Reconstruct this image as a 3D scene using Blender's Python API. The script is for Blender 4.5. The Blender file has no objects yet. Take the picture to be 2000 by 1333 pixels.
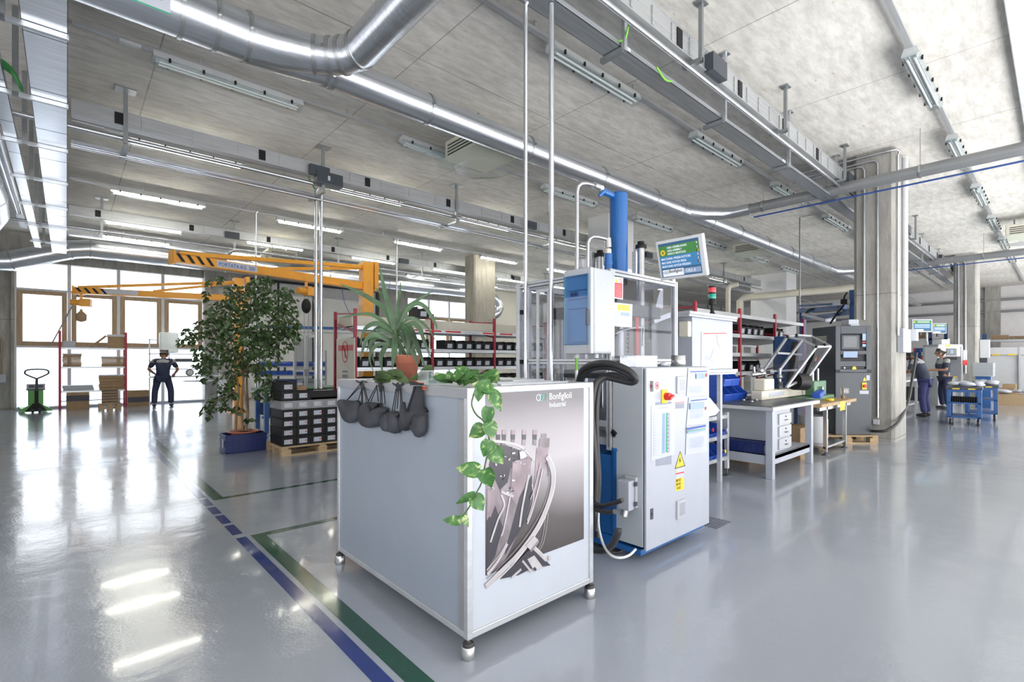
import bpy, math, random
from mathutils import Matrix, Vector
random.seed(7)
SC = bpy.context.scene
COL = SC.collection
PI = math.pi
# ---------------------------------------------------------------- camera
FPX, HC, CX, CY = 967.0, 1.45, 1000.0, 705.0
YAW = math.radians(48.0)
FW = (math.cos(YAW), math.sin(YAW)); RT = (math.sin(YAW), -math.cos(YAW))
cd = bpy.data.cameras.new('camera'); cam = bpy.data.objects.new('camera', cd); COL.objects.link(cam)
cam.location = (0, 0, HC); cam.rotation_euler = (PI/2, 0, YAW - PI/2)
cd.sensor_width = 36; cd.lens = FPX/2000*36; cd.shift_y = 38.5/2000; cd.clip_start = 0.05; cd.clip_end = 200
SC.camera = cam
# ---------------------------------------------------------------- world, daylight, exposure
SC.view_settings.view_transform = 'Standard'; SC.view_settings.look = 'None'
SC.view_settings.gamma = 1; SC.view_settings.use_curve_mapping = False
SC.view_settings.exposure = 0.56
wd = bpy.data.worlds.new('sky'); SC.world = wd; wd.use_nodes = True
bg = wd.node_tree.nodes['Background']
bg.inputs[0].default_value = (0.90, 0.95, 1.0, 1); bg.inputs[1].default_value = 2.3
SC.cycles.max_bounces = 8; SC.cycles.diffuse_bounces = 5; SC.cycles.glossy_bounces = 4
SC.cycles.transparent_max_bounces = 16; SC.cycles.transmission_bounces = 4
SC.cycles.caustics_reflective = False; SC.cycles.caustics_refractive = False
SC.cycles.sample_clamp_indirect = 6.0
def area(name, loc, rot, sx, sy, power, color=(1, 1, 1), portal=False):
    l = bpy.data.lights.new(name, 'AREA'); l.shape = 'RECTANGLE'; l.size = sx; l.size_y = sy
    l.energy = power; l.color = color
    if portal: l.cycles.is_portal = True
    o = bpy.data.objects.new(name, l); COL.objects.link(o); o.location = loc; o.rotation_euler = rot
    return o
# daylight through the glazed front of the hall (behind the camera)
area('daylight_front_glazing', (14.0, -5.8, 2.6), (math.radians(110), 0, 0), 34.0, 3.6, 560, (0.93, 0.96, 1.0))
area('fill_left_side', (-3.8, 4.0, 2.4), (math.radians(120), 0, -PI/2), 14.0, 3.6, 170, (0.96, 0.97, 1.0))  # weak fill lamp added along the left wall; no gate stands there
area('ceiling_fill_uplight', (15.8, -3.7, .3), (math.radians(168), 0, 0), 38.0, 4.2, 2350, (1.0, .98, .95))  # upward fill lamp added behind the camera, stands in for bounced daylight on the ceiling
area('daylight_back_glazing', (1.26, 20.75, 2.3), (-PI/2, 0, 0), 4.7, 4.2, 1, portal=True)
area('daylight_back_glazing', (14.3, 20.75, 2.3), (-PI/2, 0, 0), 4.7, 4.2, 1, portal=True)
# ---------------------------------------------------------------- picture <-> place
def ray(u):
    t = (u-CX)/FPX; return (FW[0]+RT[0]*t, FW[1]+RT[1]*t)
def PD(u, v, d):
    r = ray(u); return Vector((r[0]*d, r[1]*d, HC-(v-CY)/FPX*d))
def V0(u, d, z): r = ray(u); return Vector((r[0]*d, r[1]*d, z))
def P(u, v, z=0.0): return PD(u, v, FPX*(HC-z)/(v-CY))
def PX(u, v, X): return PD(u, v, X/ray(u)[0])
def PY(u, v, Y): return PD(u, v, Y/ray(u)[1])
# ---------------------------------------------------------------- materials
MATS = {}
def mat(name, col, rough=0.5, metal=0.0, var=0.06, nscale=6.0, bump=0.0, bscale=60.0, emit=0.0, coat=0.0, trans=0.0, spec=0.5, stretch=None):
    if name in MATS: return MATS[name]
    m = bpy.data.materials.new(name); m.use_nodes = True; nt = m.node_tree; N = nt.nodes; L = nt.links
    b = N['Principled BSDF']
    tc = N.new('ShaderNodeTexCoord'); mp = N.new('ShaderNodeMapping'); L.new(tc.outputs['Object'], mp.inputs[0])
    if stretch: mp.inputs['Scale'].default_value = stretch
    n = N.new('ShaderNodeTexNoise'); n.inputs['Scale'].default_value = nscale; n.inputs['Detail'].default_value = 3
    L.new(mp.outputs[0], n.inputs['Vector'])
    cr = N.new('ShaderNodeValToRGB'); L.new(n.outputs['Fac'], cr.inputs[0])
    lo = [max(0, c*(1-var)) for c in col]; hi = [min(1, c*(1+var)) for c in col]
    cr.color_ramp.elements[0].position = .3; cr.color_ramp.elements[1].position = .7
    cr.color_ramp.elements[0].color = (*lo, 1); cr.color_ramp.elements[1].color = (*hi, 1)
    L.new(cr.outputs[0], b.inputs['Base Color'])
    b.inputs['Roughness'].default_value = rough; b.inputs['Metallic'].default_value = metal
    b.inputs['Specular IOR Level'].default_value = spec
    if coat: b.inputs['Coat Weight'].default_value = coat; b.inputs['Coat Roughness'].default_value = .08
    if trans: b.inputs['Transmission Weight'].default_value = trans
    if emit:
        b.inputs['Emission Color'].default_value = (*col, 1); b.inputs['Emission Strength'].default_value = emit
    if bump:
        n2 = N.new('ShaderNodeTexNoise'); n2.inputs['Scale'].default_value = bscale
        L.new(mp.outputs[0], n2.inputs['Vector'])
        bp = N.new('ShaderNodeBump'); bp.inputs['Strength'].default_value = bump; bp.inputs['Distance'].default_value = .01
        L.new(n2.outputs['Fac'], bp.inputs['Height']); L.new(bp.outputs[0], b.inputs['Normal'])
    MATS[name] = m; return m
def glass(name, tint=(1, 1, 1), gloss=0.12, rough=0.03):
    if name in MATS: return MATS[name]
    m = bpy.data.materials.new(name); m.use_nodes = True; nt = m.node_tree; N = nt.nodes; L = nt.links
    N.remove(N['Principled BSDF']); out = N['Material Output']
    t = N.new('ShaderNodeBsdfTransparent'); t.inputs[0].default_value = (*tint, 1)
    g = N.new('ShaderNodeBsdfGlossy'); g.inputs['Roughness'].default_value = rough
    fr = N.new('ShaderNodeFresnel'); fr.inputs[0].default_value = 1.45
    mm = N.new('ShaderNodeMath'); mm.operation = 'MULTIPLY_ADD'; mm.inputs[1].default_value = .8; mm.inputs[2].default_value = gloss*.12
    L.new(fr.outputs[0], mm.inputs[0])
    ge = N.new('ShaderNodeNewGeometry'); iv = N.new('ShaderNodeMath'); iv.operation = 'SUBTRACT'; iv.inputs[0].default_value = 1; L.new(ge.outputs['Backfacing'], iv.inputs[1])
    mq = N.new('ShaderNodeMath'); mq.operation = 'MULTIPLY'; L.new(mm.outputs[0], mq.inputs[0]); L.new(iv.outputs[0], mq.inputs[1])
    mx = N.new('ShaderNodeMixShader'); L.new(mq.outputs[0], mx.inputs[0]); L.new(t.outputs[0], mx.inputs[1]); L.new(g.outputs[0], mx.inputs[2])
    L.new(mx.outputs[0], out.inputs[0]); MATS[name] = m; return m
def film(name, col, alpha, rough=.2):
    """printed or plastic film: part see-through, part coloured"""
    m = bpy.data.materials.new(name); m.use_nodes = True; nt = m.node_tree; N = nt.nodes; L = nt.links
    b = N['Principled BSDF']; b.inputs['Base Color'].default_value = (*col, 1); b.inputs['Roughness'].default_value = rough
    b.inputs['Alpha'].default_value = alpha; MATS[name] = m; return m
def frosted(name):
    m = bpy.data.materials.new(name); m.use_nodes = True; nt = m.node_tree; N = nt.nodes; L = nt.links
    N.remove(N['Principled BSDF']); out = N['Material Output']
    t = N.new('ShaderNodeBsdfTranslucent'); t.inputs[0].default_value = (.95, .97, 1, 1)
    p = N.new('ShaderNodeBsdfTransparent'); p.inputs[0].default_value = (.93, .96, 1, 1)
    mx = N.new('ShaderNodeMixShader'); mx.inputs[0].default_value = .75
    L.new(t.outputs[0], mx.inputs[1]); L.new(p.outputs[0], mx.inputs[2]); L.new(mx.outputs[0], out.inputs[0])
    MATS[name] = m; return m
def concrete(name, col, dark, scl, joints=None, spots=True):
    m = bpy.data.materials.new(name); m.use_nodes = True; nt = m.node_tree; N = nt.nodes; L = nt.links
    b = N['Principled BSDF']; b.inputs['Roughness'].default_value = .8
    tc = N.new('ShaderNodeTexCoord'); mp = N.new('ShaderNodeMapping'); L.new(tc.outputs['Object'], mp.inputs[0])
    mp.inputs['Scale'].default_value = scl
    n = N.new('ShaderNodeTexNoise'); n.inputs['Scale'].default_value = 2.2; n.inputs['Detail'].default_value = 8; n.inputs['Roughness'].default_value = .72
    L.new(mp.outputs[0], n.inputs['Vector'])
    cr = N.new('ShaderNodeValToRGB'); L.new(n.outputs['Fac'], cr.inputs[0])
    e = cr.color_ramp.elements; e[0].position = .38; e[0].color = (*dark, 1); e[1].position = .60; e[1].color = (*col, 1)
    cur = cr.outputs[0]
    n3 = N.new('ShaderNodeTexNoise'); n3.inputs['Scale'].default_value = .45; n3.inputs['Detail'].default_value = 3
    L.new(tc.outputs['Object'], n3.inputs['Vector'])
    c3 = N.new('ShaderNodeValToRGB'); L.new(n3.outputs['Fac'], c3.inputs[0])
    c3.color_ramp.elements[0].position = .35; c3.color_ramp.elements[0].color = (.80, .80, .79, 1)
    c3.color_ramp.elements[1].position = .65; c3.color_ramp.elements[1].color = (1, 1, 1, 1)
    mu = N.new('ShaderNodeMix'); mu.data_type = 'RGBA'; mu.blend_type = 'MULTIPLY'; mu.inputs[0].default_value = 1
    L.new(cur, mu.inputs[6]); L.new(c3.outputs[0], mu.inputs[7]); cur = mu.outputs[2]
    if spots:
        mp2 = N.new('ShaderNodeMapping'); L.new(tc.outputs['Object'], mp2.inputs[0]); mp2.inputs['Scale'].default_value = (1, 2.2, 1)
        n4 = N.new('ShaderNodeTexNoise'); n4.inputs['Scale'].default_value = 6.5; n4.inputs['Detail'].default_value = 2
        L.new(mp2.outputs[0], n4.inputs['Vector'])
        c4 = N.new('ShaderNodeValToRGB'); L.new(n4.outputs['Fac'], c4.inputs[0])
        c4.color_ramp.elements[0].position = .70; c4.color_ramp.elements[0].color = (0, 0, 0, 1)
        c4.color_ramp.elements[1].position = .76; c4.color_ramp.elements[1].color = (.55, .55, .55, 1)
        m4 = N.new('ShaderNodeMix'); m4.data_type = 'RGBA'; L.new(c4.outputs[0], m4.inputs[0]); L.new(cur, m4.inputs[6])
        m4.inputs[7].default_value = (.42, .30, .17, 1); cur = m4.outputs[2]
    if joints:
        sx = N.new('ShaderNodeSeparateXYZ'); L.new(tc.outputs['Object'], sx.inputs[0])
        jo = None
        for ax, (per, off) in joints.items():
            a1 = N.new('ShaderNodeMath'); a1.operation = 'ADD'; L.new(sx.outputs[ax], a1.inputs[0]); a1.inputs[1].default_value = off+100*per
            a2 = N.new('ShaderNodeMath'); a2.operation = 'MODULO'; L.new(a1.outputs[0], a2.inputs[0]); a2.inputs[1].default_value = per
            a3 = N.new('ShaderNodeMath'); a3.operation = 'LESS_THAN'; L.new(a2.outputs[0], a3.inputs[0]); a3.inputs[1].default_value = .016
            if jo is None: jo = a3.outputs[0]
            else:
                a4 = N.new('ShaderNodeMath'); a4.operation = 'MAXIMUM'; L.new(jo, a4.inputs[0]); L.new(a3.outputs[0], a4.inputs[1]); jo = a4.outputs[0]
        a5 = N.new('ShaderNodeMath'); a5.operation = 'MULTIPLY'; L.new(jo, a5.inputs[0])
        n5 = N.new('ShaderNodeTexNoise'); n5.inputs['Scale'].default_value = 1.3; L.new(tc.outputs['Object'], n5.inputs['Vector']); L.new(n5.outputs['Fac'], a5.inputs[1])
        m5 = N.new('ShaderNodeMix'); m5.data_type = 'RGBA'; L.new(a5.outputs[0], m5.inputs[0]); L.new(cur, m5.inputs[6])
        m5.inputs[7].default_value = (.10, .09, .08, 1); cur = m5.outputs[2]
    L.new(cur, b.inputs['Base Color'])
    bp = N.new('ShaderNodeBump'); bp.inputs['Strength'].default_value = .25; bp.inputs['Distance'].default_value = .01
    L.new(n.outputs['Fac'], bp.inputs['Height']); L.new(bp.outputs[0], b.inputs['Normal'])
    MATS[name] = m; return m
# galvanised sheet, brushed along its run
def galva(name, col, rough, metal=.92, stretch=(.4, 8, 8), var=.12, scale=4):
    m = mat(name, col, rough, metal, var=var, nscale=scale, stretch=stretch); return m
M = dict(
    ceiling=concrete('board_marked_concrete', (.80, .78, .74), (.60, .585, .55), (1.1, 4.0, 1), joints={0: (2.44, .32), 1: (6.1, 1.9)}),
    conc=concrete('smooth_concrete', (.47, .46, .43), (.33, .32, .30), (3, 3, .6), joints={2: (2.6, -.05)}, spots=False),
    conc_warm=concrete('warm_concrete', (.52, .49, .43), (.40, .37, .32), (3, 3, .6), spots=False),
    whitewall=mat('white_painted_wall', (.72, .71, .72), .7, var=.03),
    creamwall=mat('cream_painted_wall', (.66, .64, .58), .7, var=.03),
    whitecol=mat('white_painted_column', (.70, .71, .73), .6, var=.03),
    doorpanel=mat('light_grey_door_panel', (.60, .60, .60), .55, var=.03),
    duct=galva('galvanised_duct', (.66, .69, .74), .26),
    tray=galva('galvanised_tray', (.55, .58, .61), .38),
    traylite=galva('bright_galvanised_sheet', (.78, .80, .86), .24),
    busway=galva('grey_busway', (.50, .515, .53), .42, metal=.6),
    strut=mat('zinc_strut', (.33, .35, .36), .45, .8),
    pipe=mat('zinc_pipe', (.62, .64, .67), .25, .9),
    gpipe=mat('grey_plastic_pipe', (.25, .26, .27), .30, .25),
    bluepipe=mat('blue_air_pipe', (.03, .08, .27), .4),
    alu=mat('anodised_aluminium', (.60, .62, .65), .36, .6, stretch=(1, 1, 6)),
    alumatte=mat('satin_aluminium_trim', (.36, .37, .39), .45, .4),
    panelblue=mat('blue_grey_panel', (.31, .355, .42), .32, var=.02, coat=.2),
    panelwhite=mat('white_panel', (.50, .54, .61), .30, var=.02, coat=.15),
    elecwhite=mat('light_grey_enclosure', (.42, .45, .52), .38, var=.02),
    elecgrey=mat('grey_enclosure_side', (.46, .50, .54), .42, var=.02),
    pvcwhite=mat('white_abs', (.45, .47, .515), .35, var=.02),
    black=mat('black_plastic', (.012, .012, .013), .5, spec=.3),
    rubber=mat('black_rubber', (.028, .028, .030), .42, bump=.2, bscale=90),
    darkgap=mat('dark_gap', (.03, .03, .035), .7),
    blue=mat('machine_blue', (.010, .11, .36), .28, coat=.3, var=.03),
    darkblue=mat('dark_blue_steel', (.02, .08, .24), .4),
    crateblue=mat('navy_crate_plastic', (.012, .025, .13), .4, var=.1),
    binblue=mat('blue_bin_plastic', (.02, .09, .52), .38, var=.05),
    trolley=mat('trolley_blue', (.03, .11, .32), .4),
    red=mat('rack_red', (.36, .02, .045), .42),
    brightred=mat('bright_red', (.62, .02, .02), .4),
    orange=mat('crane_orange', (.80, .36, .03), .35, coat=.2),
    yellow=mat('safety_yellow', (.85, .62, .04), .5),
    green=mat('pallet_truck_green', (.13, .42, .10), .4),
    machgreen=mat('machine_green', (.10, .22, .13), .45),
    signgreen=mat('screen_green', (.05, .22, .05), .3, emit=.12),
    signblue=mat('screen_blue', (.04, .20, .42), .3, emit=.15),
    signdark=mat('screen_dark_blue', (.03, .10, .20), .3, emit=.15),
    signwhite=mat('screen_white', (.75, .80, .88), .3, emit=.2),
    paper=mat('paper', (.50, .53, .60), .6, var=.02),
    printgrey=mat('print_grey', (.26, .29, .36), .6),
    printblue=mat('print_blue', (.06, .12, .42), .6),
    printgreen=mat('print_green', (.05, .35, .20), .6),
    printlight=mat('print_light_blue', (.30, .40, .58), .6),
    white=mat('white_plastic', (.64, .66, .69), .4, var=.02),
    offwhite=mat('cream_board', (.72, .69, .58), .5, var=.03),
    wood=mat('timber_frame', (.40, .28, .17), .5, var=.15, stretch=(1, 1, .15), nscale=20),
    pine=mat('pallet_pine', (.46, .33, .19), .7, var=.2, stretch=(1, 8, 8)),
    card=mat('cardboard', (.34, .23, .13), .8, var=.1),
    carddark=mat('printed_card_band', (.07, .07, .09), .7),
    terra=mat('terracotta_plastic', (.46, .16, .10), .5, var=.05),
    soil=mat('soil', (.06, .04, .03), .9, var=.3),
    bark=mat('bark', (.30, .21, .13), .8, var=.25, bump=.4, bscale=40),
    leaf=mat('ficus_leaf', (.055, .10, .030), .36, var=.6, nscale=9),
    yucca=mat('yucca_leaf', (.055, .115, .050), .42, var=.55, nscale=5),
    textile=mat('charcoal_textile', (.045, .048, .058), .75, var=.5, bump=.3, bscale=70),
    orangetrim=mat('orange_piping', (.85, .16, .04), .5),
    darkgrey=mat('charcoal_steel', (.055, .065, .08), .38, var=.05),
    screenoff=mat('dark_screen', (.10, .11, .12), .15, coat=.5),
    steel=mat('brushed_steel', (.48, .49, .50), .3, .9),
    skin=mat('skin', (.38, .19, .12), .55), skindark=mat('tanned_skin', (.16, .08, .055), .55),
    hair=mat('black_hair', (.015, .012, .012), .5), hairgrey=mat('grey_brown_hair', (.10, .07, .06), .6),
    workblue=mat('navy_workwear', (.02, .028, .07), .8, var=.2), workshirt=mat('grey_workwear', (.36, .37, .38), .8, var=.1),
    trouserblue=mat('blue_trousers', (.045, .05, .16), .8, var=.2),
    navyshirt=mat('navy_shirt', (.035, .045, .075), .8, var=.2),
    bluepaint=mat('blue_floor_line', (.022, .045, .22), .16, var=.08, coat=.4, bump=.05, bscale=80),
    greenpaint=mat('green_floor_line', (.012, .075, .045), .16, var=.10, coat=.4, bump=.05, bscale=80),
    greencable=mat('green_cable', (.03, .30, .05), .5), limecable=mat('lime_cable', (.20, .55, .06), .5),
    lampon=mat('lit_fluorescent_tube', (1.0, .93, .80), .4, emit=42), lampoff=mat('unlit_tube', (.80, .82, .82), .3),
    lamphousing=mat('lamp_housing', (.60, .62, .63), .45), reflector=mat('lamp_reflector', (.75, .78, .80), .2, .8),
    winview=glass('window_glass'), poly=glass('polycarbonate', (.80, .81, .84), .3), bluepoly=glass('blue_tinted_polycarbonate', (.60, .80, .92), .4),
    lampglass=glass('lamp_diffuser', (.88, .92, .92), .5, .15), clear=glass('clear_glass', (.90, .93, .93), .4),
    frosted=frosted('frosted_glass'), wrap=film('stretch_wrap', (.75, .77, .82), .22),
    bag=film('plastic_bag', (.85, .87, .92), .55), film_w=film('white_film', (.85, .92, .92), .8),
    amber=mat('amber_lens', (.65, .04, .06), .15, coat=.5, emit=.15), teal=mat('green_lens', (.0, .30, .22), .15, coat=.5, emit=.1),
)
def floor_mat():
    m = bpy.data.materials.new('epoxy_floor'); m.use_nodes = True; nt = m.node_tree; N = nt.nodes; L = nt.links
    b = N['Principled BSDF']; tc = N.new('ShaderNodeTexCoord')
    n = N.new('ShaderNodeTexNoise'); n.inputs['Scale'].default_value = .35; n.inputs['Detail'].default_value = 5
    L.new(tc.outputs['Object'], n.inputs['Vector'])
    cr = N.new('ShaderNodeValToRGB'); L.new(n.outputs['Fac'], cr.inputs[0])
    cr.color_ramp.elements[0].position = .3; cr.color_ramp.elements[1].position = .7
    cr.color_ramp.elements[0].color = (.36, .395, .455, 1); cr.color_ramp.elements[1].color = (.41, .45, .515, 1)
    L.new(cr.outputs[0], b.inputs['Base Color'])
    n2 = N.new('ShaderNodeTexNoise'); n2.inputs['Scale'].default_value = 3.0; n2.inputs['Detail'].default_value = 4
    L.new(tc.outputs['Object'], n2.inputs['Vector'])
    mr = N.new('ShaderNodeMapRange'); L.new(n2.outputs['Fac'], mr.inputs[0]); mr.inputs[3].default_value = .09; mr.inputs[4].default_value = .19
    L.new(mr.outputs[0], b.inputs['Roughness']); b.inputs['Specular IOR Level'].default_value = .75
    b.inputs['Coat Weight'].default_value = .35; b.inputs['Coat Roughness'].default_value = .06
    n3 = N.new('ShaderNodeTexNoise'); n3.inputs['Scale'].default_value = 55; n3.inputs['Detail'].default_value = 2
    L.new(tc.outputs['Object'], n3.inputs['Vector'])
    n4 = N.new('ShaderNodeTexNoise'); n4.inputs['Scale'].default_value = 4; L.new(tc.outputs['Object'], n4.inputs['Vector'])
    ad = N.new('ShaderNodeMath'); ad.operation = 'MULTIPLY_ADD'; L.new(n4.outputs['Fac'], ad.inputs[0]); ad.inputs[1].default_value = 6; L.new(n3.outputs['Fac'], ad.inputs[2])
    bp = N.new('ShaderNodeBump'); bp.inputs['Strength'].default_value = .09; bp.inputs['Distance'].default_value = .01
    L.new(ad.outputs[0], bp.inputs['Height']); L.new(bp.outputs[0], b.inputs['Normal'])
    return m
M['floor'] = floor_mat()
def poster_mat():
    m = bpy.data.materials.new('poster_print'); m.use_nodes = True; nt = m.node_tree; N = nt.nodes; L = nt.links
    b = N['Principled BSDF']; b.inputs['Roughness'].default_value = .3
    tc = N.new('ShaderNodeTexCoord'); sx = N.new('ShaderNodeSeparateXYZ'); L.new(tc.outputs['Object'], sx.inputs[0])
    n = N.new('ShaderNodeTexNoise'); n.inputs['Scale'].default_value = 1.6; n.inputs['Detail'].default_value = 1; L.new(tc.outputs['Object'], n.inputs['Vector'])
    a = N.new('ShaderNodeMath'); a.operation = 'MULTIPLY_ADD'; L.new(sx.outputs[2], a.inputs[0]); a.inputs[1].default_value = 1.1
    a2 = N.new('ShaderNodeMath'); a2.operation = 'MULTIPLY_ADD'; L.new(n.outputs['Fac'], a2.inputs[0]); a2.inputs[1].default_value = .25; a2.inputs[2].default_value = -.54
    a3 = N.new('ShaderNodeMath'); a3.operation = 'MULTIPLY_ADD'; L.new(sx.outputs[0], a3.inputs[0]); a3.inputs[1].default_value = .12; L.new(a2.outputs[0], a3.inputs[2])
    L.new(a3.outputs[0], a.inputs[2])
    cr = N.new('ShaderNodeValToRGB'); L.new(a.outputs[0], cr.inputs[0]); e = cr.color_ramp.elements
    e[0].position = .0; e[0].color = (.055, .048, .05, 1); e[1].position = 1.0; e[1].color = (.13, .12, .135, 1)
    for p, c in ((.26, (.10, .088, .09)), (.46, (.30, .28, .30)), (.62, (.44, .42, .45)), (.78, (.33, .31, .34))):
        q = e.new(p); q.color = (*c, 1)
    L.new(cr.outputs[0], b.inputs['Base Color']); return m
M['poster'] = poster_mat()
M['pr_dark'] = mat('print_dark', (.045, .042, .055), .3); M['pr_mid'] = mat('print_mid', (.22, .19, .21), .3, var=.4, nscale=14, stretch=(1, 1, .4))
M['pr_mauve'] = mat('print_mauve', (.30, .24, .27), .3, var=.25, nscale=10); M['pr_light'] = mat('print_light', (.46, .44, .46), .3, var=.12, nscale=10)
M['pr_white'] = mat('print_white', (.60, .59, .60), .3)
def varieg():
    m = bpy.data.materials.new('variegated_leaf'); m.use_nodes = True; nt = m.node_tree; N = nt.nodes; L = nt.links
    b = N['Principled BSDF']; b.inputs['Roughness'].default_value = .35
    tc = N.new('ShaderNodeTexCoord'); n = N.new('ShaderNodeTexNoise'); n.inputs['Scale'].default_value = 22; n.inputs['Detail'].default_value = 3
    n.inputs['Distortion'].default_value = 1.5; L.new(tc.outputs['Object'], n.inputs['Vector'])
    cr = N.new('ShaderNodeValToRGB'); L.new(n.outputs['Fac'], cr.inputs[0]); e = cr.color_ramp.elements
    e[0].position = .35; e[0].color = (.035, .12, .025, 1); e[1].position = .72; e[1].color = (.50, .56, .24, 1)
    q = e.new(.56); q.color = (.06, .19, .04, 1)
    L.new(cr.outputs[0], b.inputs['Base Color']); return m
M['pothos'] = varieg()
# ---------------------------------------------------------------- mesh building
class MB:
    def __init__(s, *mats):
        s.v = []; s.f = []; s.mi = []; s.sm = []; s.mats = list(mats); s.cur = 0; s.M = Matrix()
    def use(s, m):
        if m not in s.mats: s.mats.append(m)
        s.cur = s.mats.index(m); return s
    def add(s, vs, fs, smooth=False):
        o = len(s.v); s.v += [s.M @ Vector(v) for v in vs]
        s.f += [tuple(i+o for i in f) for f in fs]; s.mi += [s.cur]*len(fs); s.sm += [smooth]*len(fs); return s
    def box(s, x0, x1, y0, y1, z0, z1):
        if x0 > x1: x0, x1 = x1, x0
        if y0 > y1: y0, y1 = y1, y0
        if z0 > z1: z0, z1 = z1, z0
        vs = [(x, y, z) for x in (x0, x1) for y in (y0, y1) for z in (z0, z1)]
        return s.add(vs, [(0, 1, 3, 2), (4, 6, 7, 5), (0, 4, 5, 1), (2, 3, 7, 6), (0, 2, 6, 4), (1, 5, 7, 3)])
    def taper(s, c, b, t, z0, z1):
        """box from half-size b at z0 to half-size t at z1 about centre c"""
        vs = [(c[0]+sx*h[0], c[1]+sy*h[1], z) for (h, z) in ((b, z0), (t, z1)) for sx, sy in ((-1, -1), (1, -1), (1, 1), (-1, 1))]
        return s.add(vs, [(3, 2, 1, 0), (4, 5, 6, 7)]+[(i, (i+1) % 4, 4+(i+1) % 4, 4+i) for i in range(4)])
    def frame_of(s, a, b, up=(0, 0, 1)):
        d = (Vector(b)-Vector(a)).normalized(); u = Vector(up)
        if abs(d.dot(u)) > .98: u = Vector((0, 1, 0))
        x = d.cross(u).normalized(); y = x.cross(d).normalized(); return d, x, y
    def bar(s, a, b, w, h, up=(0, 0, 1)):
        a = Vector(a); b = Vector(b); d, x, y = s.frame_of(a, b, up)
        vs = [p+x*sx*w/2+y*sy*h/2 for p in (a, b) for sx, sy in ((-1, -1), (1, -1), (1, 1), (-1, 1))]
        return s.add(vs, [(3, 2, 1, 0), (4, 5, 6, 7)]+[(i, (i+1) % 4, 4+(i+1) % 4, 4+i) for i in range(4)])
    def cyl(s, a, b, r, r2=None, n=16, cap=True):
        a = Vector(a); b = Vector(b); d, x, y = s.frame_of(a, b); r2 = r if r2 is None else r2
        vs = []
        for p, q in ((a, r), (b, r2)):
            vs += [p+(x*math.cos(2*PI*i/n)+y*math.sin(2*PI*i/n))*q for i in range(n)]
        s.add(vs, [(i, (i+1) % n, n+(i+1) % n, n+i) for i in range(n)], True)
        if cap: s.add(vs[:n], [tuple(range(n))[::-1]]); s.add(vs[n:], [tuple(range(n))])
        return s
    def tube(s, pts, r, n=10, smooth=0, caps=True):
        pts = [Vector(p) for p in pts]; rs = r if isinstance(r, (list, tuple)) else [r]*len(pts)
        if smooth and len(pts) > 2:
            q = []; rq = []
            for i in range(len(pts)-1):
                p0 = pts[max(i-1, 0)]; p1 = pts[i]; p2 = pts[i+1]; p3 = pts[min(i+2, len(pts)-1)]
                for k in range(smooth):
                    t = k/smooth
                    q.append(.5*((2*p1)+(-p0+p2)*t+(2*p0-5*p1+4*p2-p3)*t*t+(-p0+3*p1-3*p2+p3)*t**3)); rq.append(rs[i]+(rs[i+1]-rs[i])*t)
            q.append(pts[-1]); rq.append(rs[-1]); pts = q; rs = rq
        m = len(pts); T = [(pts[min(i+1, m-1)]-pts[max(i-1, 0)]).normalized() for i in range(m)]
        u = Vector((0, 0, 1));
        if abs(T[0].dot(u)) > .9: u = Vector((1, 0, 0))
        x = T[0].cross(u).normalized(); vs = []
        for i in range(m):
            x = (x-T[i]*x.dot(T[i])); x = x.normalized() if x.length > 1e-6 else Vector((1, 0, 0)); y = T[i].cross(x)
            vs += [pts[i]+(x*math.cos(2*PI*k/n)+y*math.sin(2*PI*k/n))*rs[i] for k in range(n)]
        fs = [(i*n+k, i*n+(k+1) % n, (i+1)*n+(k+1) % n, (i+1)*n+k) for i in range(m-1) for k in range(n)]
        s.add(vs, fs, True)
        if caps: s.add(vs[:n], [tuple(range(n))[::-1]]); s.add(vs[-n:], [tuple(range(n))])
        return s
    def lathe(s, c, prof, n=24, ax='z'):
        vs = []
        for r, h in prof:
            for i in range(n):
                a = 2*PI*i/n; vs.append((c[0]+r*math.cos(a), c[1]+r*math.sin(a), c[2]+h))
        m = len(prof); fs = [(i*n+k, i*n+(k+1) % n, (i+1)*n+(k+1) % n, (i+1)*n+k) for i in range(m-1) for k in range(n)]
        s.add(vs, fs, True)
        if prof[0][0] > 1e-4: s.add(vs[:n], [tuple(range(n))[::-1]])
        if prof[-1][0] > 1e-4: s.add(vs[-n:], [tuple(range(n))])
        return s
    def sphere(s, c, r, nu=12, nv=8):
        r = (r, r, r) if not isinstance(r, (tuple, list)) else r
        vs = [(c[0]+r[0]*math.sin(PI*j/nv)*math.cos(2*PI*i/nu), c[1]+r[1]*math.sin(PI*j/nv)*math.sin(2*PI*i/nu), c[2]+r[2]*math.cos(PI*j/nv)) for j in range(nv+1) for i in range(nu)]
        return s.add(vs, [(j*nu+i, (j+1)*nu+i, (j+1)*nu+(i+1) % nu, j*nu+(i+1) % nu) for j in range(nv) for i in range(nu)], True)
    def prism(s, pts, th):
        """polygon pts extruded by the vector th"""
        pts = [Vector(p) for p in pts]; th = Vector(th); n = len(pts)
        nr = Vector((0, 0, 0))
        for i in range(n): nr += pts[i].cross(pts[(i+1) % n])
        if nr.dot(th) > 0: pts = pts[::-1]
        vs = pts+[p+th for p in pts]
        return s.add(vs, [tuple(range(n)), tuple(range(n, 2*n))[::-1]]+[(i, n+i, n+(i+1) % n, (i+1) % n) for i in range(n)])
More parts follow.
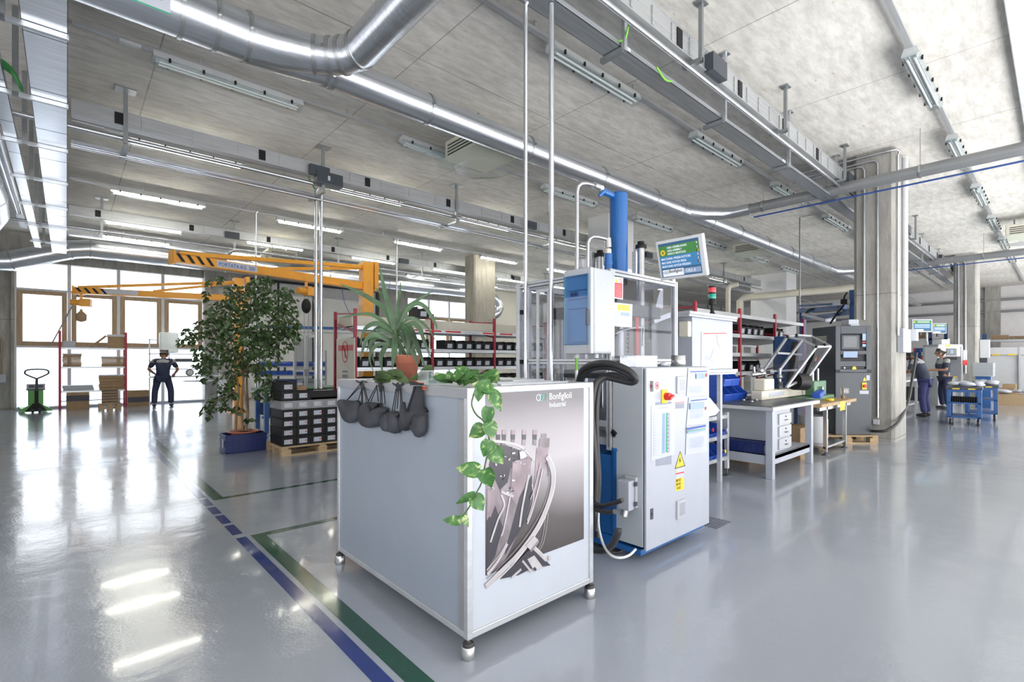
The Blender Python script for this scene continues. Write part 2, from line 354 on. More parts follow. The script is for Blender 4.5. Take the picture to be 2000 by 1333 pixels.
    def band(s, pts, w, th):
        """flat strip following pts in their plane, extruded by th (w: width or list)"""
        pts = [Vector(p) for p in pts]; th = Vector(th); nrm = th.normalized(); ws = w if isinstance(w, list) else [w]*len(pts)
        L_, R_ = [], []
        for i, p in enumerate(pts):
            t = (pts[min(i+1, len(pts)-1)]-pts[max(i-1, 0)]).normalized(); x = t.cross(nrm)
            L_.append(p+x*ws[i]/2+th); R_.append(p-x*ws[i]/2+th)
        n = len(pts); return s.add(L_+R_, [(i, n+i, n+i+1, i+1) for i in range(n-1)])
    def text(s, txt, size, mtx, th=.0008, align='LEFT', sx=1.0, bold=.012):
        cu = bpy.data.curves.new('t', 'FONT'); cu.body = txt; cu.size = size; cu.extrude = th/2; cu.align_x = align; cu.resolution_u = 3; cu.offset = size*bold
        ob = bpy.data.objects.new('t', cu); me = bpy.data.meshes.new_from_object(ob)
        vs = [mtx @ Vector((v.co.x*sx, v.co.y, v.co.z)) for v in me.vertices]
        s.add(vs, [tuple(p.vertices) for p in me.polygons])
        bpy.data.objects.remove(ob); bpy.data.curves.remove(cu); bpy.data.meshes.remove(me); return s
    def build(s, name, m=None, parent=None, bevel=0, local=False, loc=None, kind=None):
        mats = s.mats or [m]
        if m is not None and s.mats and m not in s.mats: mats = [m]+s.mats
        if local: off = Vector(loc) if loc else Vector((0, 0, 0)); vs = s.v
        elif parent is not None:
            q = parent; off = Vector((0, 0, 0)); w = Vector((0, 0, 0))
            while q: w += q.location; q = q.parent
            vs = [v-w for v in s.v]
        else:
            xs = [v.x for v in s.v]; ys = [v.y for v in s.v]; zs = [v.z for v in s.v]
            off = Vector(((min(xs)+max(xs))/2, (min(ys)+max(ys))/2, min(zs))); vs = [v-off for v in s.v]
        me = bpy.data.meshes.new(name); me.from_pydata([tuple(v) for v in vs], [], s.f)
        for k in mats: me.materials.append(k)
        for p, i, q in zip(me.polygons, s.mi, s.sm): p.material_index = i; p.use_smooth = q
        me.update(); o = bpy.data.objects.new(name, me); COL.objects.link(o); o.location = off
        if parent is not None: o.parent = parent; o.location = (0, 0, 0) if not (local and loc) else loc
        if bevel:
            b = o.modifiers.new('bevel', 'BEVEL'); b.width = bevel; b.segments = 2; b.limit_method = 'ANGLE'; b.angle_limit = math.radians(50)
        if kind: o['kind'] = kind
        return o
def thing(name, label, cat, loc=(0, 0, 0), rz=0, group=None):
    o = bpy.data.objects.new(name, None); COL.objects.link(o); o.location = loc; o.rotation_euler = (0, 0, rz); o.empty_display_size = .1
    o['label'] = label; o['category'] = cat
    if group: o['group'] = group
    return o
def tag(o, label, cat, group=None, kind=None):
    o['label'] = label; o['category'] = cat
    if group: o['group'] = group
    if kind: o['kind'] = kind
    return o
def dup(o, loc=None, label=None, parent=None, rz=None, group=None):
    c = o.copy(); COL.objects.link(c)
    if parent: c.parent = parent
    if loc is not None: c.location = loc
    if rz is not None: c.rotation_euler = (0, 0, rz)
    if label: c['label'] = label
    if group: c['group'] = group
    for ch in list(o.children): dup(ch, parent=c)
    return c
def struct(mb, name, m=None, **k): return mb.build(name, m, kind='structure', **k)
ORD = ['first', 'second', 'third', 'fourth', 'fifth', 'sixth', 'seventh', 'eighth', 'ninth', 'tenth', 'eleventh', 'twelfth', 'thirteenth', 'fourteenth', 'fifteenth', 'sixteenth', 'seventeenth', 'eighteenth', 'nineteenth', 'twentieth']
# frame for writing on a wall facing -Y (reading along +X) or facing -X (reading along -Y)
def onY(x, y, z): return Matrix.Translation((x, y, z)) @ Matrix.Rotation(PI/2, 4, 'X')
def onX(x, y, z): return Matrix.Translation((x, y, z)) @ Matrix.Rotation(-PI/2, 4, 'Z') @ Matrix.Rotation(PI/2, 4, 'X')
# ================================================================ THE HALL
ZC = 5.25; XW0, XW1, YW0, YW1 = -4.0, 35.6, -6.0, 20.6
struct(MB(M['floor']).box(XW0-.2, XW1+.2, YW0-.2, YW1+.2, -.2, 0), 'floor')
struct(MB(M['ceiling']).box(XW0-.2, XW1+.2, YW0-.2, YW1+.2, ZC, ZC+.25), 'ceiling')
struct(MB(M['whitewall']).box(XW1, XW1+.2, YW0, YW1, 0, ZC), 'wall_right')
b = MB(M['whitewall']); b.box(XW0-.2, XW0-.3, YW0, YW1, 0, ZC).box(XW0, XW0-.2, YW0, YW1, 0, .6).box(XW0, XW0-.2, YW0, YW1, 4.6, ZC).box(XW0, XW0-.2, 11, YW1, .6, 4.6).box(XW0, XW0-.2, YW0, -3, .6, 4.6)
struct(b, 'wall_left')
b = MB(M['whitewall']); b.box(XW0, XW1, YW0-.2, YW0-.3, 0, ZC).box(XW0, XW1, YW0, YW0-.2, 0, .5).box(XW0, XW1, YW0, YW0-.2, 4.6, ZC).box(XW0, -3, YW0, YW0-.2, .5, 4.6).box(31, XW1, YW0, YW0-.2, .5, 4.6)
struct(b, 'wall_front')
for k, (x0, x1) in enumerate(((-3, 5.5), (5.5, 14), (14, 22.5), (22.5, 31))):
    b = MB(M['alu'])
    n = 4
    for i in range(n+1):
        x = x0+(x1-x0)*i/n; b.box(x-.04, x+.04, YW0+.25, YW0+.33, .5, 4.6)
    b.box(x0, x1, YW0+.25, YW0+.33, 2.5, 2.6)
    struct(b, 'window_%d' % (k+10), M['alu'])
# window wall
WX = [-1.13, .07, 1.27, 2.46, 3.66]; WX2 = [11.9, 13.1, 14.3, 15.5, 16.7]
b = MB(M['conc'])
b.box(XW0, WX[0], YW1, YW1+.3, 0, ZC).box(WX[0], WX[-1], YW1, YW1+.3, 4.42, ZC)
b.box(WX[-1], WX[-1]+1.2, YW1-.25, YW1+.3, 0, ZC).box(10.45, 11.9, YW1-.1, YW1+.3, 0, ZC)
b.box(WX[-1]+1.2, 10.45, YW1, YW1+.3, 4.6, ZC)
b.box(11.9, 16.7, YW1, YW1+.3, 4.42, ZC)
b.box(-1.2, -1.13, YW1-.08, YW1+.3, 0, 4.42)
struct(b, 'wall_back')
b = MB(M['creamwall']); b.box(16.7, XW1, YW1, YW1+.3, 0, ZC).box(WX[-1]+1.2, 10.45, YW1+.1, YW1+.3, 0, 4.6)
struct(b, 'wall_back_side')
wn = 0
for grp, xs in enumerate((WX, WX2)):
    for i in range(4):
        wn += 1; x0, x1 = xs[i], xs[i+1]; y = YW1
        fr = struct(MB(M['whitecol']).box(x0-.045, x0+.045, y-.02, y+.12, 0, 4.42).box(x0+.045, x1-.045, y-.01, y+.11, 3.56, 3.62).box(x0+.045, x1-.045, y-.01, y+.11, 1.84, 1.90).box(x0+.045, x1-.045, y-.02, y+.12, 0, .07), 'window_%d' % wn)
        MB(M['wood']).box(x0+.05, x0+.17, y-.03, y+.08, 1.90, 3.55).box(x1-.17, x1-.05, y-.03, y+.08, 1.90, 3.55).box(x0+.17, x1-.17, y-.03, y+.08, 3.44, 3.55).box(x0+.17, x1-.17, y-.03, y+.08, 1.90, 2.03).build('window_sash', parent=fr)
        MB(M['winview']).box(x0+.045, x1-.045, y+.04, y+.05, 3.62, 4.42).box(x0+.17, x1-.17, y+.04, y+.05, 2.03, 3.44).build('window_pane', parent=fr)
        MB(M['frosted']).box(x0+.045, x1-.045, y+.04, y+.05, .07, 1.84).build('frosted_pane', parent=fr)
# big sliding door leaves on the window wall
dn = 0
for x0, x1 in ((4.95, 6.15), (6.2, 7.5), (7.55, 10.3)):
    dn += 1
    d = struct(MB(M['doorpanel']).box(x0, x1, YW1-.02, YW1+.05, .02, 4.5), 'door_%d' % dn)
    MB(M['darkgap']).box(x1, x1+.07, YW1-.05, YW1, .02, 4.5).box(x0, x1, YW1-.06, YW1, 4.5, 4.6).build('door_seal', parent=d)
    MB(M['black']).box(x0+.2, x0+.24, YW1-.09, YW1-.02, 1.0, 1.25).build('door_handle', parent=d)
# columns
def column(x, y, w, d, mt, name, extra=None):
    c = .05; b = MB(mt); pts = [(x+c, y), (x+w-c, y), (x+w, y+c), (x+w, y+d-c), (x+w-c, y+d), (x+c, y+d), (x, y+d-c), (x, y+c)]
    b.prism([(px, py, 0) for px, py in pts], (0, 0, ZC)); return struct(b, name)
column(10.90, 1.98, 1.0, .62, M['conc'], 'column_1'); column(23.6, 1.98, 1.0, .62, M['conc'], 'column_2')
cw = PD(1191, 600, 12.7); column(cw.x, cw.y, 1.1, .75, M['whitecol'], 'column_3')
cw = PD(1538, 600, 21.1); column(cw.x, cw.y, 1.1, 1.55, M['whitecol'], 'column_4')
cc = PD(927, 600, 17.7); column(cc.x, cc.y, 1.0, .62, M['conc_warm'], 'column_5')
column(23.3, 14.0, 1.0, .62, M['conc_warm'], 'column_6')
struct(MB(M['conc']).box(XW1-.35, XW1, 2.09, 2.66, 0, ZC), 'trim_1')
# service pipes on the columns
g = None
def colpipe(name, pts, r, label, m='pipe', cat='pipe', **k):
    o = MB(M[m]).tube(pts, r, n=8).build(name); return tag(o, label, cat, **k)
xq = 10.9-.03
for i, (yy, zt, lab) in enumerate(((2.42, 5.02, 'left'), (2.22, 5.08, 'middle'))):
    colpipe('conduit_pipe', [(xq, yy, .42 if i else 2.2), (xq, yy, zt-.08), (xq, yy+.03, zt-.02), (xq, yy+.10, zt), (xq, yy+1.2, zt)], .018, 'thin zinc conduit on the %s of the big concrete column, bending left at its top' % lab)
colpipe('conduit_pipe', [(11.0, 1.95, 1.9), (11.0, 1.95, 5.1), (10.97, 1.93, 5.17), (10.88, 1.95, 5.18), (10.87, 2.1, 5.18), (10.87, 3.6, 5.18)], .022, 'white conduit going round the top corner of the big concrete column')
colpipe('conduit_pipe', [(11.5, 1.94, 1.6), (11.5, 1.94, 5.2)], .05, 'wide white pipe on the right side of the big concrete column', m='white')
for i, yy in enumerate((2.45, 2.27)):
    colpipe('conduit_pipe', [(23.56, yy, 1.0), (23.56, yy, 4.9), (23.56, yy+.1, 5.0), (23.56, yy+1.0, 5.0)], .03, 'thin conduit on the %s of the farther concrete column' % ('left', 'right')[i])
o = tag(MB(M['white']).box(10.86, 10.9, 2.20, 2.29, .30, .39).build('power_socket', bevel=.004), 'small white socket box low on the big concrete column', 'socket')
t = thing('wall_cabinet', 'grey metal box on the right side of the big concrete column', 'electrical box', (11.2, 1.8, 1.3))
MB(M['elecwhite']).box(11.05, 11.72, 1.88, 1.975, 1.60, 2.03).build('body', parent=t, bevel=.01)
MB(M['white']).box(11.73, 11.89, 1.80, 1.975, 1.82, 2.04).build('side_box', parent=t, bevel=.01)
# ---------------------------------------------------------------- floor lines
def line(name, pts, m, label):
    b = MB(M[m]); b.prism([(x, y, .0004) for x, y in pts], (0, 0, .0012)); return struct(b, name)
def rect(x0, x1, y0, y1): return [(x0, y0), (x1, y0), (x1, y1), (x0, y1)]
line('trim_2', rect(1.025, 1.10, -5, 4.50), 'bluepaint', '')
b = MB(M['bluepaint'])
for y0, y1 in ((4.60, 4.90), (4.97, 5.27), (5.34, 5.62), (5.70, 6.0), (6.08, 18.5)): b.box(1.025, 1.10, y0, y1, .0004, .0016)
struct(b, 'trim_3')
struct(MB(M['greenpaint']).box(1.135, 1.235, -5, 4.50, .0004, .0016).box(1.235, 6, 4.42, 4.50, .0004, .0016), 'trim_4')
struct(MB(M['greenpaint']).box(1.135, 1.235, 5.88, 18.5, .0004, .0016).box(1.235, 6, 5.88, 5.96, .0004, .0016), 'trim_5')
struct(MB(M['printgrey']).box(-4, 1.0, 9.1, 9.106, .0003, .001), 'trim_6'); struct(MB(M['alumatte']).box(-1.1, 16.7, 20.45, 20.6, 0, .06), 'baseboard_back')
b = MB(M['darkgrey'])
for i in range(9): b.box(4.16+i*.034, 4.166+i*.034, 1.99, 2.19, .0, .002)
for j in range(7): b.box(4.16, 4.44, 1.99+j*.033, 1.994+j*.033, .0, .002)
tag(b.build('drain_grate'), 'dark floor grating beside the white electrical cabinet', 'floor grate')
# ================================================================ OVERHEAD
# ventilation ducts
DY, DZ = 5.23, 4.55
def ring(b, c, r, ax, w=.035):
    d = Vector(ax).normalized()*w/2; c = Vector(c); b.cyl(c-d, c+d, r+.012, n=32)
def ductrun(name, pts, r, label, rings=(), m='duct', group=None, n=36):
    t = thing(name, label, 'duct', pts[0], group=group)
    MB(M[m]).tube(pts, r, n=n).build('duct_wall', parent=t)
    for (c, rr, ax) in rings:
        b = MB(M['steel']); ring(b, c, rr, ax); b.box(c[0]-.012, c[0]+.012, c[1]-rr-.04, c[1]-rr-.005, c[2]-.02, c[2]+.02); b.build('clamp', parent=t)
    return t
t = ductrun('ventilation_duct', [(-4, DY, DZ), (1.30, DY, DZ)], .218, 'widest round silver duct at the top left', [((x, DY, DZ), .218, (1, 0, 0)) for x in (-2.4, -.2, .75, 1.02, 1.28)])
b = MB(M['duct']); b.tube([(1.28, DY, DZ), (1.55, DY-.05, DZ), (1.86, DY-.16, DZ)], [.218, .205, .178], n=36); b.tube([(1.28, DY+.03, DZ-.02), (2.05, DY, DZ)], [.205, .172], n=36); b.build('branch_cone', parent=t)
q0, q1 = PY(262, 20, 5.0), PY(333, 20, 5.0); qz = PY(333, 30, 5.0).z
pl_ = thing('duct_placard', 'white placard with a green lower edge fixed to the widest duct', 'sign', (q0.x, 5.0, qz))
MB(M['paper']).box(q1.x-.75, q1.x, 4.995, 5.0, qz, qz+.40).build('plate', parent=pl_); MB(M['printgreen']).box(q1.x-.75, q1.x, 4.992, 4.995, qz, qz+.012).build('green_edge', parent=pl_)
MB(M['printgrey']).text('system.it', .075, onY(q1.x-.30, 4.992, qz+.09), sx=.9).build('placard_lettering', parent=pl_)
for k, (pa, pb_) in enumerate((((1227, 50), (1208, 80)), ((1283, 132), (1312, 158)))):
    a_, b_ = PY(*pa, 2.74), PY(*pb_, 2.83); tag(MB(M['limecable']).tube([a_, a_.lerp(b_, .4)+Vector((.02, 0, -.05)), a_.lerp(b_, .8)+Vector((0, 0, -.03)), b_], .011, n=7, smooth=4).build('lime_cable'), 'lime green cable between pipe and right-hand cable tray, %s one' % ('nearer', 'farther')[k], 'cable')
t = ductrun('ventilation_duct', [(1.86, DY-.16, DZ), (2.0, DY-.25, DZ), (2.09, DY-.35, DZ), (2.15, DY-.47, DZ), (2.18, DY-.62, DZ), (2.18, -5.5, DZ)], .172, 'round silver duct bending from the junction towards the top edge', [((1.87, DY-.165, DZ), .172, (1, -.5, 0)), ((2.0, DY-.25, DZ), .172, (1, -.8, 0)), ((2.09, DY-.35, DZ), .172, (.8, -1, 0)), ((2.17, DY-.55, DZ), .172, (.3, -1, 0)), ((2.18, 3.0, DZ), .172, (0, 1, 0))])
t = ductrun('ventilation_duct', [(2.0, DY, DZ), (9.6, DY, DZ)], .172, 'long round silver duct crossing the ceiling above the white machine', [((x, DY, DZ), .172, (1, 0, 0)) for x in (2.04, 2.12, 3.3, 5.0, 6.7, 8.3, 9.3)])
t = ductrun('ventilation_duct', [(9.6, DY, DZ), (19.5, DY, DZ)], .160, 'round silver duct running from the second junction to the big column', [((x, DY, DZ), .160, (1, 0, 0)) for x in (10.6, 12.0, 13.6, 15.3, 17.0, 18.7)])
b = MB(M['duct']); b.tube([(9.5, DY, DZ), (9.9, DY-.15, DZ), (10.25, DY-.42, DZ), (10.38, DY-.62, DZ), (10.38, 4.25, DZ)], [.17, .14, .125, .118, .115], n=28); b.build('branch_cone', parent=t)
t = ductrun('ventilation_duct', [(19.5, DY, DZ), (34.5, DY, DZ)], .15, 'far end of the round silver duct beyond the big column', [((20.0, DY, DZ), .15, (1, 0, 0))])
b = MB(M['duct']); b.tube([(19.5, DY, DZ), (19.9, DY-.15, DZ), (20.2, 4.6, DZ), (20.2, 4.2, DZ)], [.16, .14, .125, .12], n=28); b.build('branch_cone', parent=t)
for x, w, zz in ((10.38, 'nearer', 4.55), (20.2, 'farther', 4.55)):
    t = thing('grey_pipe', '%s thick grey plastic pipe crossing in front of the concrete column' % w, 'pipe', (x, -5.5, zz))
    MB(M['gpipe']).tube([(x, 4.25, zz), (x, -5.6, zz)], .098, n=28).build('pipe_wall', parent=t)
    for y in (4.0, 2.9, 1.55, .1, -1.5):
        b = MB(M['steel']); ring(b, (x, y, zz), .098, (0, 1, 0), .03); b.cyl((x, y, zz+.09), (x, y, ZC), .006, n=6); b.build('pipe_hanger', parent=t)
    tag(MB(M['bluepipe']).tube([(x+.03, 4.2, zz-.175), (x+.03, -5.6, zz-.175)], .016, n=8).build('air_pipe'), 'blue compressed-air pipe under the %s grey pipe' % w, 'pipe')
tag(MB(M['offwhite']).tube([(20.0, 8.6, 0), (20.0, 8.6, 3.85), (20.0, 8.45, 3.95), (20.0, 4.0, 3.95)], .13, n=16).build('insulated_pipe'), 'cream insulated pipe passing before the white column', 'pipe')
tag(MB(M['offwhite']).tube([V0(1422, 13, 0), V0(1422, 13, 3.25), V0(1423, 13, 3.36), V0(1427, 13, 3.42), V0(1442, 12.9, 3.44)], .06, n=12).build('insulated_pipe'), 'cream upright pipe with a bent top beside the stack light', 'pipe')
# duct by the window wall
wp = [(-3.9, 18.9, 4.07), (-1.55, 18.9, 4.07), (-1.15, 18.9, 4.12), (.10, 18.9, 4.62), (.5, 18.9, 4.70), (12.2, 18.9, 4.70)]
t = ductrun('ventilation_duct', wp, .26, 'round duct rising over the tall windows and running along the back wall', [((x, 18.9, z), .26, a) for x, z, a in ((-1.6, 4.07, (1, 0, 0)), (-1.1, 4.13, (1, 0, .3)), (.05, 4.60, (1, 0, .4)), (.52, 4.7, (1, 0, 0)), (4, 4.7, (1, 0, 0)), (7.5, 4.7, (1, 0, 0)), (10, 4.7, (1, 0, 0)))])
b = MB(M['duct']); b.tube([(12.2, 18.9, 4.70), (14.6, 18.9, 4.70), (15.6, 18.9, 4.6), (16.1, 18.9, 4.25), (16.0, 18.9, 3.85), (15.4, 18.9, 3.6), (14.2, 18.9, 3.55)], .24, n=24, smooth=5); b.build('return_bend', parent=t)
t = ductrun('ventilation_duct', [(-.98, 2.0, 4.32), (-.98, 12.4, 4.32), (-1.0, 13.3, 4.2), (-1.2, 14.2, 4.1)], .215, 'round silver duct running down the left edge', [((-.98, y, 4.32), .215, (0, 1, 0)) for y in (5, 7.2, 9.5, 11.4, 12.4)])
# long rectangular busways, pipes and trays along the hall
def busway(Y, z0, z1, x0, x1, where, w=.10):
    t = thing('busway', 'grey rectangular busway %s' % where, 'busway', (x0, Y, z0))
    b = MB(M['busway']); b.box(x0, x1, Y, Y+w, z0, z1)
    b.box(x0, x1, Y-.02, Y+w+.02, z0-.015, z0).box(x0, x1, Y-.008, Y+w+.008, z1, z1+.01)
    xx = x0+.75
    while xx < x1-.3: b.box(xx, xx+.03, Y-.012, Y+.01, z0+.02, z1-.02); xx += .62 if Y > 3 else .36
    b.build('housing', parent=t)
    x = x0+.45; i = 0
    while x < x1-.3:
        if i % 3 == 0: MB(M['black']).box(x, x+.10, Y-.012, Y, z0+.02, z1-.02).build('tap_off_cover', parent=t)
        x += .85 if i % 3 == 0 else (.5 if Y > 3 else .3); i += 1
    for k, x in enumerate([x0+3.1+i*5.2 for i in range(int((x1-x0-3)/5.2))]):
        MB(M['darkgrey']).box(x, x+.34, Y-.10, Y, z0-.03, z1-.06).build('tap_off_box', parent=t)
    return t
busway(2.67, 4.70, 4.93, -3, 30, 'on the right above the cable tray')
busway(8.82, 4.74, 4.94, .05, 22.6, 'crossing behind the round duct')
busway(15.0, 4.78, 4.97, .05, 34, 'farthest towards the windows')
for Y, z, r, wh, x0 in ((2.68, 4.60, .026, 'on the right below the busway', -3), (8.9, 4.60, .035, 'below the middle busway', -3.9), (15.6, 4.60, .035, 'below the farthest busway', -3.9)):
    tag(MB(M['pipe']).tube([(x0, Y, z), (34, Y, z)], r, n=12).build('overhead_pipe'), 'shiny zinc pipe %s' % wh, 'pipe')
tag(MB(M['pipe']).tube([(.05, 9.15, 4.42), (34, 9.15, 4.42)], .018, n=8).build('overhead_pipe'), 'thin zinc pipe beside the middle busway pipe', 'pipe')
def tray(Y0, Y1, z, x0, x1, label, m='tray', h=.05):
    t = tag(MB(M[m]).box(x0, x1, Y0, Y1, z, z+.004).box(x0, x1, Y0, Y0+.004, z, z+h).box(x0, x1, Y1-.004, Y1, z, z+h).build('cable_tray'), label, 'cable tray'); return t
t = tray(2.82, 3.02, 4.45, -3, 26, 'galvanised cable tray running away over the white machine')
b = MB(M['paper']); [b.box(x, x+.14, 2.813, 2.819, 4.457, 4.493) for x in (2.75, 3.95, 8)]; b.build('tray_label', parent=t)
tray(9.22, 9.42, 4.48, .05, 26, 'pale cable tray beside the middle busway', 'traylite')
tray(15.9, 16.1, 4.48, .05, 26, 'pale cable tray beside the farthest busway', 'traylite')
# hangers for the right-hand tray and the busways
def hanger(x, Y0, Y1, z, label, group):
    t = thing('tray_hanger', label, 'hanger', (x, (Y0+Y1)/2, z), group=group)
    MB(M['strut']).bar((0, Y0-(Y0+Y1)/2-.02, -.03), (0, Y1-(Y0+Y1)/2+.02, -.03), .05, .045).build('bracket', parent=t, local=True)
    b = MB(M['tray']); yy = Y0-(Y0+Y1)/2-.03; b.box(-.022, .022, yy-.02, yy+.02, -.05, ZC-z)
    b.box(-.06, .06, yy-.05, yy+.05, ZC-z-.01, ZC-z); b.build('upright', parent=t, local=True); return t
h0 = None
xs = (3.95, 6.05, 8.2, 10.6, 13.2, 16, 19, 22)
for i, x in enumerate(xs):
    lab = 'perforated strut hanger of the right-hand cable tray, %s from the camera' % ORD[i]
    if h0 is None: h0 = hanger(x, 2.82, 3.04, 4.45, lab, 'hangers of the right-hand cable tray')
    else: dup(h0, (x, 2.93, 4.45), lab)
h1 = None; k = 0
for Y, wh in ((8.95, 'middle'), (15.2, 'farthest')):
    for i, x in enumerate((.62, 3.4, 6.3, 9.3, 12.4, 15.5, 19)):
        lab = 'strut hanger of the %s busway, %s from the left' % (wh, ORD[i])
        if h1 is None:
            h1 = thing('busway_hanger', lab, 'hanger', (x, Y, 4.5), group='hangers of the busways')
            MB(M['strut']).box(-.025, .025, -.17, -.13, 0, .74).box(-.12, .12, -.25, -.05, .74, .75).build('upright', parent=h1, local=True)
            MB(M['strut']).box(-.03, .03, -.18, .5, -.06, -.02).build('bracket', parent=h1, local=True)
        else: dup(h1, (x, Y, 4.5), lab)
h2 = None
for i, x in enumerate((2.3, 5.0, 7.4, 10.2, 13, 16.5)):
    lab = 'steel post from ceiling to the busway on the right, %s from the camera' % ORD[i]
    if h2 is None:
        h2 = thing('busway_hanger', lab, 'hanger', (x, 2.56, 4.62), group='posts of the right-hand busway')
        MB(M['strut']).box(-.02, .02, -.02, .02, 0, .63).build('upright', parent=h2, local=True)
        MB(M['strut']).box(-.07, .07, -.05, .05, .615, .63).box(-.03, .03, -.02, .2, 0, .04).build('foot_plate', parent=h2, local=True)
    else: dup(h2, (x, 2.56, 4.62), lab)
# left-hand trays running towards the windows
def traycross(x0, x1, z, y0, y1, label, m, h=.06):
    t = thing('cable_tray', label, 'cable tray', (x0, y0, z))
    b = MB(M[m]).box(x0, x1, y0, y1, z, z+.004).box(x0, x0+.004, y0, y1, z, z+h).box(x1-.004, x1, y0, y1, z, z+h); b.build('tray_body', parent=t)
    b = MB(M['darkgap']); y = y0+.9
    while y < y1: b.box(x0, x1, y, y+.008, z-.001, z); y += 1.22
    b.build('joint', parent=t); return t
traycross(-.285, .01, 4.34, 1.5, 18.0, 'wide bright metal tray at the upper left running to the windows', 'traylite', .10)
traycross(-.60, -.47, 4.34, 1.5, 17.5, 'narrow bright metal tray left of the wide one', 'traylite', .08)
traycross(-.84, -.70, 4.7, 1.5, 17, 'dull metal tray high at the left edge', 'tray', .06)
for i, x in enumerate((-.73, -.66)):
    tag(MB(M['traylite']).tube([(x, 2, 4.42), (x, 14, 4.42)], .022, n=8).build('conduit_pipe'), ('thin conduit along the left edge, nearer the round duct', 'thin conduit along the left edge, nearer the trays')[i], 'pipe')
h3 = None
for i, y in enumerate((2.9, 4.25, 5.9, 7.5, 9.1, 10.8, 12.6, 14.5, 16.4)):
    lab = 'perforated bracket under the left trays, %s from the camera' % ORD[i]
    if h3 is None:
        h3 = thing('tray_hanger', lab, 'hanger', (-.3, y, 4.29), group='brackets under the left trays')
        MB(M['tray']).box(-.34, .32, -.02, .02, 0, .045).build('bracket', parent=h3, local=True)
        MB(M['strut']).box(-.13, -.08, -.02, .02, 0, .95).build('upright', parent=h3, local=True)
    else: dup(h3, (-.3, y, 4.29), lab)
t = thing('cable_bundle', 'bundle of green cables crossing the left trays', 'cables', (-.6, 6.9, 4.4))
for i in range(6):
    MB(M['greencable']).tube([(-1.3, 6.4+.03*i, 4.44), (-.9, 6.62+.035*i, 4.43), (-.6, 6.86+.04*i, 4.42), (-.42, 7.08+.03*i, 4.41), (-.36, 7.5+.02*i, 4.40)], .013, n=6, smooth=3).build('cable', parent=t)
# channels that carry the lamps
ROWS = (('A', 7.21), ('B', 3.94), ('C', 1.19), ('D', 10.1), ('E', 13.4), ('F', 16.4), ('G', 18.4))
RN = {'A': 'behind the round duct', 'B': 'over the white machine', 'C': 'at the upper right', 'D': 'beside the middle busway', 'E': 'past the middle busway', 'F': 'by the farthest busway', 'G': 'nearest to the windows'}
for r, Y in ROWS:
    x0 = .05 if Y > 7 else -3
    t = thing('lamp_channel', 'slim grey channel carrying the lamps %s' % RN[r], 'channel', (x0, Y, 5.12))
    b = MB(M['busway']).box(x0, 34, Y-.03, Y+.03, 5.12, 5.16); x = x0+1.2
    while x < 33: b.box(x-.015, x+.015, Y-.01, Y+.01, 5.158, ZC-.003); x += 1.9
    b.build('channel', parent=t)
    MB(M['lamphousing']).box(x0+.4, x0+.6, Y-.035, Y+.035, 5.10, 5.13).build('junction_box', parent=t)
def lampfix(lit, r):
    t = thing('ceiling_lamp', '', 'lamp', (0, 0, 0))
    L2 = .86
    b = MB(M['lamphousing']); b.prism([(-L2, y, z) for y, z in ((-.085, .02), (-.06, .10), (.06, .10), (.085, .02))], (2*L2, 0, 0)); b.use(M['black']); [b.box(x-.012, x+.012, s*.088-.01, s*.088+.01, -.01, .035) for x in (-.7, -.35, 0, .35, .7) for s in (-1, 1)]; b.build('housing', parent=t, local=True)
    b = MB(M['lampglass']); pr = [(-.088, .02), (-.075, -.03), (-.05, -.055), (.05, -.055), (.075, -.03), (.088, .02)]
    e = L2+.02; vs = [(sx*(e if z > 0 else e-.04), y, z) for sx in (-1, 1) for y, z in pr]; n = 6
    b.add(vs, [(i, i+1, n+i+1, n+i) for i in range(5)]+[tuple(range(6))[::-1], tuple(range(6, 12))], False); b.build('diffuser', parent=t, local=True)
    MB(M['reflector']).box(-.83, .83, -.06, .06, .012, .018).build('reflector', parent=t, local=True)
    for s in (-1, 1): MB(M['lampon' if lit else 'lampoff']).cyl((-.8, s*.035, -.015), (.8, s*.035, -.015), .014, n=8).build('tube', parent=t, local=True)
    return t
proto = {}
for r, Y in ROWS:
    for i in range(8 if r in 'BC' else 7):
        x = {'A': 1.62, 'B': 1.70, 'C': 1.6, 'D': 1.58, 'E': 1.55, 'F': 1.56, 'G': 1.55}[r]+3.3*i
        lit = r in 'DEFG'
        lab = '%s ceiling lamp %s, %s from the %s' % ('lit' if lit else 'unlit', RN[r], ORD[i], 'left' if Y > 5 else 'near end')
        if lit not in proto: o = lampfix(lit, r); proto[lit] = o
        else: o = dup(proto[lit])
        o.location = (x, Y, 5.02); o['label'] = lab; o['group'] = 'ceiling lamps'
# emergency lamps with two spots in the lamp rows
em = None
for i, (x, Y, wh) in enumerate(((5.62, 1.19, 'at the upper right, nearest the camera'), (14.2, 1.19, 'in the right-hand lamp row, farther away'), (15.8, 3.94, 'beyond the thick grey pipe'))):
    if em is None:
        em = thing('emergency_lamp', '', 'lamp', (x, Y, 5.02))
        MB(M['lamphousing']).box(-.12, .12, -.10, .10, .03, .10).build('housing', parent=em, local=True, bevel=.02)
        MB(M['lampglass']).box(-.11, .11, -.09, .09, -.06, .03).build('cover', parent=em, local=True, bevel=.02)
        for s in (-1, 1): MB(M['reflector']).sphere((s*.05, 0, -.01), .036).build('spot', parent=em, local=True)
    o = em if i == 0 else dup(em, (x, Y, 5.02))
    o['label'] = 'small twin-spot emergency lamp %s' % wh; o['group'] = 'twin-spot emergency lamps'
# cross channel on the ceiling at the far right
tag(MB(M['lamphousing']).box(-3, 34, .27, .40, 5.13, ZC).build('ceiling_channel', bevel=.01), 'straight grey trunking on the ceiling at the top right corner', 'trunking')
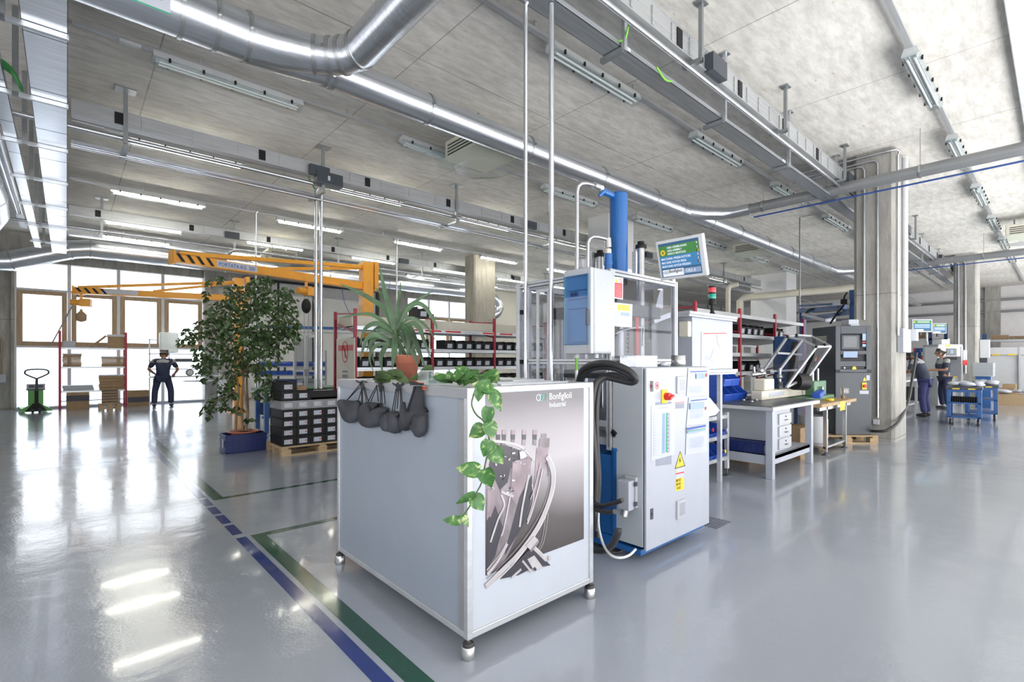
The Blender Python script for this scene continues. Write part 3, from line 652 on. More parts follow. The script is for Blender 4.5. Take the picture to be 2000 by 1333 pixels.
# air diffusers under the ceiling
df = None
def diffuser():
    t = thing('air_diffuser', '', 'air unit', (0, 0, 0))
    b = MB(M['offwhite']); s = .42; b.box(-s, s, -s, s, .0, .30); b.build('housing', parent=t, local=True, bevel=.02)
    b = MB(M['darkgap']); [b.box(-s-.003, s+.003, -s+.08, s-.08, .05+.05*k, .07+.05*k) for k in range(4)]; [b.box(-s+.08, s-.08, -s-.003, s+.003, .05+.05*k, .07+.05*k) for k in range(4)]; b.build('grille', parent=t, local=True)
    b = MB(M['lampglass']); v = [(math.cos(PI/8+k*PI/4)*.82, math.sin(PI/8+k*PI/4)*.82, 0.0) for k in range(8)]; w = [(math.cos(PI/8+k*PI/4)*.45, math.sin(PI/8+k*PI/4)*.45, -.16) for k in range(8)]
    b.add(v+w, [(k, (k+1) % 8, 8+(k+1) % 8, 8+k) for k in range(8)]+[tuple(range(8, 16))[::-1]]); b.build('deflector', parent=t, local=True)
    MB(M['strut']).box(-.3, -.27, -.3, -.27, .3, .56).box(.27, .3, .27, .3, .3, .56).build('hanger_rod', parent=t, local=True); return t
for i, (u, v, z, lab) in enumerate(((940, 312, 4.7, 'clear octagonal air deflector unit hanging just below the round duct'), (1470, 497, 4.7, 'white square air unit by the far part of the round duct'), (2010, 462, 4.7, 'slatted air unit cut off by the right edge'), (545, 512, 4.5, 'white air unit behind the raised orange crane arm'))):
    p = P(u, v, z)
    if df is None: df = diffuser(); o = df
    else: o = dup(df)
    o.location = (p.x, p.y, z); o['label'] = lab; o['group'] = 'air units'
# ================================================================ DISPLAY CABINET IN THE FOREGROUND
x0, x1, y0, y1, z0, z1 = 1.44, 2.40, 1.92, 3.47, .094, 1.318
t = thing('display_cabinet', 'waist-high panelled cabinet on four round feet with a printed poster', 'cabinet', (1.92, 2.7, 0))
A = MB(M['alu']); w = .032
for x in (x0, x1-w):
    for y in (y0, y1-w): A.box(x, x+w, y, y+w, z0, z1)
for z in (z0, z1-w):
    A.box(x0+w, x1-w, y0+.002, y0+w, z, z+w).box(x0+w, x1-w, y1-w, y1, z, z+w)
    A.box(x0+.002, x0+w, y0+w, y1-w, z, z+w).box(x1-w, x1, y0+w, y1-w, z, z+w)
A.build('frame', parent=t, bevel=.003)
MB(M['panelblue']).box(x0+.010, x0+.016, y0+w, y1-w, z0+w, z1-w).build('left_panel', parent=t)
MB(M['alumatte']).box(x0-.0015, x0+.009, y0+.004, y1-.004, z1-.052, z1-.004).box(x0+.001, x0+.009, y0+w, y0+.075, z0+w, z1-.06).build('panel_trim', parent=t)
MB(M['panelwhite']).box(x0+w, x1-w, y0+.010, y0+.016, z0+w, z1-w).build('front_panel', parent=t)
MB(M['panelwhite']).box(x1-.016, x1-.010, y0+w, y1-w, z0+w, z1-w).box(x0+w, x1-w, y1-.016, y1-.010, z0+w, z1-w).build('rear_panel', parent=t)
MB(M['elecgrey']).box(x0+w, x1-w, y0+w, y1-w, z1-.012, z1-.006).build('top_panel', parent=t)
b = MB(M['alu']); [b.box(x0+.35, x1-.05, y, y+.03, z1-.006, z1+.004) for y in (y0+.16, y0+.30)]; b.box(x1-.34, x1-.06, y0+.36, y0+1.2, z1-.006, z1+.012); b.build('top_rail', parent=t)
for x, y in ((x0+.016, y0+.016), (x1-.016, y0+.016), (x0+.016, y1-.016), (x1-.016, y1-.016)):
    f_ = MB(M['steel']).lathe((x, y, 0), [(.033, 0), (.034, .004), (.034, .058), (.030, .062)], 24).build('foot', parent=t)
    MB(M['rubber']).lathe((x, y, .062), [(.028, 0), (.028, .012), (.018, .018), (.012, .02), (.012, .034)], 16).build('foot_cup', parent=f_)
tag(MB(M['white']).box(x0-.001, x0+.0, 2.08, 2.12, z1-.05, z1-.046).build('sticker_strip'), 'tiny white mark on the top rim of the cabinet', 'sticker')
# the poster
YP = y0+.0095
pxl = lambda zx, zy, k=0: PY(940+.3*zx, 760+.3*zy, YP-.0006*k)
b = MB(M['poster'], M['pr_dark'], M['pr_mid'], M['pr_mauve'], M['pr_light'], M['pr_white'])
pl = PY(948, 1150, YP).x; pr = PY(1140, 1080, YP).x; zt = z1-.034; zb = .375
b.use(M['poster']).box(pl, pr, YP-.0012, YP+.0005, zb, zt)
L = [0]
def sh(m, pts, k=1): b.use(M[m]).prism([pxl(x, y, 2+k) for x, y in pts], (0, -.0003, 0))
def bd(m, pts, w, k=1):
    q = [pxl(x, y, 2+k) for x, y in pts]; qs = []
    for i in range(len(q)-1):
        p0 = q[max(i-1, 0)]; p1 = q[i]; p2 = q[i+1]; p3 = q[min(i+2, len(q)-1)]
        for kk in range(6):
            tt = kk/6; qs.append(.5*((2*p1)+(-p0+p2)*tt+(2*p0-5*p1+4*p2-p3)*tt*tt+(-p0+3*p1-3*p2+p3)*tt**3))
    qs.append(q[-1]); b.use(M[m]).band(qs, w, (0, -.0003, 0))
sh('pr_mid', [(36, 620), (60, 480), (130, 420), (230, 420), (330, 450), (300, 640), (300, 760), (230, 960), (150, 1130), (36, 1220)], 1)
sh('pr_dark', [(50, 500), (75, 380), (130, 355), (250, 400), (290, 440), (190, 520), (170, 610), (120, 660)], 2)
sh('pr_dark', [(36, 860), (90, 760), (140, 900), (90, 1090), (36, 1180)], 2)
sh('pr_dark', [(170, 1000), (250, 700), (330, 560), (330, 700), (290, 860), (150, 1090)], 2)
sh('pr_mauve', [(190, 700), (205, 470), (325, 455), (320, 560), (270, 640), (230, 760)], 3)
sh('pr_mauve', [(345, 600), (360, 385), (440, 380), (425, 480), (380, 640), (330, 760)], 3)
sh('pr_mid', [(375, 380), (380, 325), (445, 320), (442, 380)], 4); sh('pr_mid', [(390, 322), (392, 294), (425, 292), (424, 322)], 4)
sh('pr_mauve', [(36, 800), (40, 655), (85, 640), (90, 760), (60, 840)], 3)
for cx_ in (112, 150, 208, 280, 350):
    sh('pr_mauve', [(cx_-14, 300), (cx_-12, 268), (cx_+14, 268), (cx_+16, 300)], 4); sh('pr_dark', [(cx_-13, 330), (cx_-14, 298), (cx_+12, 298), (cx_+10, 332)], 5)
    sh('pr_mid', [(cx_-16, 365), (cx_-12, 330), (cx_+10, 330), (cx_+8, 370)], 4)
bd('pr_light', [(66, 338), (140, 345), (220, 360), (280, 390), (320, 430), (338, 465)], .012, 6)
bd('pr_white', [(70, 346), (150, 352), (230, 370), (280, 398), (325, 450)], .004, 7)
rng = random.Random(3)
for i in range(46):
    x = rng.uniform(55, 285); y = rng.uniform(370, 500) if rng.random() < .6 else rng.uniform(520, 690); x = min(x, 200) if y > 500 else x
    w_ = rng.uniform(5, 22); h_ = rng.uniform(4, 14); a = rng.uniform(-8, 8)
    sh(rng.choice(('pr_light', 'pr_mid', 'pr_dark', 'pr_white')), [(x, y), (x+w_, y+a), (x+w_, y+a+h_), (x, y+h_)], 8)
sh('pr_white', [(248, 408), (285, 408), (292, 445), (255, 460)], 9)
bd('pr_light', [(130, 668), (165, 685), (210, 700)], .013, 9)
for pts, w_ in (([(60, 1000), (110, 850), (150, 760), (130, 690)], .012), ([(200, 640), (150, 900), (130, 960)], .010), ([(310, 560), (270, 760), (250, 900)], .014), ([(330, 620), (340, 720), (300, 860)], .008), ([(40, 1210), (110, 1120), (170, 1010)], .016), ([(36, 1180), (120, 1080), (165, 1000)], .006)): bd('pr_light', pts, w_, 6)
bd('pr_light', [(428, 440), (455, 500), (468, 580), (455, 680), (415, 800), (350, 930), (240, 1080), (130, 1190), (30, 1290)], [.016, .022, .024, .025, .028, .032, .036, .038, .040]*6+[.04]*3 if False else .030, 10)
bd('pr_white', [(440, 430), (472, 500), (482, 560), (474, 660), (440, 770), (400, 870), (330, 985), (220, 1130), (100, 1250)], .007, 11)
bd('pr_mid', [(430, 470), (448, 560), (440, 660), (400, 780), (340, 890), (240, 1030), (120, 1160), (34, 1240)], .005, 12)
bd('pr_dark', [(425, 480), (436, 540), (432, 570)], .005, 13)
for k_ in (0, 14): bd('pr_light', [(436-k_, 810), (425-k_, 900), (405-k_, 1000), (375-k_, 1060)], .003, 10)
bd('pr_light', [(388, 480), (350, 640), (320, 720)], .006, 12); bd('pr_light', [(400, 520), (372, 650), (330, 800), (300, 880)], .010, 11)
sh('pr_dark', [(120, 1240), (330, 1030), (452, 1150), (330, 1170), (240, 1215)], 13)
sh('pr_light', [(290, 1020), (345, 958), (372, 985), (318, 1050)], 15); sh('pr_mid', [(318, 1050), (372, 985), (376, 1000), (325, 1064)], 16)
bd('pr_light', [(345, 1035), (390, 1080), (425, 1115)], .022, 15); bd('pr_white', [(350, 1030), (430, 1105)], .004, 16); sh('pr_light', [(436, 1095), (452, 1088), (458, 1110), (442, 1124)], 16)
bd('pr_light', [(268, 1120), (330, 1195)], .012, 15); sh('pr_light', [(300, 1110), (345, 1085), (400, 1160), (345, 1190)], 14); bd('pr_light', [(200, 1230), (260, 1175)], .014, 14)
sh('pr_dark', [(335, 1170), (350, 1160), (362, 1178), (348, 1188)], 16)
pb = b.build('poster', parent=t)
MB(M['white']).text('Bonfiglioli', .052, onY(PY(1072, 780, YP).x, YP-.002, PY(1072, 781, YP).z), sx=.94).build('poster_lettering', parent=pb)
MB(M['white']).text('Industrial', .040, onY(PY(1072, 795, YP).x, YP-.002, PY(1072, 796, YP).z), sx=.92).build('poster_lettering', parent=pb)
b = MB(M['white'], M['printlight'], M['printgreen'])
for k, (m_, lx) in enumerate((('white', 1051.5), ('printlight', 1056.5), ('printgreen', 1062))):
    c = PY(lx, 777, YP); b.use(M[m_]); pts = [(c.x+.0185*math.cos(a)*(.9), YP-.0015-.0004*k, c.z+.0165*math.sin(a)) for a in [2*PI*i/20 for i in range(21)]]
    if k == 2: pts = pts[2:-1]+[(c.x+.019, YP-.0023, c.z+.018)]
    b.band(pts, .0045, (0, -.0003, 0))
b.build('poster_logo', parent=pb)
# ---------------------------------------------------------------- overshoes hanging from the rim
def inflate(b, poly, depth, X):
    """soft pouch: pixel outline poly on the plane x=X, bulging towards -x by depth"""
    pts = [PX(640+.15*u, 700+.15*v, X) for u, v in poly]; n = len(pts); q = []
    for i in range(n):
        p0, p1, p2, p3 = pts[i-1], pts[i], pts[(i+1) % n], pts[(i+2) % n]
        for k in range(3):
            tt = k/3; q.append(.5*((2*p1)+(-p0+p2)*tt+(2*p0-5*p1+4*p2-p3)*tt*tt+(-p0+3*p1-3*p2+p3)*tt**3))
    n = len(q); c = sum(q, Vector())/n; rings = [(1.0, 0), (1.03, depth*.35), (.93, depth*.72), (.70, depth*.94), (.35, depth*1.03)]
    vs = []
    for s_, dx in rings: vs += [Vector((X-dx, c.y+(p.y-c.y)*s_, c.z+(p.z-c.z)*s_)) for p in q]
    vs.append(Vector((X-depth*1.05, c.y, c.z))); fs = [(r*n+i, r*n+(i+1) % n, (r+1)*n+(i+1) % n, (r+1)*n+i) for r in range(len(rings)-1) for i in range(n)]
    fs += [((len(rings)-1)*n+i, (len(rings)-1)*n+(i+1) % n, len(vs)-1) for i in range(n)]; fs.append(tuple(range(n))[::-1])
    return b.add(vs, fs, True)
XS = x0-.004
zz = lambda u, v, dx=0: PX(640+.15*u, 700+.15*v, XS-dx)
SH = [
 ('leftmost', [[(165, 555), (235, 545), (330, 605), (400, 550), (430, 610), (425, 760), (390, 812), (330, 840), (280, 830), (230, 770), (190, 650)]],
  [[(430, 330), (250, 548)], [(415, 380), (262, 540)], [(450, 390), (395, 560)], [(452, 400), (455, 620)], [(440, 400), (445, 600)], [(480, 380), (530, 570)], [(470, 390), (505, 560)]], [(370, 295), (420, 320), (450, 300), (505, 310)], 455),
 ('second from the left, with a wide pouch', [[(490, 600), (560, 572), (630, 690), (690, 640), (790, 655), (745, 780), (725, 850), (650, 893), (540, 900), (470, 860), (440, 780), (445, 690)]],
  [[(640, 350), (530, 560)], [(650, 360), (560, 565)], [(640, 370), (660, 570)], [(690, 370), (688, 640)], [(700, 370), (712, 640)], [(725, 360), (750, 600)]], [(620, 305), (680, 325), (750, 295)], 690),
 ('third from the left, with a double pouch', [[(820, 705), (845, 700), (850, 800), (850, 940), (815, 955), (770, 940), (740, 880), (738, 800), (770, 740)], [(855, 705), (920, 700), (970, 780), (975, 880), (945, 960), (900, 978), (858, 950), (852, 820)]],
  [[(890, 400), (840, 690)], [(905, 400), (870, 690)], [(925, 400), (905, 660)], [(945, 400), (955, 730)], [(955, 370), (985, 770)]], [(850, 325), (880, 350), (960, 350), (985, 318)], 920),
]
first = None
for k, (nm, pouches, straps, hook, hx) in enumerate(SH):
    c = zz(hook[0][0], hook[0][1]); tt = thing('overshoe', 'charcoal overshoe hanging on the cabinet rim, %s' % nm, 'overshoe', (c.x, c.y, c.z-.2), group=None)
    for p in pouches:
        b = MB(M['textile']); inflate(b, p, .045, XS); b.build('pouch', parent=tt)
    b = MB(M['darkgap']); u_ = pouches[0][1]; b.prism([zz(u_[0]+20, u_[1]+5, .006), zz(u_[0]+150, u_[1]+15, .006), zz(u_[0]+75, u_[1]+100, .006)], (-.030, 0, 0)); b.build('opening', parent=tt)
    b = MB(M['textile']); b.bar(zz(hx-18, 330, .008), zz(hx, 420, .012), .030, .006, (1, 0, 0)); b.build('strap_plate', parent=tt)
    for s_ in straps: MB(M['black']).tube([zz(*s_[0], .014), zz((s_[0][0]+s_[1][0])/2, (s_[0][1]+s_[1][1])/2, .018), zz(*s_[1], .022)], .0030, n=6).build('strap', parent=tt)
    MB(M['rubber']).tube([zz(*p, .006) for p in hook], .0055, n=8, smooth=3).build('hook', parent=tt)
tt = thing('overshoe', 'charcoal overshoe pair with orange piping, rightmost on the cabinet rim', 'overshoe', zz(1200, 900))
for p in ([(1010, 575), (1040, 690), (1150, 680), (1165, 750), (1145, 850), (1090, 910), (1040, 945), (985, 905), (980, 850), (1005, 770)], [(1180, 745), (1285, 730), (1298, 800), (1290, 955), (1215, 1028), (1165, 965), (1120, 880), (1165, 840)]):
    b = MB(M['textile']); inflate(b, p, .045, XS); b.build('pouch', parent=tt)
b = MB(M['textile']); b.prism([zz(*p, .012) for p in ((1140, 365), (1235, 365), (1250, 620), (1290, 740), (1180, 760), (1060, 690), (1085, 600))], (-.012, 0, 0)); b.build('tongue', parent=tt, bevel=.002)
b = MB(M['black']); b.prism([zz(*p, .024) for p in ((1135, 365), (1150, 380), (1050, 700), (1035, 670))], (-.004, 0, 0)).bar(zz(1265, 650, .03), zz(1300, 700, .03), .012, .010); b.build('strap', parent=tt)
b = MB(M['textile']); b.prism([zz(*p, .004) for p in ((1115, 300), (1260, 325), (1250, 350), (1130, 350))], (-.03, 0, 0)); b.build('toe_cap', parent=tt, bevel=.004)
b = MB(M['orangetrim']); b.tube([zz(1125, 290, .02), zz(1190, 318, .03), zz(1255, 322, .02)], .0018, n=6, smooth=3); [b.tube([zz(1235, v, .016), zz(1282, v+4, .010)], .0018, n=6) for v in (368, 378, 398, 408)]; b.build('piping', parent=tt)
# ---------------------------------------------------------------- potted yucca on the cabinet
def blade(b, pts, w, fold=.25, up=Vector((0, 0, 1))):
    q = []; n = len(pts)
    for i in range(n-1):
        p0 = pts[max(i-1, 0)]; p1 = pts[i]; p2 = pts[i+1]; p3 = pts[min(i+2, n-1)]
        for k in range(6):
            t_ = k/6; q.append(.5*((2*p1)+(-p0+p2)*t_+(2*p0-5*p1+4*p2-p3)*t_*t_+(-p0+3*p1-3*p2+p3)*t_**3))
    q.append(pts[-1]); m = len(q); vs = []
    view = Vector((FW[0], FW[1], 0))
    for i, p in enumerate(q):
        T = (q[min(i+1, m-1)]-q[max(i-1, 0)]).normalized(); X_ = T.cross(view); X_ = X_.normalized() if X_.length > .05 else Vector((RT[0], RT[1], 0)); Nn = X_.cross(T)
        s_ = i/(m-1); ww = w*(.45+.55*min(1, s_*4))*(1-max(0, (s_-.45)/.55)**1.6)*.5
        vs += [p-X_*ww-Nn*ww*fold, p, p+X_*ww-Nn*ww*fold]
    return b.add(vs, [(3*i, 3*i+1, 3*i+4, 3*i+3) for i in range(m-1)]+[(3*i+1, 3*i+2, 3*i+5, 3*i+4) for i in range(m-1)], True)
pc = Vector((1.62, 2.80, z1)); dpot = 3.165
t = thing('potted_yucca', 'spiky green yucca in a terracotta-coloured pot on the cabinet', 'potted plant', pc)
MB(M['terra']).lathe(pc, [(.052, 0), (.058, .003), (.071, .115), (.078, .116), (.080, .160), (.083, .162), (.083, .168), (.075, .168), (.073, .145)], 32).build('pot', parent=t)
MB(M['soil']).cyl(pc+Vector((0, 0, .12)), pc+Vector((0, 0, .148)), .073, n=24).build('soil', parent=t)
MB(M['leaf']).tube([pc+Vector((0, 0, .14)), PD(780, 670, dpot), PD(771, 645, dpot)], [.012, .011, .014], n=8).build('stem', parent=t)
YL = [([(771, 650), (766, 620), (752, 570), (741, 517)], 14, 0), ([(774, 650), (777, 610), (780, 580), (783, 549)], 10, .02), ([(769, 650), (751, 605), (724, 584), (690, 566), (661, 554)], 12, .05), ([(776, 645), (787, 611), (808, 592), (848, 567)], 12, .04),
      ([(768, 648), (745, 626), (714, 613), (653, 624)], 9, .06), ([(777, 642), (795, 607), (814, 593), (833, 603), (851, 634), (853, 645)], 11, 0), ([(766, 672), (739, 655), (716, 664), (703, 706)], 13, -.06), ([(768, 668), (737, 658), (724, 678), (732, 712)], 12, -.05),
      ([(768, 650), (739, 632), (713, 643), (703, 676)], 11, .03), ([(772, 648), (771, 680), (766, 722)], 15, -.09), ([(783, 630), (792, 650), (800, 672), (810, 695), (817, 718)], 16, -.08), ([(784, 640), (800, 640), (818, 685), (831, 720)], 14, -.04),
      ([(780, 645), (805, 632), (820, 643), (829, 668), (844, 704)], 12, .0), ([(778, 640), (800, 622), (820, 628), (837, 643), (853, 670)], 8, .04), ([(768, 676), (750, 672), (732, 678), (722, 700), (730, 728)], 9, -.07), ([(770, 672), (755, 676), (744, 700), (748, 731)], 12, -.06),
      ([(770, 640), (760, 600), (745, 575), (730, 560)], 9, .08), ([(775, 655), (786, 655), (800, 690), (812, 725)], 12, -.03), ([(772, 660), (745, 645), (728, 660), (715, 690)], 8, .02), ([(776, 648), (790, 640), (798, 665), (795, 700)], 12, -.1), ([(774, 660), (782, 680), (778, 706)], 9, -.02),
      ([(772, 655), (750, 640), (735, 642), (720, 655)], 8, .06), ([(773, 670), (790, 664), (806, 668), (815, 680)], 8, .03)]
b = MB(M['yucca'])
for pts, w_, dd in YL: blade(b, [PD(u, v, dpot+dd*min(1, i/2)) for i, (u, v) in enumerate(pts)], w_*dpot/FPX*.82)
b.build('foliage', parent=t)
# ---------------------------------------------------------------- trailing pothos
def leafshape(b, c, L_, W_, tip, nrm, curl=.12):
    """heart-shaped leaf: c base, tip direction, nrm surface normal"""
    T = Vector(tip).normalized(); Nn = Vector(nrm); Nn = (Nn-T*Nn.dot(T)).normalized(); X_ = T.cross(Nn)
    prof = [(-.05, .0), (-.10, .30), (0.02, .44), (.22, .50), (.45, .45), (.65, .32), (.82, .16), (1.0, 0)]
    vs = []
    for s_, w_ in prof:
        z_ = -curl*L_*(s_-.3)**2; e_ = Nn*(w_*W_*.35)
        vs += [c+T*L_*s_+X_*W_*w_+Nn*z_+e_, c+T*L_*max(s_, 0)+Nn*z_, c+T*L_*s_-X_*W_*w_+Nn*z_+e_]
    return b.add(vs, [(3*i, 3*i+1, 3*i+4, 3*i+3) for i in range(7)]+[(3*i+1, 3*i+2, 3*i+5, 3*i+4) for i in range(7)], True)
t = thing('trailing_pothos', 'variegated pothos vine lying on the cabinet and trailing down its corner', 'plant', PD(935, 757, 2.36))
vine = [(880, 744, 2.62), (905, 742, 2.5), (930, 748, 2.38), (926, 768, 2.30), (921, 790, 2.28), (930, 810, 2.28), (945, 824, 2.28), (953, 848, 2.28), (957, 872, 2.28), (950, 897, 2.28), (946, 915, 2.27), (940, 945, 2.27), (928, 967, 2.25), (917, 990, 2.24), (903, 1010, 2.24)]
MB(M['leaf']).tube([PD(*p) for p in vine], .0035, n=8, smooth=4).build('vine_stem', parent=t)
CAMN = Vector((-FW[0], -FW[1], .25)); RTV = Vector((RT[0], RT[1], 0)); rng = random.Random(11)
def vleaf(b, u, v, d, L_, ang, wr=.85, tilt=0):
    a = math.radians(ang); T = RTV*math.cos(a)+Vector((0, 0, math.sin(a))); px = d/FPX
    c = PD(u, v, d)-T*L_*px*.5; n_ = CAMN+RTV*rng.uniform(-.5, .5)+Vector((0, 0, rng.uniform(-.1, .5)+tilt)); leafshape(b, c, L_*px, L_*px*wr, T, n_)
b = MB(M['pothos'])
for (u, v, L_, ang, wr) in ((935, 773, 26, -95, .8), (970, 786, 42, -65, .65), (952, 815, 36, -100, .75), (929, 846, 34, -150, .95), (958, 843, 34, -70, .95), (950, 878, 34, -110, .95), (972, 893, 36, -50, .95), (912, 917, 46, 175, .7), (954, 936, 38, -70, .95),
                           (907, 976, 42, 205, .42), (935, 985, 34, -55, .95), (881, 1017, 36, 178, .55), (909, 1019, 28, -60, .6), (938, 754, 34, 165, .9), (957, 760, 28, -20, .9), (948, 750, 26, 40, .9)): vleaf(b, u, v, 2.24+.02*rng.random(), L_, ang, wr)
for i in range(34):
    u = rng.uniform(862, 965); d = 2.42+(965-u)*.003; v = 746-rng.uniform(0, 16)*(1 if u > 890 else .6)
    vleaf(b, u, v, d+rng.uniform(-.08, .12), rng.uniform(24, 34), rng.choice((rng.uniform(-40, 40), rng.uniform(150, 215))), .7, .9)
for u, v, a in ((900, 724, 150), (893, 733, 200), (912, 735, -30)): vleaf(b, u, v, 2.62, 30, a, .8, .3)
b.build('foliage', parent=t)
b = MB(M['leaf']); 
for u, v, L_, a in ((757, 737, 40, -10), (770, 728, 30, 160), (744, 741, 34, 178), (818, 738, 44, -172), (828, 728, 34, -155), (790, 744, 30, -30)): vleaf(b, u, v, 3.0, L_, a, .6, .4)
b.build('green_foliage', parent=t)
# ---------------------------------------------------------------- clear box and cup
c = PD(844, 751, 2.80); t = thing('glass_box', 'open clear box on the cabinet between pot and vine', 'box', (c.x, c.y, z1))
b = MB(M['clear']); s_ = .058; hh = .075
for dx0, dx1, dy0, dy1 in ((-s_, s_, -s_, -s_+.003), (-s_, s_, s_-.003, s_), (-s_, -s_+.003, -s_, s_), (s_-.003, s_, -s_, s_)): b.box(c.x+dx0, c.x+dx1, c.y+dy0, c.y+dy1, z1, z1+hh)
b.build('glass_wall', parent=t)
b = MB(M['white']); 
for sx in (-1, 1): b.box(c.x+sx*s_-.0015, c.x+sx*s_+.0015, c.y-s_, c.y+s_, z1+hh-.002, z1+hh).box(c.x-s_, c.x+s_, c.y+sx*s_-.0015, c.y+sx*s_+.0015, z1+hh-.002, z1+hh)
b.build('edge', parent=t)
tag(MB(M['lampglass']).lathe((c.x-.008, c.y-.005, z1+.002), [(.028, 0), (.032, .03), (.03, .06), (.026, .062)], 16).build('glass_jar'), 'small clear jar inside the open clear box', 'jar')
# ================================================================ ROTOR PRESS
Zc = lambda x, y: (1000+.225*x, 440+.225*y)      # detail crop -> picture pixels
fx0, fx1, fy0, fy1, ft = 3.02, 3.98, 2.25, 3.30, 2.14
t = thing('press_machine', 'tall aluminium-framed press with clear guards, blue cylinder and blue base', 'machine', (3.5, 2.8, 0))
A = MB(M['alu'])
for x, y in ((fx0, fy0), (fx1-.045, fy0), (fx0, fy1-.045), (fx1-.045, fy1-.045), (fx0, fy1-.16)): A.box(x, x+.045, y, y+.045, .80 if (x, y) != (fx0, fy0) else .78, ft)
for z in (ft-.045, 1.42, .95):
    for y in (fy0, fy1-.045): A.box(fx0+.045, fx1-.045, y, y+.045, z, z+.045)
    for x in (fx0, fx1-.045): A.box(x, x+.045, fy0+.045, fy1-.045, z, z+.045)
A.build('frame', parent=t, bevel=.003)
G = MB(M['darkgap'])
for z in (ft-.045, 1.42): G.box(fx0+.05, fx1-.05, fy0-.001, fy0, z+.019, z+.025).box(fx0-.001, fx0, fy0+.05, fy1-.05, z+.019, z+.025)
G.box(fx0-.001, fx0, fy0+.02, fy0+.025, .8, ft).box(fx1-.03, fx1-.025, fy0-.001, fy0, 1.42, ft); G.build('profile_groove', parent=t)
MB(M['poly']).box(fx0+.045, fx1-.045, fy0+.018, fy0+.023, 1.465, ft-.045).build('front_guard', parent=t)
MB(M['poly']).box(fx0+.018, fx0+.023, fy0+.045, fy1-.045, .995, ft-.045).build('side_guard', parent=t)
MB(M['poly']).box(fx1-.023, fx1-.018, fy0+.045, fy1-.045, .995, ft-.045).box(fx0+.045, fx1-.045, fy1-.023, fy1-.018, .995, ft-.045).build('rear_guard', parent=t)
b = MB(M['alu']); b.box(fx0-.012, fx0+.0, fy1-.30, fy1-.27, .95, ft-.08).box(fx0-.012, fx0, fy0+.62, fy0+.65, .95, ft-.08).box(fx0-.012, fx0, fy0+.65, fy1-.30, ft-.11, ft-.08); b.build('guard_door_frame', parent=t, bevel=.002)
for z in (1.86, 1.42): MB(M['black']).box(fx0-.02, fx0-.0, fy1-.10, fy1-.07, z, z+.04).build('hinge', parent=t)
bs = MB(M['blue']); bs.box(fx0, fx1+.3, fy0-.02, fy1, .05, .14).box(3.20, 3.90, 2.36, 3.1, .14, .80).box(fx0+.02, fx0+.14, fy0-.02, fy0+.12, .14, .74).box(fx0+.02, fx0+.14, fy1-.14, fy1, .14, .74); bs.build('base', parent=t, bevel=.006)
MB(M['blue']).box(3.032, 3.955, 2.0, 2.228, .06, .103).build('cabinet_bracket', parent=t, bevel=.004)
MB(M['blue']).lathe((fx0+.045, fy0-.02, 0), [(.042, .14), (.042, .775), (.046, .78), (.046, .80)], 20).build('lower_post', parent=t)
MB(M['steel']).lathe((fx0+.045, fy0-.02, 0), [(.028, .80), (.028, 1.40), (.02, 1.41)], 16).build('guide_rod', parent=t)
for x, y in ((3.1, 2.3), (3.9, 2.4), (3.1, 3.2), (3.9, 3.2)): MB(M['rubber']).lathe((x, y, 0), [(.08, 0), (.085, .01), (.08, .022), (.03, .03), (.02, .05)], 20).build('machine_foot', parent=t)
b = MB(M['elecgrey']); b.box(3.08, 3.92, 2.31, 3.24, .80, .86).box(3.35, 3.85, 2.4, 2.8, .86, 1.02); b.build('work_table', parent=t, bevel=.006)
for x, y, zt_ in ((3.26, 2.45, 1.82), (3.73, 2.46, 2.46), (3.67, 2.86, 2.44), (3.32, 3.0, 1.82)): MB(M['steel']).cyl((x, y, .86), (x, y, zt_), .032, n=20).build('guide_column', parent=t)
for x, y, z in ((3.73, 2.46, 2.43), (3.67, 2.86, 2.41)): MB(M['black']).lathe((x, y, z), [(.045, 0), (.048, .005), (.048, .03), (.03, .032), (.03, .06)], 20).build('column_cap', parent=t)
MB(M['darkgrey']).box(3.24, 3.92, 2.38, 3.06, 1.82, 1.92).box(3.3, 3.86, 2.42, 3.0, 1.30, 1.37).build('press_plate', parent=t, bevel=.006)
MB(M['steel']).lathe((3.6, 2.6, 0), [(.055, 1.37), (.055, 1.82)], 24).build('ram', parent=t)
cyl = MB(M['blue']).lathe((3.6, 2.6, 0), [(.078, 1.92), (.078, 2.90), (.072, 2.915), (.02, 2.92)], 36).build('hydraulic_cylinder', parent=t)
b = MB(M['brightred']); q = PY(*Zc(1088, 800), 2.3); b.box(q.x-.02, q.x+.02, 2.30, 2.31, 1.46, q.z).sphere(PY(*Zc(1038, 655), 2.4), .016); b.build('red_strip', parent=t)
b = MB(M['black']); q = PY(*Zc(885, 560), 2.285); b.box(fx0+.05, PY(*Zc(1085, 440), 2.285).x, 2.286, 2.29, PY(*Zc(880, 665), 2.286).z, ft-.05); b.build('dark_inner_plate', parent=t)
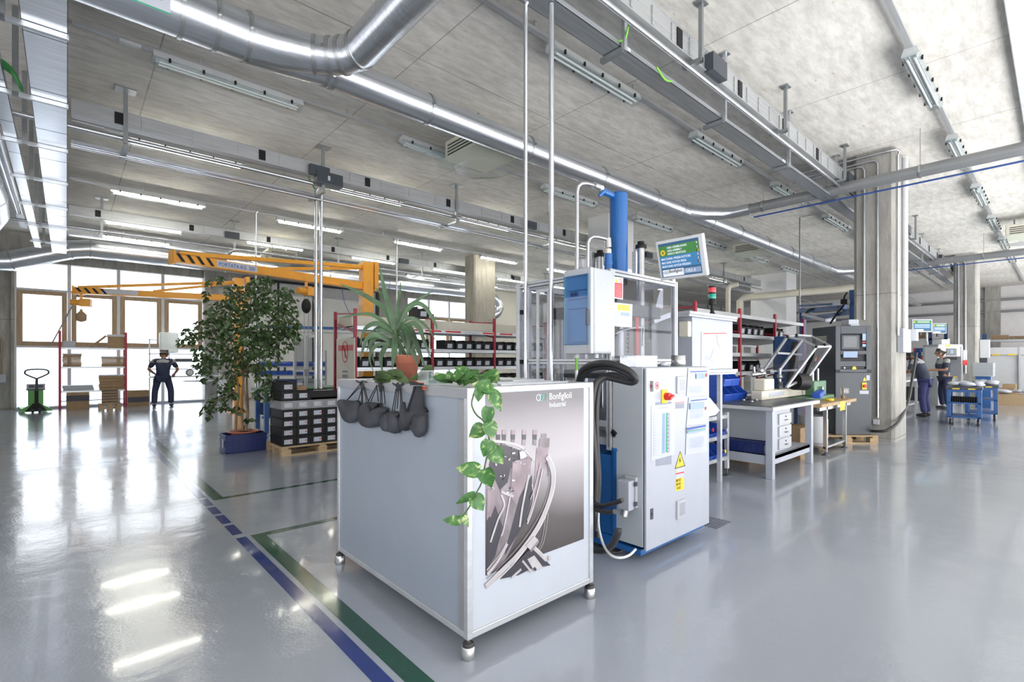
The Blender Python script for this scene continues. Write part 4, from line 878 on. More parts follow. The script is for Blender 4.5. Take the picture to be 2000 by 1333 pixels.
# chain guide seen in the front window
b = MB(M['darkgrey']); arc = [PY(*Zc(x, y), 2.33) for x, y in ((885, 1110), (888, 960), (930, 920), (1010, 900), (1010, 1110))]; b.tube(arc, .012, n=6); b.build('chain_guide', parent=t)
b = MB(M['yellow']); [b.sphere(PY(*Zc(x, y), 2.315), .006, 6, 4) for x, y in [(885, 960+i*38) for i in range(4)]+[(1003, 930+i*38) for i in range(5)]+[(905, 900), (935, 888), (965, 884)]]; b.build('chain_mark', parent=t)
b = MB(M['alu']); b.tube([PY(*Zc(x, y), 2.31) for x, y in ((890, 945), (950, 915), (1040, 895), (1140, 885), (1135, 1050))], .010, n=8); b.bar(PY(*Zc(1215, 835), 2.7), PY(*Zc(1370, 775), 2.7), .05, .05); b.build('inner_bracket', parent=t)
b = MB(M['alu']); b.box(3.5, 4.1, 2.9, 2.96, 2.14, 2.20).box(3.6, 3.66, 2.9, 2.96, 2.2, 2.46).box(3.5, 4.3, 2.93, 2.97, 2.30, 2.38); b.build('rear_beam', parent=t, bevel=.003)
b = MB(M['white']); q = [PY(*Zc(x, y), 2.6) for x, y in ((1240, 745), (1270, 620), (1290, 565), (1312, 560), (1310, 720))]; b.prism(q, (0, .01, 0)); b.build('inner_sheet', parent=t)
# stickers and papers on the front guard
def px4(pts, Y): return [PY(*Zc(x, y), Y) for x, y in pts]
YG = fy0+.012
b = MB(M['paper'], M['brightred'], M['yellow']); b.use(M['paper']).prism(px4([(885, 445), (965, 458), (962, 648), (884, 636)], YG), (0, -.001, 0))
b.use(M['brightred']).prism(px4([(893, 500), (957, 508), (955, 635), (892, 624)], YG-.0015), (0, -.0006, 0)); b.use(M['yellow']).prism(px4([(898, 495), (908, 462), (920, 498)], YG-.0015), (0, -.0006, 0))
c = PY(*Zc(943, 485), YG-.0015); b.use(M['brightred']).band([(c.x+.012*math.cos(a), c.y, c.z+.013*math.sin(a)) for a in [2*PI*i/16 for i in range(17)]], .004, (0, -.0006, 0))
b.use(M['paper'])
for k in range(8): b.prism(px4([(898, 514+k*14), (950, 521+k*14), (950, 524+k*14), (898, 517+k*14)], YG-.0024), (0, -.0003, 0))
b.build('warning_sticker', parent=t)
b = MB(M['paper'], M['yellow'], M['printlight'], M['printgrey']); b.use(M['paper']).prism(px4([(878, 670), (1045, 688), (1040, 890), (905, 880), (878, 872)], YG), (0, -.001, 0))
b.use(M['yellow']).prism(px4([(918, 688), (1022, 698), (1020, 746), (916, 738)], YG-.0015), (0, -.0006, 0))
for k in range(2): b.use(M['printgrey']).prism(px4([(925, 702+k*18), (1014, 711+k*18), (1014, 715+k*18), (925, 706+k*18)], YG-.0024), (0, -.0003, 0))
b.use(M['printlight']).prism(px4([(945, 755), (1020, 762), (1020, 792), (945, 786)], YG-.0015), (0, -.0005, 0))
for k in range(4): b.use(M['printlight']).prism(px4([(885, 760+k*26), (938, 765+k*26), (938, 768+k*26), (885, 763+k*26)], YG-.0015), (0, -.0005, 0))
b.build('guard_notice', parent=t)
# hydraulic pipes and fittings at the cylinder
pd = 4.34
b = MB(M['steel']); b.tube([PD(1127, 530, 4.0), PD(1127, 375, 4.0), PD(1129, 364, 4.0), PD(1135, 359, 4.0), PD(1145, 358, 4.05), PD(1160, 362, 4.15)], .016, n=12); b.build('hydraulic_pipe', parent=t)
b = MB(M['steel']); b.tube([PD(1148, 530, 4.1), PD(1148, 475, 4.1), PD(1151, 467, 4.1), PD(1158, 463, 4.1), PD(1167, 463, 4.12), PD(1180, 466, 4.16), PD(1186, 468, 4.2)], .0155, n=12); b.build('hydraulic_pipe', parent=t)
b = MB(M['steel']); b.cyl(PD(1160, 362, 4.15), PD(1170, 366, 4.2), .030, n=8).cyl(PD(1187, 466, 4.2), PD(1188, 484, 4.2), .030, n=8); b.build('pipe_nut', parent=t)
b = MB(M['offwhite']); b.cyl(PD(1170, 366, 4.2), PD(1176, 369, 4.22), .026, n=12).cyl(PD(1188, 487, 4.2), PD(1188, 498, 4.2), .026, n=6); b.build('brass_fitting', parent=t)
b = MB(M['blue']); b.cyl(PD(1175, 373, 4.22), PD(1196, 382, 4.3), .028, n=16).cyl(PD(1180, 374, 4.2), PD(1170, 383, 4.2), .018, n=12).cyl(PD(1188, 496, 4.2), PD(1188, 540, 4.2), .034, n=16).cyl(PD(1188, 512, 4.2), PD(1188, 518, 4.2), .038, n=16); b.build('valve_body', parent=t)
b = MB(M['alu']); q = PD(1274, 480, 4.5); b.box(3.93, 3.975, 2.27, 2.315, ft, q.z).box(3.86, 3.93, 2.27, 2.315, ft+.04, ft+.08); b.bar((3.80, 2.29, 2.36), (3.94, 2.29, 2.16), .04, .03); b.build('sign_post', parent=t)
b = MB(M['alu']); b.box(3.93, 3.975, 2.0, 2.30, 2.40, 2.445).box(3.86, 3.90, 2.6, 2.64, ft, 2.45); b.build('sign_bracket', parent=t)
MB(M['black']).box(3.925, 3.98, 2.30, 2.335, 2.395, 2.45).build('profile_end_cap', parent=t)
# ---------------------------------------------------------------- small fuse box with a tinted door
ey0, ey1, ex = 2.235, 2.50, 2.77
ez0, ez1 = 1.50, 2.12
t = thing('fuse_box', 'white wall box with a blue see-through door on the machine corner', 'electrical box', (2.9, 2.37, ez0))
MB(M['pvcwhite']).box(ex+.035, fx0-.001, ey0, ey1, ez0, ez1).build('box_body', parent=t, bevel=.015)
fr = MB(M['pvcwhite']).box(ex, ex+.035, ey0+.004, ey0+.040, ez0, ez1).box(ex, ex+.035, ey1-.015, ey1-.004, ez0, ez1).box(ex, ex+.035, ey0+.04, ey1-.015, ez0, ez0+.07).box(ex, ex+.035, ey0+.04, ey1-.015, ez1-.05, ez1).build('front_frame', parent=t, bevel=.006)
MB(M['bluepoly']).box(ex-.012, ex-.004, ey0+.018, ey1-.008, ez0+.065, ez1-.045).build('door', parent=t, bevel=.006)
b = MB(M['printlight']); b.box(ex+.03, ex+.036, ey0+.04, ey1-.015, ez0+.07, ez1-.05).box(ex+.012, ex+.03, ey0+.055, ey1-.06, ez0+.09, ez0+.29); b.build('inner_cover', parent=t)
b = MB(M['darkblue']); [b.box(ex+.024, ex+.030, ey0+.05, ey1-.03, z, z+.005) for z in (1.83, 1.90, 1.965)]; [b.box(ex+.015, ex+.028, ey1-.12+i*.014, ey1-.112+i*.014, 1.925, 1.955) for i in range(5)]; b.build('breaker_row', parent=t)
MB(M['darkgrey']).box(ex-.03, ex-.010, ey0+.012, ey0+.030, 1.70, 1.82).build('handle', parent=t, bevel=.008)
b = MB(M['elecgrey']); [b.box(ex+.11, ex+.135, ey0-.001, ey0, z, z+.02) for z in (1.60, 1.75, 1.88, 2.0)]; b.build('screw_cover', parent=t)
b = MB(M['white']); b.cyl((ex+.08, ey1-.06, ez0), (ex+.08, ey1-.06, ez0-.03), .02, n=12).cyl((ex+.12, ey0+.05, ez0), (ex+.12, ey0+.05, ez0-.03), .016, n=12); b.build('cable_gland', parent=t)
t2 = tag(MB(M['limecable']).tube([(ex+.08, ey1-.06, ez0-.03), (ex+.08, ey1-.06, 1.38)], .011, n=8).build('green_cable'), 'short lime green cable leaving the bottom of the fuse box', 'cable')
tag(MB(M['steel']).tube([(ex+.08, ey1-.06, 1.38), (ex+.08, ey1-.06, 1.0)], .014, n=10).build('cable_conduit'), 'steel conduit below the lime green cable', 'pipe')
# ---------------------------------------------------------------- electrical cabinet
cx0, cx1, cy0, cy1, cz0, cz1 = 3.03, 3.965, 1.957, 2.246, .125, 1.403
t = thing('electrical_cabinet', 'tall pale grey electrical cabinet with papers and warning signs on its door', 'cabinet', (3.5, 2.1, .1))
MB(M['elecgrey']).box(cx0, cx1, cy0+.028, cy1, cz0, cz1).build('body', parent=t, bevel=.004)
MB(M['darkgap']).box(cx0+.012, cx1-.012, cy0+.018, cy0+.028, cz0+.01, cz1-.01).build('door_seal', parent=t)
MB(M['elecwhite']).box(cx0+.003, cx1-.003, cy0, cy0+.018, cz0-.02, cz1-.005).build('door', parent=t, bevel=.003)
Zd = lambda x, y: (1200+.195*x, 720+.195*y)
def pd_(pts, k=1): return [PY(*Zd(x, y), cy0-.0008*k) for x, y in pts]
def quad(b, m, pts, k=1, th=.0005): b.use(M[m]).prism(pd_(pts, k), (0, -th, 0))
for zz_ in ((377, 300), (377, 0)):
    pass
for z in (1.23, .32):
    b = MB(M['darkgrey']); b.box(cx0+.055, cx0+.085, cy0-.006, cy0, z, z+.075).cyl((cx0+.07, cy0-.006, z+.038), (cx0+.07, cy0-.01, z+.038), .009, n=12); b.build('door_lock', parent=t)
for (u0, v0, u1, v1) in ((613, 125, 695, 275),):
    pass
for za, zb_ in ((1.20, 1.33), (.245, .385)):
    xa, xb = PY(*Zd(617, 200), cy0).x, PY(*Zd(698, 200), cy0).x
    MB(M['pvcwhite']).box(xa, xb, cy0-.014, cy0, za, zb_).build('vent', parent=t, bevel=.003)
    b = MB(M['printgrey']); [b.box(xa+.03, xb-.01, cy0-.0155, cy0-.014, za+.025+i*.012, za+.030+i*.012) for i in range(int((zb_-za-.04)/.012))]; b.build('vent_slot', parent=t)
b = MB(M['yellow']); q = PY(*Zd(500, 280), cy0); b.box(q.x-.045, q.x+.03, cy0-.012, cy0, q.z-.05, q.z+.05); sw = b.build('main_switch', parent=t, bevel=.003)
b = MB(M['brightred']); b.cyl((q.x+.0, cy0-.012, q.z), (q.x, cy0-.05, q.z), .028, n=20); b.bar((q.x-.02, cy0-.055, q.z-.012), (q.x+.035, cy0-.055, q.z+.008), .018, .014); b.build('switch_knob', parent=sw)
b = MB(M['paper'], M['brightred'], M['black'])
quad(b, 'paper', [(345, 140), (452, 130), (452, 238), (345, 244)], 1)
for cx_ in (372, 427):
    c = PY(*Zd(cx_, 178 if cx_ < 400 else 172), cy0-.002); b.use(M['brightred']).band([(c.x+.022*math.cos(a), c.y, c.z+.023*math.sin(a)) for a in [2*PI*i/20 for i in range(21)]], .006, (0, -.0004, 0))
    b.use(M['black']).prism([(c.x-.010, c.y+.0006, c.z-.004), (c.x+.004, c.y+.0006, c.z+.012), (c.x+.011, c.y+.0006, c.z+.004), (c.x-.002, c.y+.0006, c.z-.013)], (0, -.0003, 0)); b.use(M['brightred']).band([(c.x-.014, c.y-.0006, c.z+.014), (c.x+.014, c.y-.0006, c.z-.014)], .004, (0, -.0003, 0))
b.build('prohibition_sticker', parent=t)
b = MB(M['yellow'], M['black'])
quad(b, 'black', [(605, 1008), (658, 828), (710, 978)], 1); quad(b, 'yellow', [(614, 998), (658, 846), (701, 972)], 2)
quad(b, 'black', [(662, 880), (645, 930), (656, 928), (650, 960), (670, 918), (659, 920)], 3); b.build('warning_triangle', parent=t)
b = MB(M['paper'], M['brightred'], M['yellow']); quad(b, 'paper', [(612, 1010), (698, 990), (697, 1090), (612, 1108)], 1); quad(b, 'brightred', [(614, 1052), (697, 1034), (697, 1046), (614, 1064)], 2); quad(b, 'yellow', [(618, 1040), (626, 1014), (632, 1036)], 2); b.build('danger_sticker', parent=t)
b = MB(M['yellow']); quad(b, 'yellow', [(611, 1110), (697, 1090), (697, 1210), (611, 1230)], 1); ys = b.build('voltage_sticker', parent=t)
for k, s_ in enumerate(('400 VOLT', '220 VOLT', '24 VOLT')):
    q = PY(*Zd(617, 1143+k*39), cy0-.002); MB(M['black']).text(s_, .030, onY(q.x+(0 if k < 2 else .008), q.y, q.z), sx=.60, th=.0005).build('voltage_lettering', parent=ys)
b = MB(M['paper'], M['printgrey']); quad(b, 'printgrey', [(410, 340), (572, 330), (572, 960), (415, 980)], 1); quad(b, 'paper', [(370, 375), (610, 350), (602, 862), (370, 925)], 2)
rng = random.Random(5)
for k in range(16):
    y = 450+k*27; quad(b, 'printgrey', [(385, y+4), (408+rng.randint(-8, 8), y), (408, y+4), (385, y+9)], 3, .0003); quad(b, 'printlight', [(372, y+18), (452, y+12), (452, y+14), (372, y+20)], 3, .0003)
quad(b, 'printlight', [(478, 452), (512, 447), (508, 850), (474, 858)], 3); quad(b, 'printgreen', [(518, 446), (532, 444), (532, 838), (514, 844)], 3); quad(b, 'printlight', [(535, 446), (556, 444), (556, 838), (535, 842)], 3)
for k in range(11): quad(b, 'brightred', [(530, 456+k*38), (545, 454+k*38), (545, 462+k*38), (530, 464+k*38)], 4)
for k in range(30): quad(b, 'printblue', [(484, 460+k*13), (500, 458+k*13), (500, 461+k*13), (484, 463+k*13)], 4, .0003)
quad(b, 'printgrey', [(442, 397), (540, 387), (540, 391), (442, 401)], 3); b.build('control_chart', parent=t)
b = MB(M['paper'], M['printgrey']); quad(b, 'brightred', [(608, 343), (704, 335), (704, 341), (608, 349)], 2); quad(b, 'printgrey', [(612, 355), (698, 348), (698, 400), (612, 404)], 1); b.build('rating_plate', parent=t)
def sheet(outline, extras, name):
    b = MB(M['paper']); q = [PY(*Zd(x, y), cy0-.004-.010*(i % 3 == 1)) for i, (x, y) in enumerate(outline)]; b.use(M['paper']).prism(q, (0, -.0012, 0))
    for m_, pts in extras: b.use(M[m_]).prism([PY(*Zd(x, y), cy0-.0165) for x, y in pts], (0, -.0004, 0))
    return b.build(name, parent=t)
sheet([(738, -5), (940, -10), (938, 262), (722, 278)], [('printblue', [(768, 30), (930, 24), (930, 33), (768, 39)]), ('brightred', [(917, 48), (929, 47), (929, 85), (917, 86)]), ('printlight', [(820, 52), (905, 48), (905, 100), (820, 106)])]+[('printlight', [(745, 185+i*14), (890, 180+i*14), (890, 182+i*14), (745, 187+i*14)]) for i in range(5)], 'posted_sheet')
sheet([(745, 292), (940, 278), (935, 555), (720, 578)], [('printblue', [(772, 320), (930, 304), (930, 313), (772, 330)]), ('brightred', [(912, 385), (922, 384), (922, 415), (912, 417)]), ('printlight', [(760, 350), (900, 338), (900, 400), (760, 412)])]+[('printlight', [(760, 430+i*14), (890, 420+i*14), (890, 422+i*14), (760, 432+i*14)]) for i in range(6)], 'posted_sheet')
sheet([(722, 580), (935, 558), (925, 840), (712, 868)], [('printblue', [(730, 600), (916, 565), (916, 584), (730, 620)]), ('printgreen', [(735, 630), (914, 600), (914, 606), (735, 636)]), ('printlight', [(735, 636), (914, 606), (914, 625), (735, 655)])]+[('printlight', [(760, 700+i*14), (900, 680+i*14), (900, 682+i*14), (760, 702+i*14)]) for i in range(8)], 'posted_sheet')
# plug on the cabinet side
Ze = lambda x, y: (1160+.13*x, 960+.13*y)
q0 = PX(*Ze(320, 180), cx0-.0); q1 = PX(*Ze(550, 440), cx0)
t2 = thing('power_plug', 'grey multi-pole plug with black hoses on the side of the electrical cabinet', 'plug', (cx0-.05, (q0.y+q1.y)/2, q1.z))
MB(M['pvcwhite']).box(cx0-.03, cx0, 2.02, 2.12, .40, .62).build('socket', parent=t2, bevel=.005)
MB(M['elecwhite']).box(cx0-.10, cx0-.032, 2.03, 2.13, .39, .60).build('plug_body', parent=t2, bevel=.008)
b = MB(M['darkgrey']); [b.box(cx0-.05, cx0-.02, 2.012, 2.02, z, z+.03) for z in (.42, .56)]; b.build('latch', parent=t2, bevel=.003)
b = MB(M['steel']); b.cyl((cx0-.07, 2.08, .39), (cx0-.08, 2.085, .345), .030, n=16); b.build('collar', parent=t2)
tg = thing('hanging_sensor', 'small black connector dangling on a wire at the cabinet side', 'connector', PX(1199, 846, cx0-.01))
b = MB(M['black']); q = PX(1199, 846, cx0-.012); b.bar(q+Vector((0, .015, .012)), q-Vector((0, .015, .012)), .02, .028).box(q.x-.01, q.x+.01, q.y-.006, q.y+.006, q.z-.03, q.z-.01); b.build('connector_body', parent=tg)
MB(M['wood']).tube([PX(1197, 740, cx0-.008), PX(1199, 790, cx0-.012), PX(1198, 838, cx0-.012)], .0012, n=5).build('wire', parent=tg)
# hoses
Zf = lambda x, y: (1120+.33*x, 680+.33*y)
def hose(name, pts, r, label, d=3.15, m='rubber', cat='hose'):
    return tag(MB(M[m]).tube([PD(*Zf(p[0], p[1]), p[2] if len(p) > 2 else d) for p in pts], r, n=12, smooth=6).build(name), label, cat)
hose('black_hose', [(30, 200, 3.6), (55, 130, 3.5), (120, 95, 3.35), (220, 92, 3.2), (320, 130, 3.13), (368, 180, 3.12), (345, 205, 3.16), (250, 185, 3.25), (190, 175, 3.3), (135, 205, 3.3), (112, 300, 3.3), (108, 420, 3.3), (125, 620, 3.3), (135, 760, 3.3), (128, 900, 3.3), (128, 1080, 3.3)], .021, 'black corrugated hose making the outermost loop behind the cabinet')
hose('black_hose', [(38, 215, 3.62), (70, 150, 3.5), (130, 118, 3.4), (230, 118, 3.25), (310, 150, 3.17), (350, 180, 3.16), (320, 190, 3.2), (240, 158, 3.28), (170, 180, 3.34), (145, 260, 3.36), (135, 400, 3.36), (140, 600, 3.36), (150, 780, 3.36), (140, 950, 3.36), (140, 1120, 3.36)], .019, 'black hose making the inner loop, nearer the white cabinet')
hose('black_hose', [(-40, 1345, 3.2), (20, 1270, 3.35), (60, 1225, 3.4), (100, 1200, 3.35), (180, 1200, 3.2), (235, 1160, 3.06), (262, 1100, 2.99), (268, 1070, 2.985)], .021, 'thick black hose rising from the floor into the grey plug')
hose('black_hose', [(120, 920, 3.3), (170, 935, 3.2), (240, 920, 3.08), (290, 900, 3.02)], .015, 'upper black hose entering the side of the grey plug')
hose('black_hose', [(120, 950, 3.3), (160, 965, 3.2), (200, 972, 3.08), (245, 970, 3.0)], .015, 'lower black hose entering the side of the grey plug')
hose('white_cable', [(148, 960, 3.3), (150, 1060, 3.25), (175, 1160, 3.15), (220, 1225, 3.05), (275, 1243, 3.02), (330, 1228, 3.05), (368, 1192, 3.10)], .008, 'thin white cable looping under the electrical cabinet', m='white', cat='cable')
# box and cup on top of the electrical cabinet
b = MB(M['traylite']); q0 = PY(*Zc(880, 1140), 2.10).x; b.box(3.06, PY(1275, 690, 2.1).x, 2.06, 2.2, cz1, cz1+.085); tag(b.build('metal_duct_box', bevel=.003), 'low galvanised box lying on top of the electrical cabinet', 'metal box')
q = PY(1325, 700, 2.12); tag(MB(M['steel']).lathe((q.x-.0, 2.12, cz1), [(.055, 0), (.058, .004), (.058, .09), (.055, .092), (.052, .09)], 28).build('metal_cup'), 'round polished metal cup on the electrical cabinet', 'cup')
q = PY(1296, 706, 2.08); b = MB(M['paper']); b.sphere((q.x, 2.08, cz1+.018), (.045, .03, .018), 9, 6).sphere((q.x+.03, 2.07, cz1+.012), (.03, .03, .012), 7, 5); tag(b.build('cloth'), 'crumpled white cloth on the electrical cabinet', 'cloth')
# two vertical drop pipes
for u, v0, r, nm in ((1026.5, 12, .0165, 'thinner'), (1077, -40, .022, 'thicker')):
    d = 4.15; q = PD(u, 700, d); top = HC+(CY-v0)/FPX*d if v0 > 0 else 4.44
    pts = [(q.x, q.y, .0), (q.x, q.y, top)]
    if v0 > 0: pts += [(q.x+.01, q.y-.02, top+.05), (q.x+.03, q.y-.06, 4.47)]
    tag(MB(M['pipe']).tube(pts, r, n=14).build('drop_pipe'), '%s vertical zinc pipe coming down left of the press' % nm, 'pipe')
# ---------------------------------------------------------------- the information screen
sc_, sw_, sh_ = Vector((3.411, 1.908, 2.216)), .395, .301
t = thing('information_screen', 'tilted flat screen showing green and blue bands above the press', 'screen', sc_)
t.rotation_euler = (.271, .023, -1.639)
MB(M['white']).box(-sw_/2, sw_/2, 0, .035, -sh_/2, sh_/2).build('screen_housing', parent=t, local=True, bevel=.006)
m_ = .022; sx0, sx1, sz0, sz1 = -sw_/2+m_, sw_/2-m_-.012, -sh_/2+m_, sh_/2-m_
W_, H_ = sx1-sx0, sz1-sz0
b = MB(M['signdark'], M['signgreen'], M['signblue'], M['signwhite'], M['yellow'], M['brightred'])
X_ = lambda s: sx0+W_*s
Z_ = lambda s: sz1-H_*s
def rr(m, a, c, d, e, k): b.use(M[m]).box(X_(a), X_(c), -.0008*k-.0004, -.0008*k+.0004, Z_(e), Z_(d))
rr('signdark', 0, 1, 0, 1, 1); rr('signgreen', 0, 1, .08, .38, 2); rr('signblue', 0, 1, .38, .74, 2); rr('signwhite', .03, .56, .78, .98, 2); rr('printlight', .57, .98, .80, .95, 2)
c = Vector((X_(.10), 0, Z_(.27))); b.use(M['yellow']).cyl(c+Vector((0, -.001, 0)), c+Vector((0, -.0028, 0)), .022, n=20)
for z, cs in ((.10, ('printgreen', 'signwhite', 'brightred')), (.22, ('printblue', 'signwhite', 'brightred')), (.32, ('black', 'brightred', 'yellow')), (.42, ('printgreen', 'signwhite', 'brightred')), (.53, ('printblue', 'signwhite', 'brightred')), (.63, ('black', 'brightred', 'yellow'))):
    for i, m2 in enumerate(cs): rr(m2, .93+i*.016, .946+i*.016, z, z+.05, 3)
sb = b.build('screen_picture', parent=t, local=True)
def scr(txt, a, d, size, m='signwhite', sx=.9):
    MB(M[m]).text(txt, size, Matrix.Translation((X_(a), -.0032, Z_(d))) @ Matrix.Rotation(PI/2, 4, 'X'), sx=sx, th=.0005).build('screen_lettering', parent=sb, local=True)
scr('4', .08, .31, .030, 'black'); scr('AREA ASSEMBLAGGIO', .22, .17, .0215, sx=.8); scr('AREA ASSEMBLY', .22, .26, .0215, sx=.8); scr('BEREICH MONTAGE', .22, .35, .0215, sx=.8)
scr('MACCHINA: PRESSA ROTORE', .04, .49, .0225, sx=.84); scr('MACHINE: ROTOR PRESS', .04, .60, .0225, sx=.84); scr('MASCHINE: ROTOR PRESSEN', .04, .71, .0225, sx=.84)
scr('Bonfiglioli', .20, .88, .034, 'black', .85); scr('CELL 6', .62, .91, .030, sx=.9)
b = MB(M['printgrey'], M['printlight'], M['printgreen'])
for k, m2 in enumerate(('printgrey', 'printlight', 'printgreen')):
    b.use(M[m2]).band([(X_(.075+.045*k)+.010*math.cos(a), -.0032, Z_(.86)+.009*math.sin(a)) for a in [2*PI*i/14 for i in range(15)]], .003, (0, -.0004, 0))
b.build('screen_logo', parent=sb, local=True)
MB(M['darkgrey']).box(.02, .10, .035, .10, -.05, .05).build('mount', parent=t, local=True)
# ---------------------------------------------------------------- grey sloped-top enclosure with stack light
t = thing('control_box', 'light grey enclosure box with ledges and a clear document sleeve', 'enclosure', (5.2, 2.8, 1.3))
gY = 2.62; g0, g1 = PY(1352, 680, gY), PY(1431, 680, gY); gt, gb = PY(1400, 625, gY).z, PY(1400, 722, gY).z
MB(M['elecwhite']).box(g0.x, g1.x, gY, gY+.42, gb, gt).build('body', parent=t, bevel=.004)
b = MB(M['pvcwhite']); b.box(g0.x-.12, g1.x+.05, gY-.03, gY+.45, gt, gt+.025).box(g0.x-.12, g1.x+.05, gY-.04, gY+.45, gt+.025, gt+.055).box(g0.x-.03, g1.x+.05, gY-.04, gY+.45, gb-.035, gb).box(g0.x-.03, g1.x+.05, gY-.02, gY+.45, gb-.06, gb-.035); b.build('ledge', parent=t, bevel=.003)
b = MB(M['alu']); [b.box(x, x+.045, gY+.1, gY+.145, 0, gb-.06) for x in (g0.x, g1.x-.1)]; [b.box(x, x+.045, gY+.38, gY+.425, 0, gt) for x in (g0.x-.1,)]; b.build('stand_post', parent=t)
b = MB(M['paper'], M['brightred']); Zg = lambda x, y: PY(1360+.18*x, 560+.18*y, gY-.002)
b.use(M['paper']).prism([Zg(*p) for p in ((55, 490), (345, 488), (345, 880), (50, 872))], (0, -.002, 0)); b.use(M['brightred']).prism([Zg(*p)-Vector((0, .003, 0)) for p in ((75, 507), (325, 503), (325, 512), (75, 516))], (0, -.0005, 0))
for k in range(3): b.use(M['printgrey']).prism([Zg(*p)-Vector((0, .003, 0)) for p in ((88, 760+k*14), (135, 760+k*14), (135, 763+k*14), (88, 763+k*14))], (0, -.0005, 0))
b.build('document_sleeve', parent=t)
b = MB(M['film_w'] if 'film_w' in M else M['paper']); b.prism([Zg(*p)-Vector((0, .006, 0)) for p in ((220, 520), (245, 560), (270, 640), (250, 670), (225, 600))], (0, -.0005, 0)).prism([Zg(*p)-Vector((0, .006, 0)) for p in ((190, 660), (160, 760), (140, 790), (200, 830), (320, 770), (200, 800), (175, 770))], (0, -.0005, 0)); b.build('painted_glare_fold', parent=t)  # pale film shapes paint the glare on the sleeve
MB(M['offwhite']).box(g0.x-.10, g0.x-.03, gY-.01, gY+.1, gb+.35, gt-.05).build('side_flap', parent=t, bevel=.01)
q = Vector((PY(1391, 600, gY+.1).x, gY+.1, gt+.055)); t = thing('stack_light', 'signal light with red over green lens on a black stem', 'signal light', q)
MB(M['black']).lathe(q, [(.045, 0), (.040, .01), (.022, .05), (.018, .10), (.018, .13)], 20).build('stem', parent=t)
z = .13
for nm, m2, h in (('base', 'black', .07), ('green_lens', 'teal', .055), ('ring', 'black', .018), ('red_lens', 'amber', .055), ('cap', 'black', .016)):
    MB(M[m2]).lathe(q, [(.041, z), (.042, z+.003), (.042, z+h-.003), (.041, z+h)], 24).build(nm, parent=t); z += h
# ================================================================ STORAGE RACKS
def rack(name, label, X0, nb, Y0, D, levels, top=2.45, bay=1.73, th=.07, deck='tray', lowest=.12, y_up=0):
    t = thing(name, label, 'rack', (X0+nb*bay/2, Y0+D/2, 0))
    for i in range(nb+1):
        for y in (Y0, Y0+D-.05):
            p = MB(M['red']).box(X0+i*bay-.03, X0+i*bay+.03, y, y+.05, 0, top).build('post', parent=t, bevel=.004)
        b = MB(M['red']); x = X0+i*bay
        b.bar((x, Y0+.05, top-.10), (x, Y0+D-.05, top-.04), .02, .025).bar((x, Y0+.05, top-.45), (x, Y0+D-.05, top-.25), .02, .03).bar((x, Y0+.05, .5), (x, Y0+D-.05, .9), .02, .03).bar((x, Y0+.05, 1.3), (x, Y0+D-.05, 1.0), .02, .03); b.build('brace', parent=t)
    for z in levels:
        for i in range(nb):
            xa, xb = X0+i*bay+.03, X0+(i+1)*bay-.03
            b = MB(M[deck]); b.box(xa, xb, Y0+.005, Y0+.03, z-th, z).box(xa, xb, Y0+D-.03, Y0+D-.005, z-th+y_up, z+y_up)
            b.prism([(xa, Y0+.03, z-.03), (xa, Y0+D-.03, z-.03+y_up), (xa, Y0+D-.03, z-.015+y_up), (xa, Y0+.03, z-.015)], (xb-xa, 0, 0))
            for k in range(7): b.box(xa+.1+k*.24, xa+.13+k*.24, Y0+.03, Y0+D-.03, z-.045, z-.03) if not y_up else None
            b.build('shelf', parent=t)
    return t
LR = rack('storage_rack', 'long red-posted rack of black bins behind the spiky plant', 4.1, 3, 9.0, .99, (2.12, 1.70, 1.32, .93, .5))
MB(M['offwhite']).box(4.15, 9.28, 9.30, 9.93, 2.13, 2.34).build('top_board', parent=LR)
b = MB(M['brightred'], M['paper'])
for i, x in enumerate([4.6+.52*k for k in range(9)]): b.use(M['brightred' if i % 4 else 'paper']).box(x, x+.40, 8.998, 9.004, 2.07, 2.105)
b.build('shelf_strip', parent=LR)
def bin_(name='storage_bin'):
    o = thing(name, '', 'bin', (0, 0, 0))
    b = MB(M['black']); w, d, h = .105, .19, .085
    b.box(-w, w, -d, d, 0, .006).box(-w, -w+.005, -d, d, 0, h*2*.8).box(w-.005, w, -d, d, 0, h*2*.8).box(-w, w, d-.006, d, 0, h*2*.8)
    b.prism([(-w, -d, 0), (-w, -d+.004, 0), (-w, -d-.015, .10), (-w, -d-.019, .10)], (2*w, 0, 0)).box(-w-.006, w+.006, -d-.02, -d-.012, .095, .105); b.box(-w-.006, -w+.004, -d, d, h*1.6, h*1.6+.008).box(w-.004, w+.006, -d, d, h*1.6, h*1.6+.008); b.build('bin_shell', parent=o, local=True)
    MB(M['black']).box(-w+.01, w-.01, -d+.03, d-.01, .02, .12).build('bin_contents', parent=o, local=True)
    MB(M['paper']).prism([(-.055, -d-.003, .02), (-.055, -d-.005, .02), (-.055, -d-.017, .085), (-.055, -d-.015, .085)], (.11, 0, 0)).build('label_card', parent=o, local=True); return o
bp = None; rowname = {1.70: 'upper', 1.32: 'middle', .93: 'lower'}
for z in (1.70, 1.32, .93):
    k = 0
    for bay in range(3):
        for i in range(6):
            x = 4.1+bay*1.73+.20+i*.266
            if (bay, i) in ((1, 0),) and z > 1.5: continue
            lab = 'black bin, %s from the left, %s row of the long red rack' % (ORD[k], rowname[z]); k += 1
            if bp is None: bp = bin_(); o = bp
            else: o = dup(bp)
            o.location = (x, 9.23, z+.0); o['label'] = lab; o['group'] = 'black bins on the %s row' % rowname[z]
            o.rotation_euler = (0, 0, random.uniform(-.05, .05)); o.scale = (1.12, 1, 1.45)
o = dup(bp, (5.55, 9.12, 2.345), 'single black bin standing on top of the long red rack', group='bins on the rack top'); o.scale = (1.3, 1, 1.6)
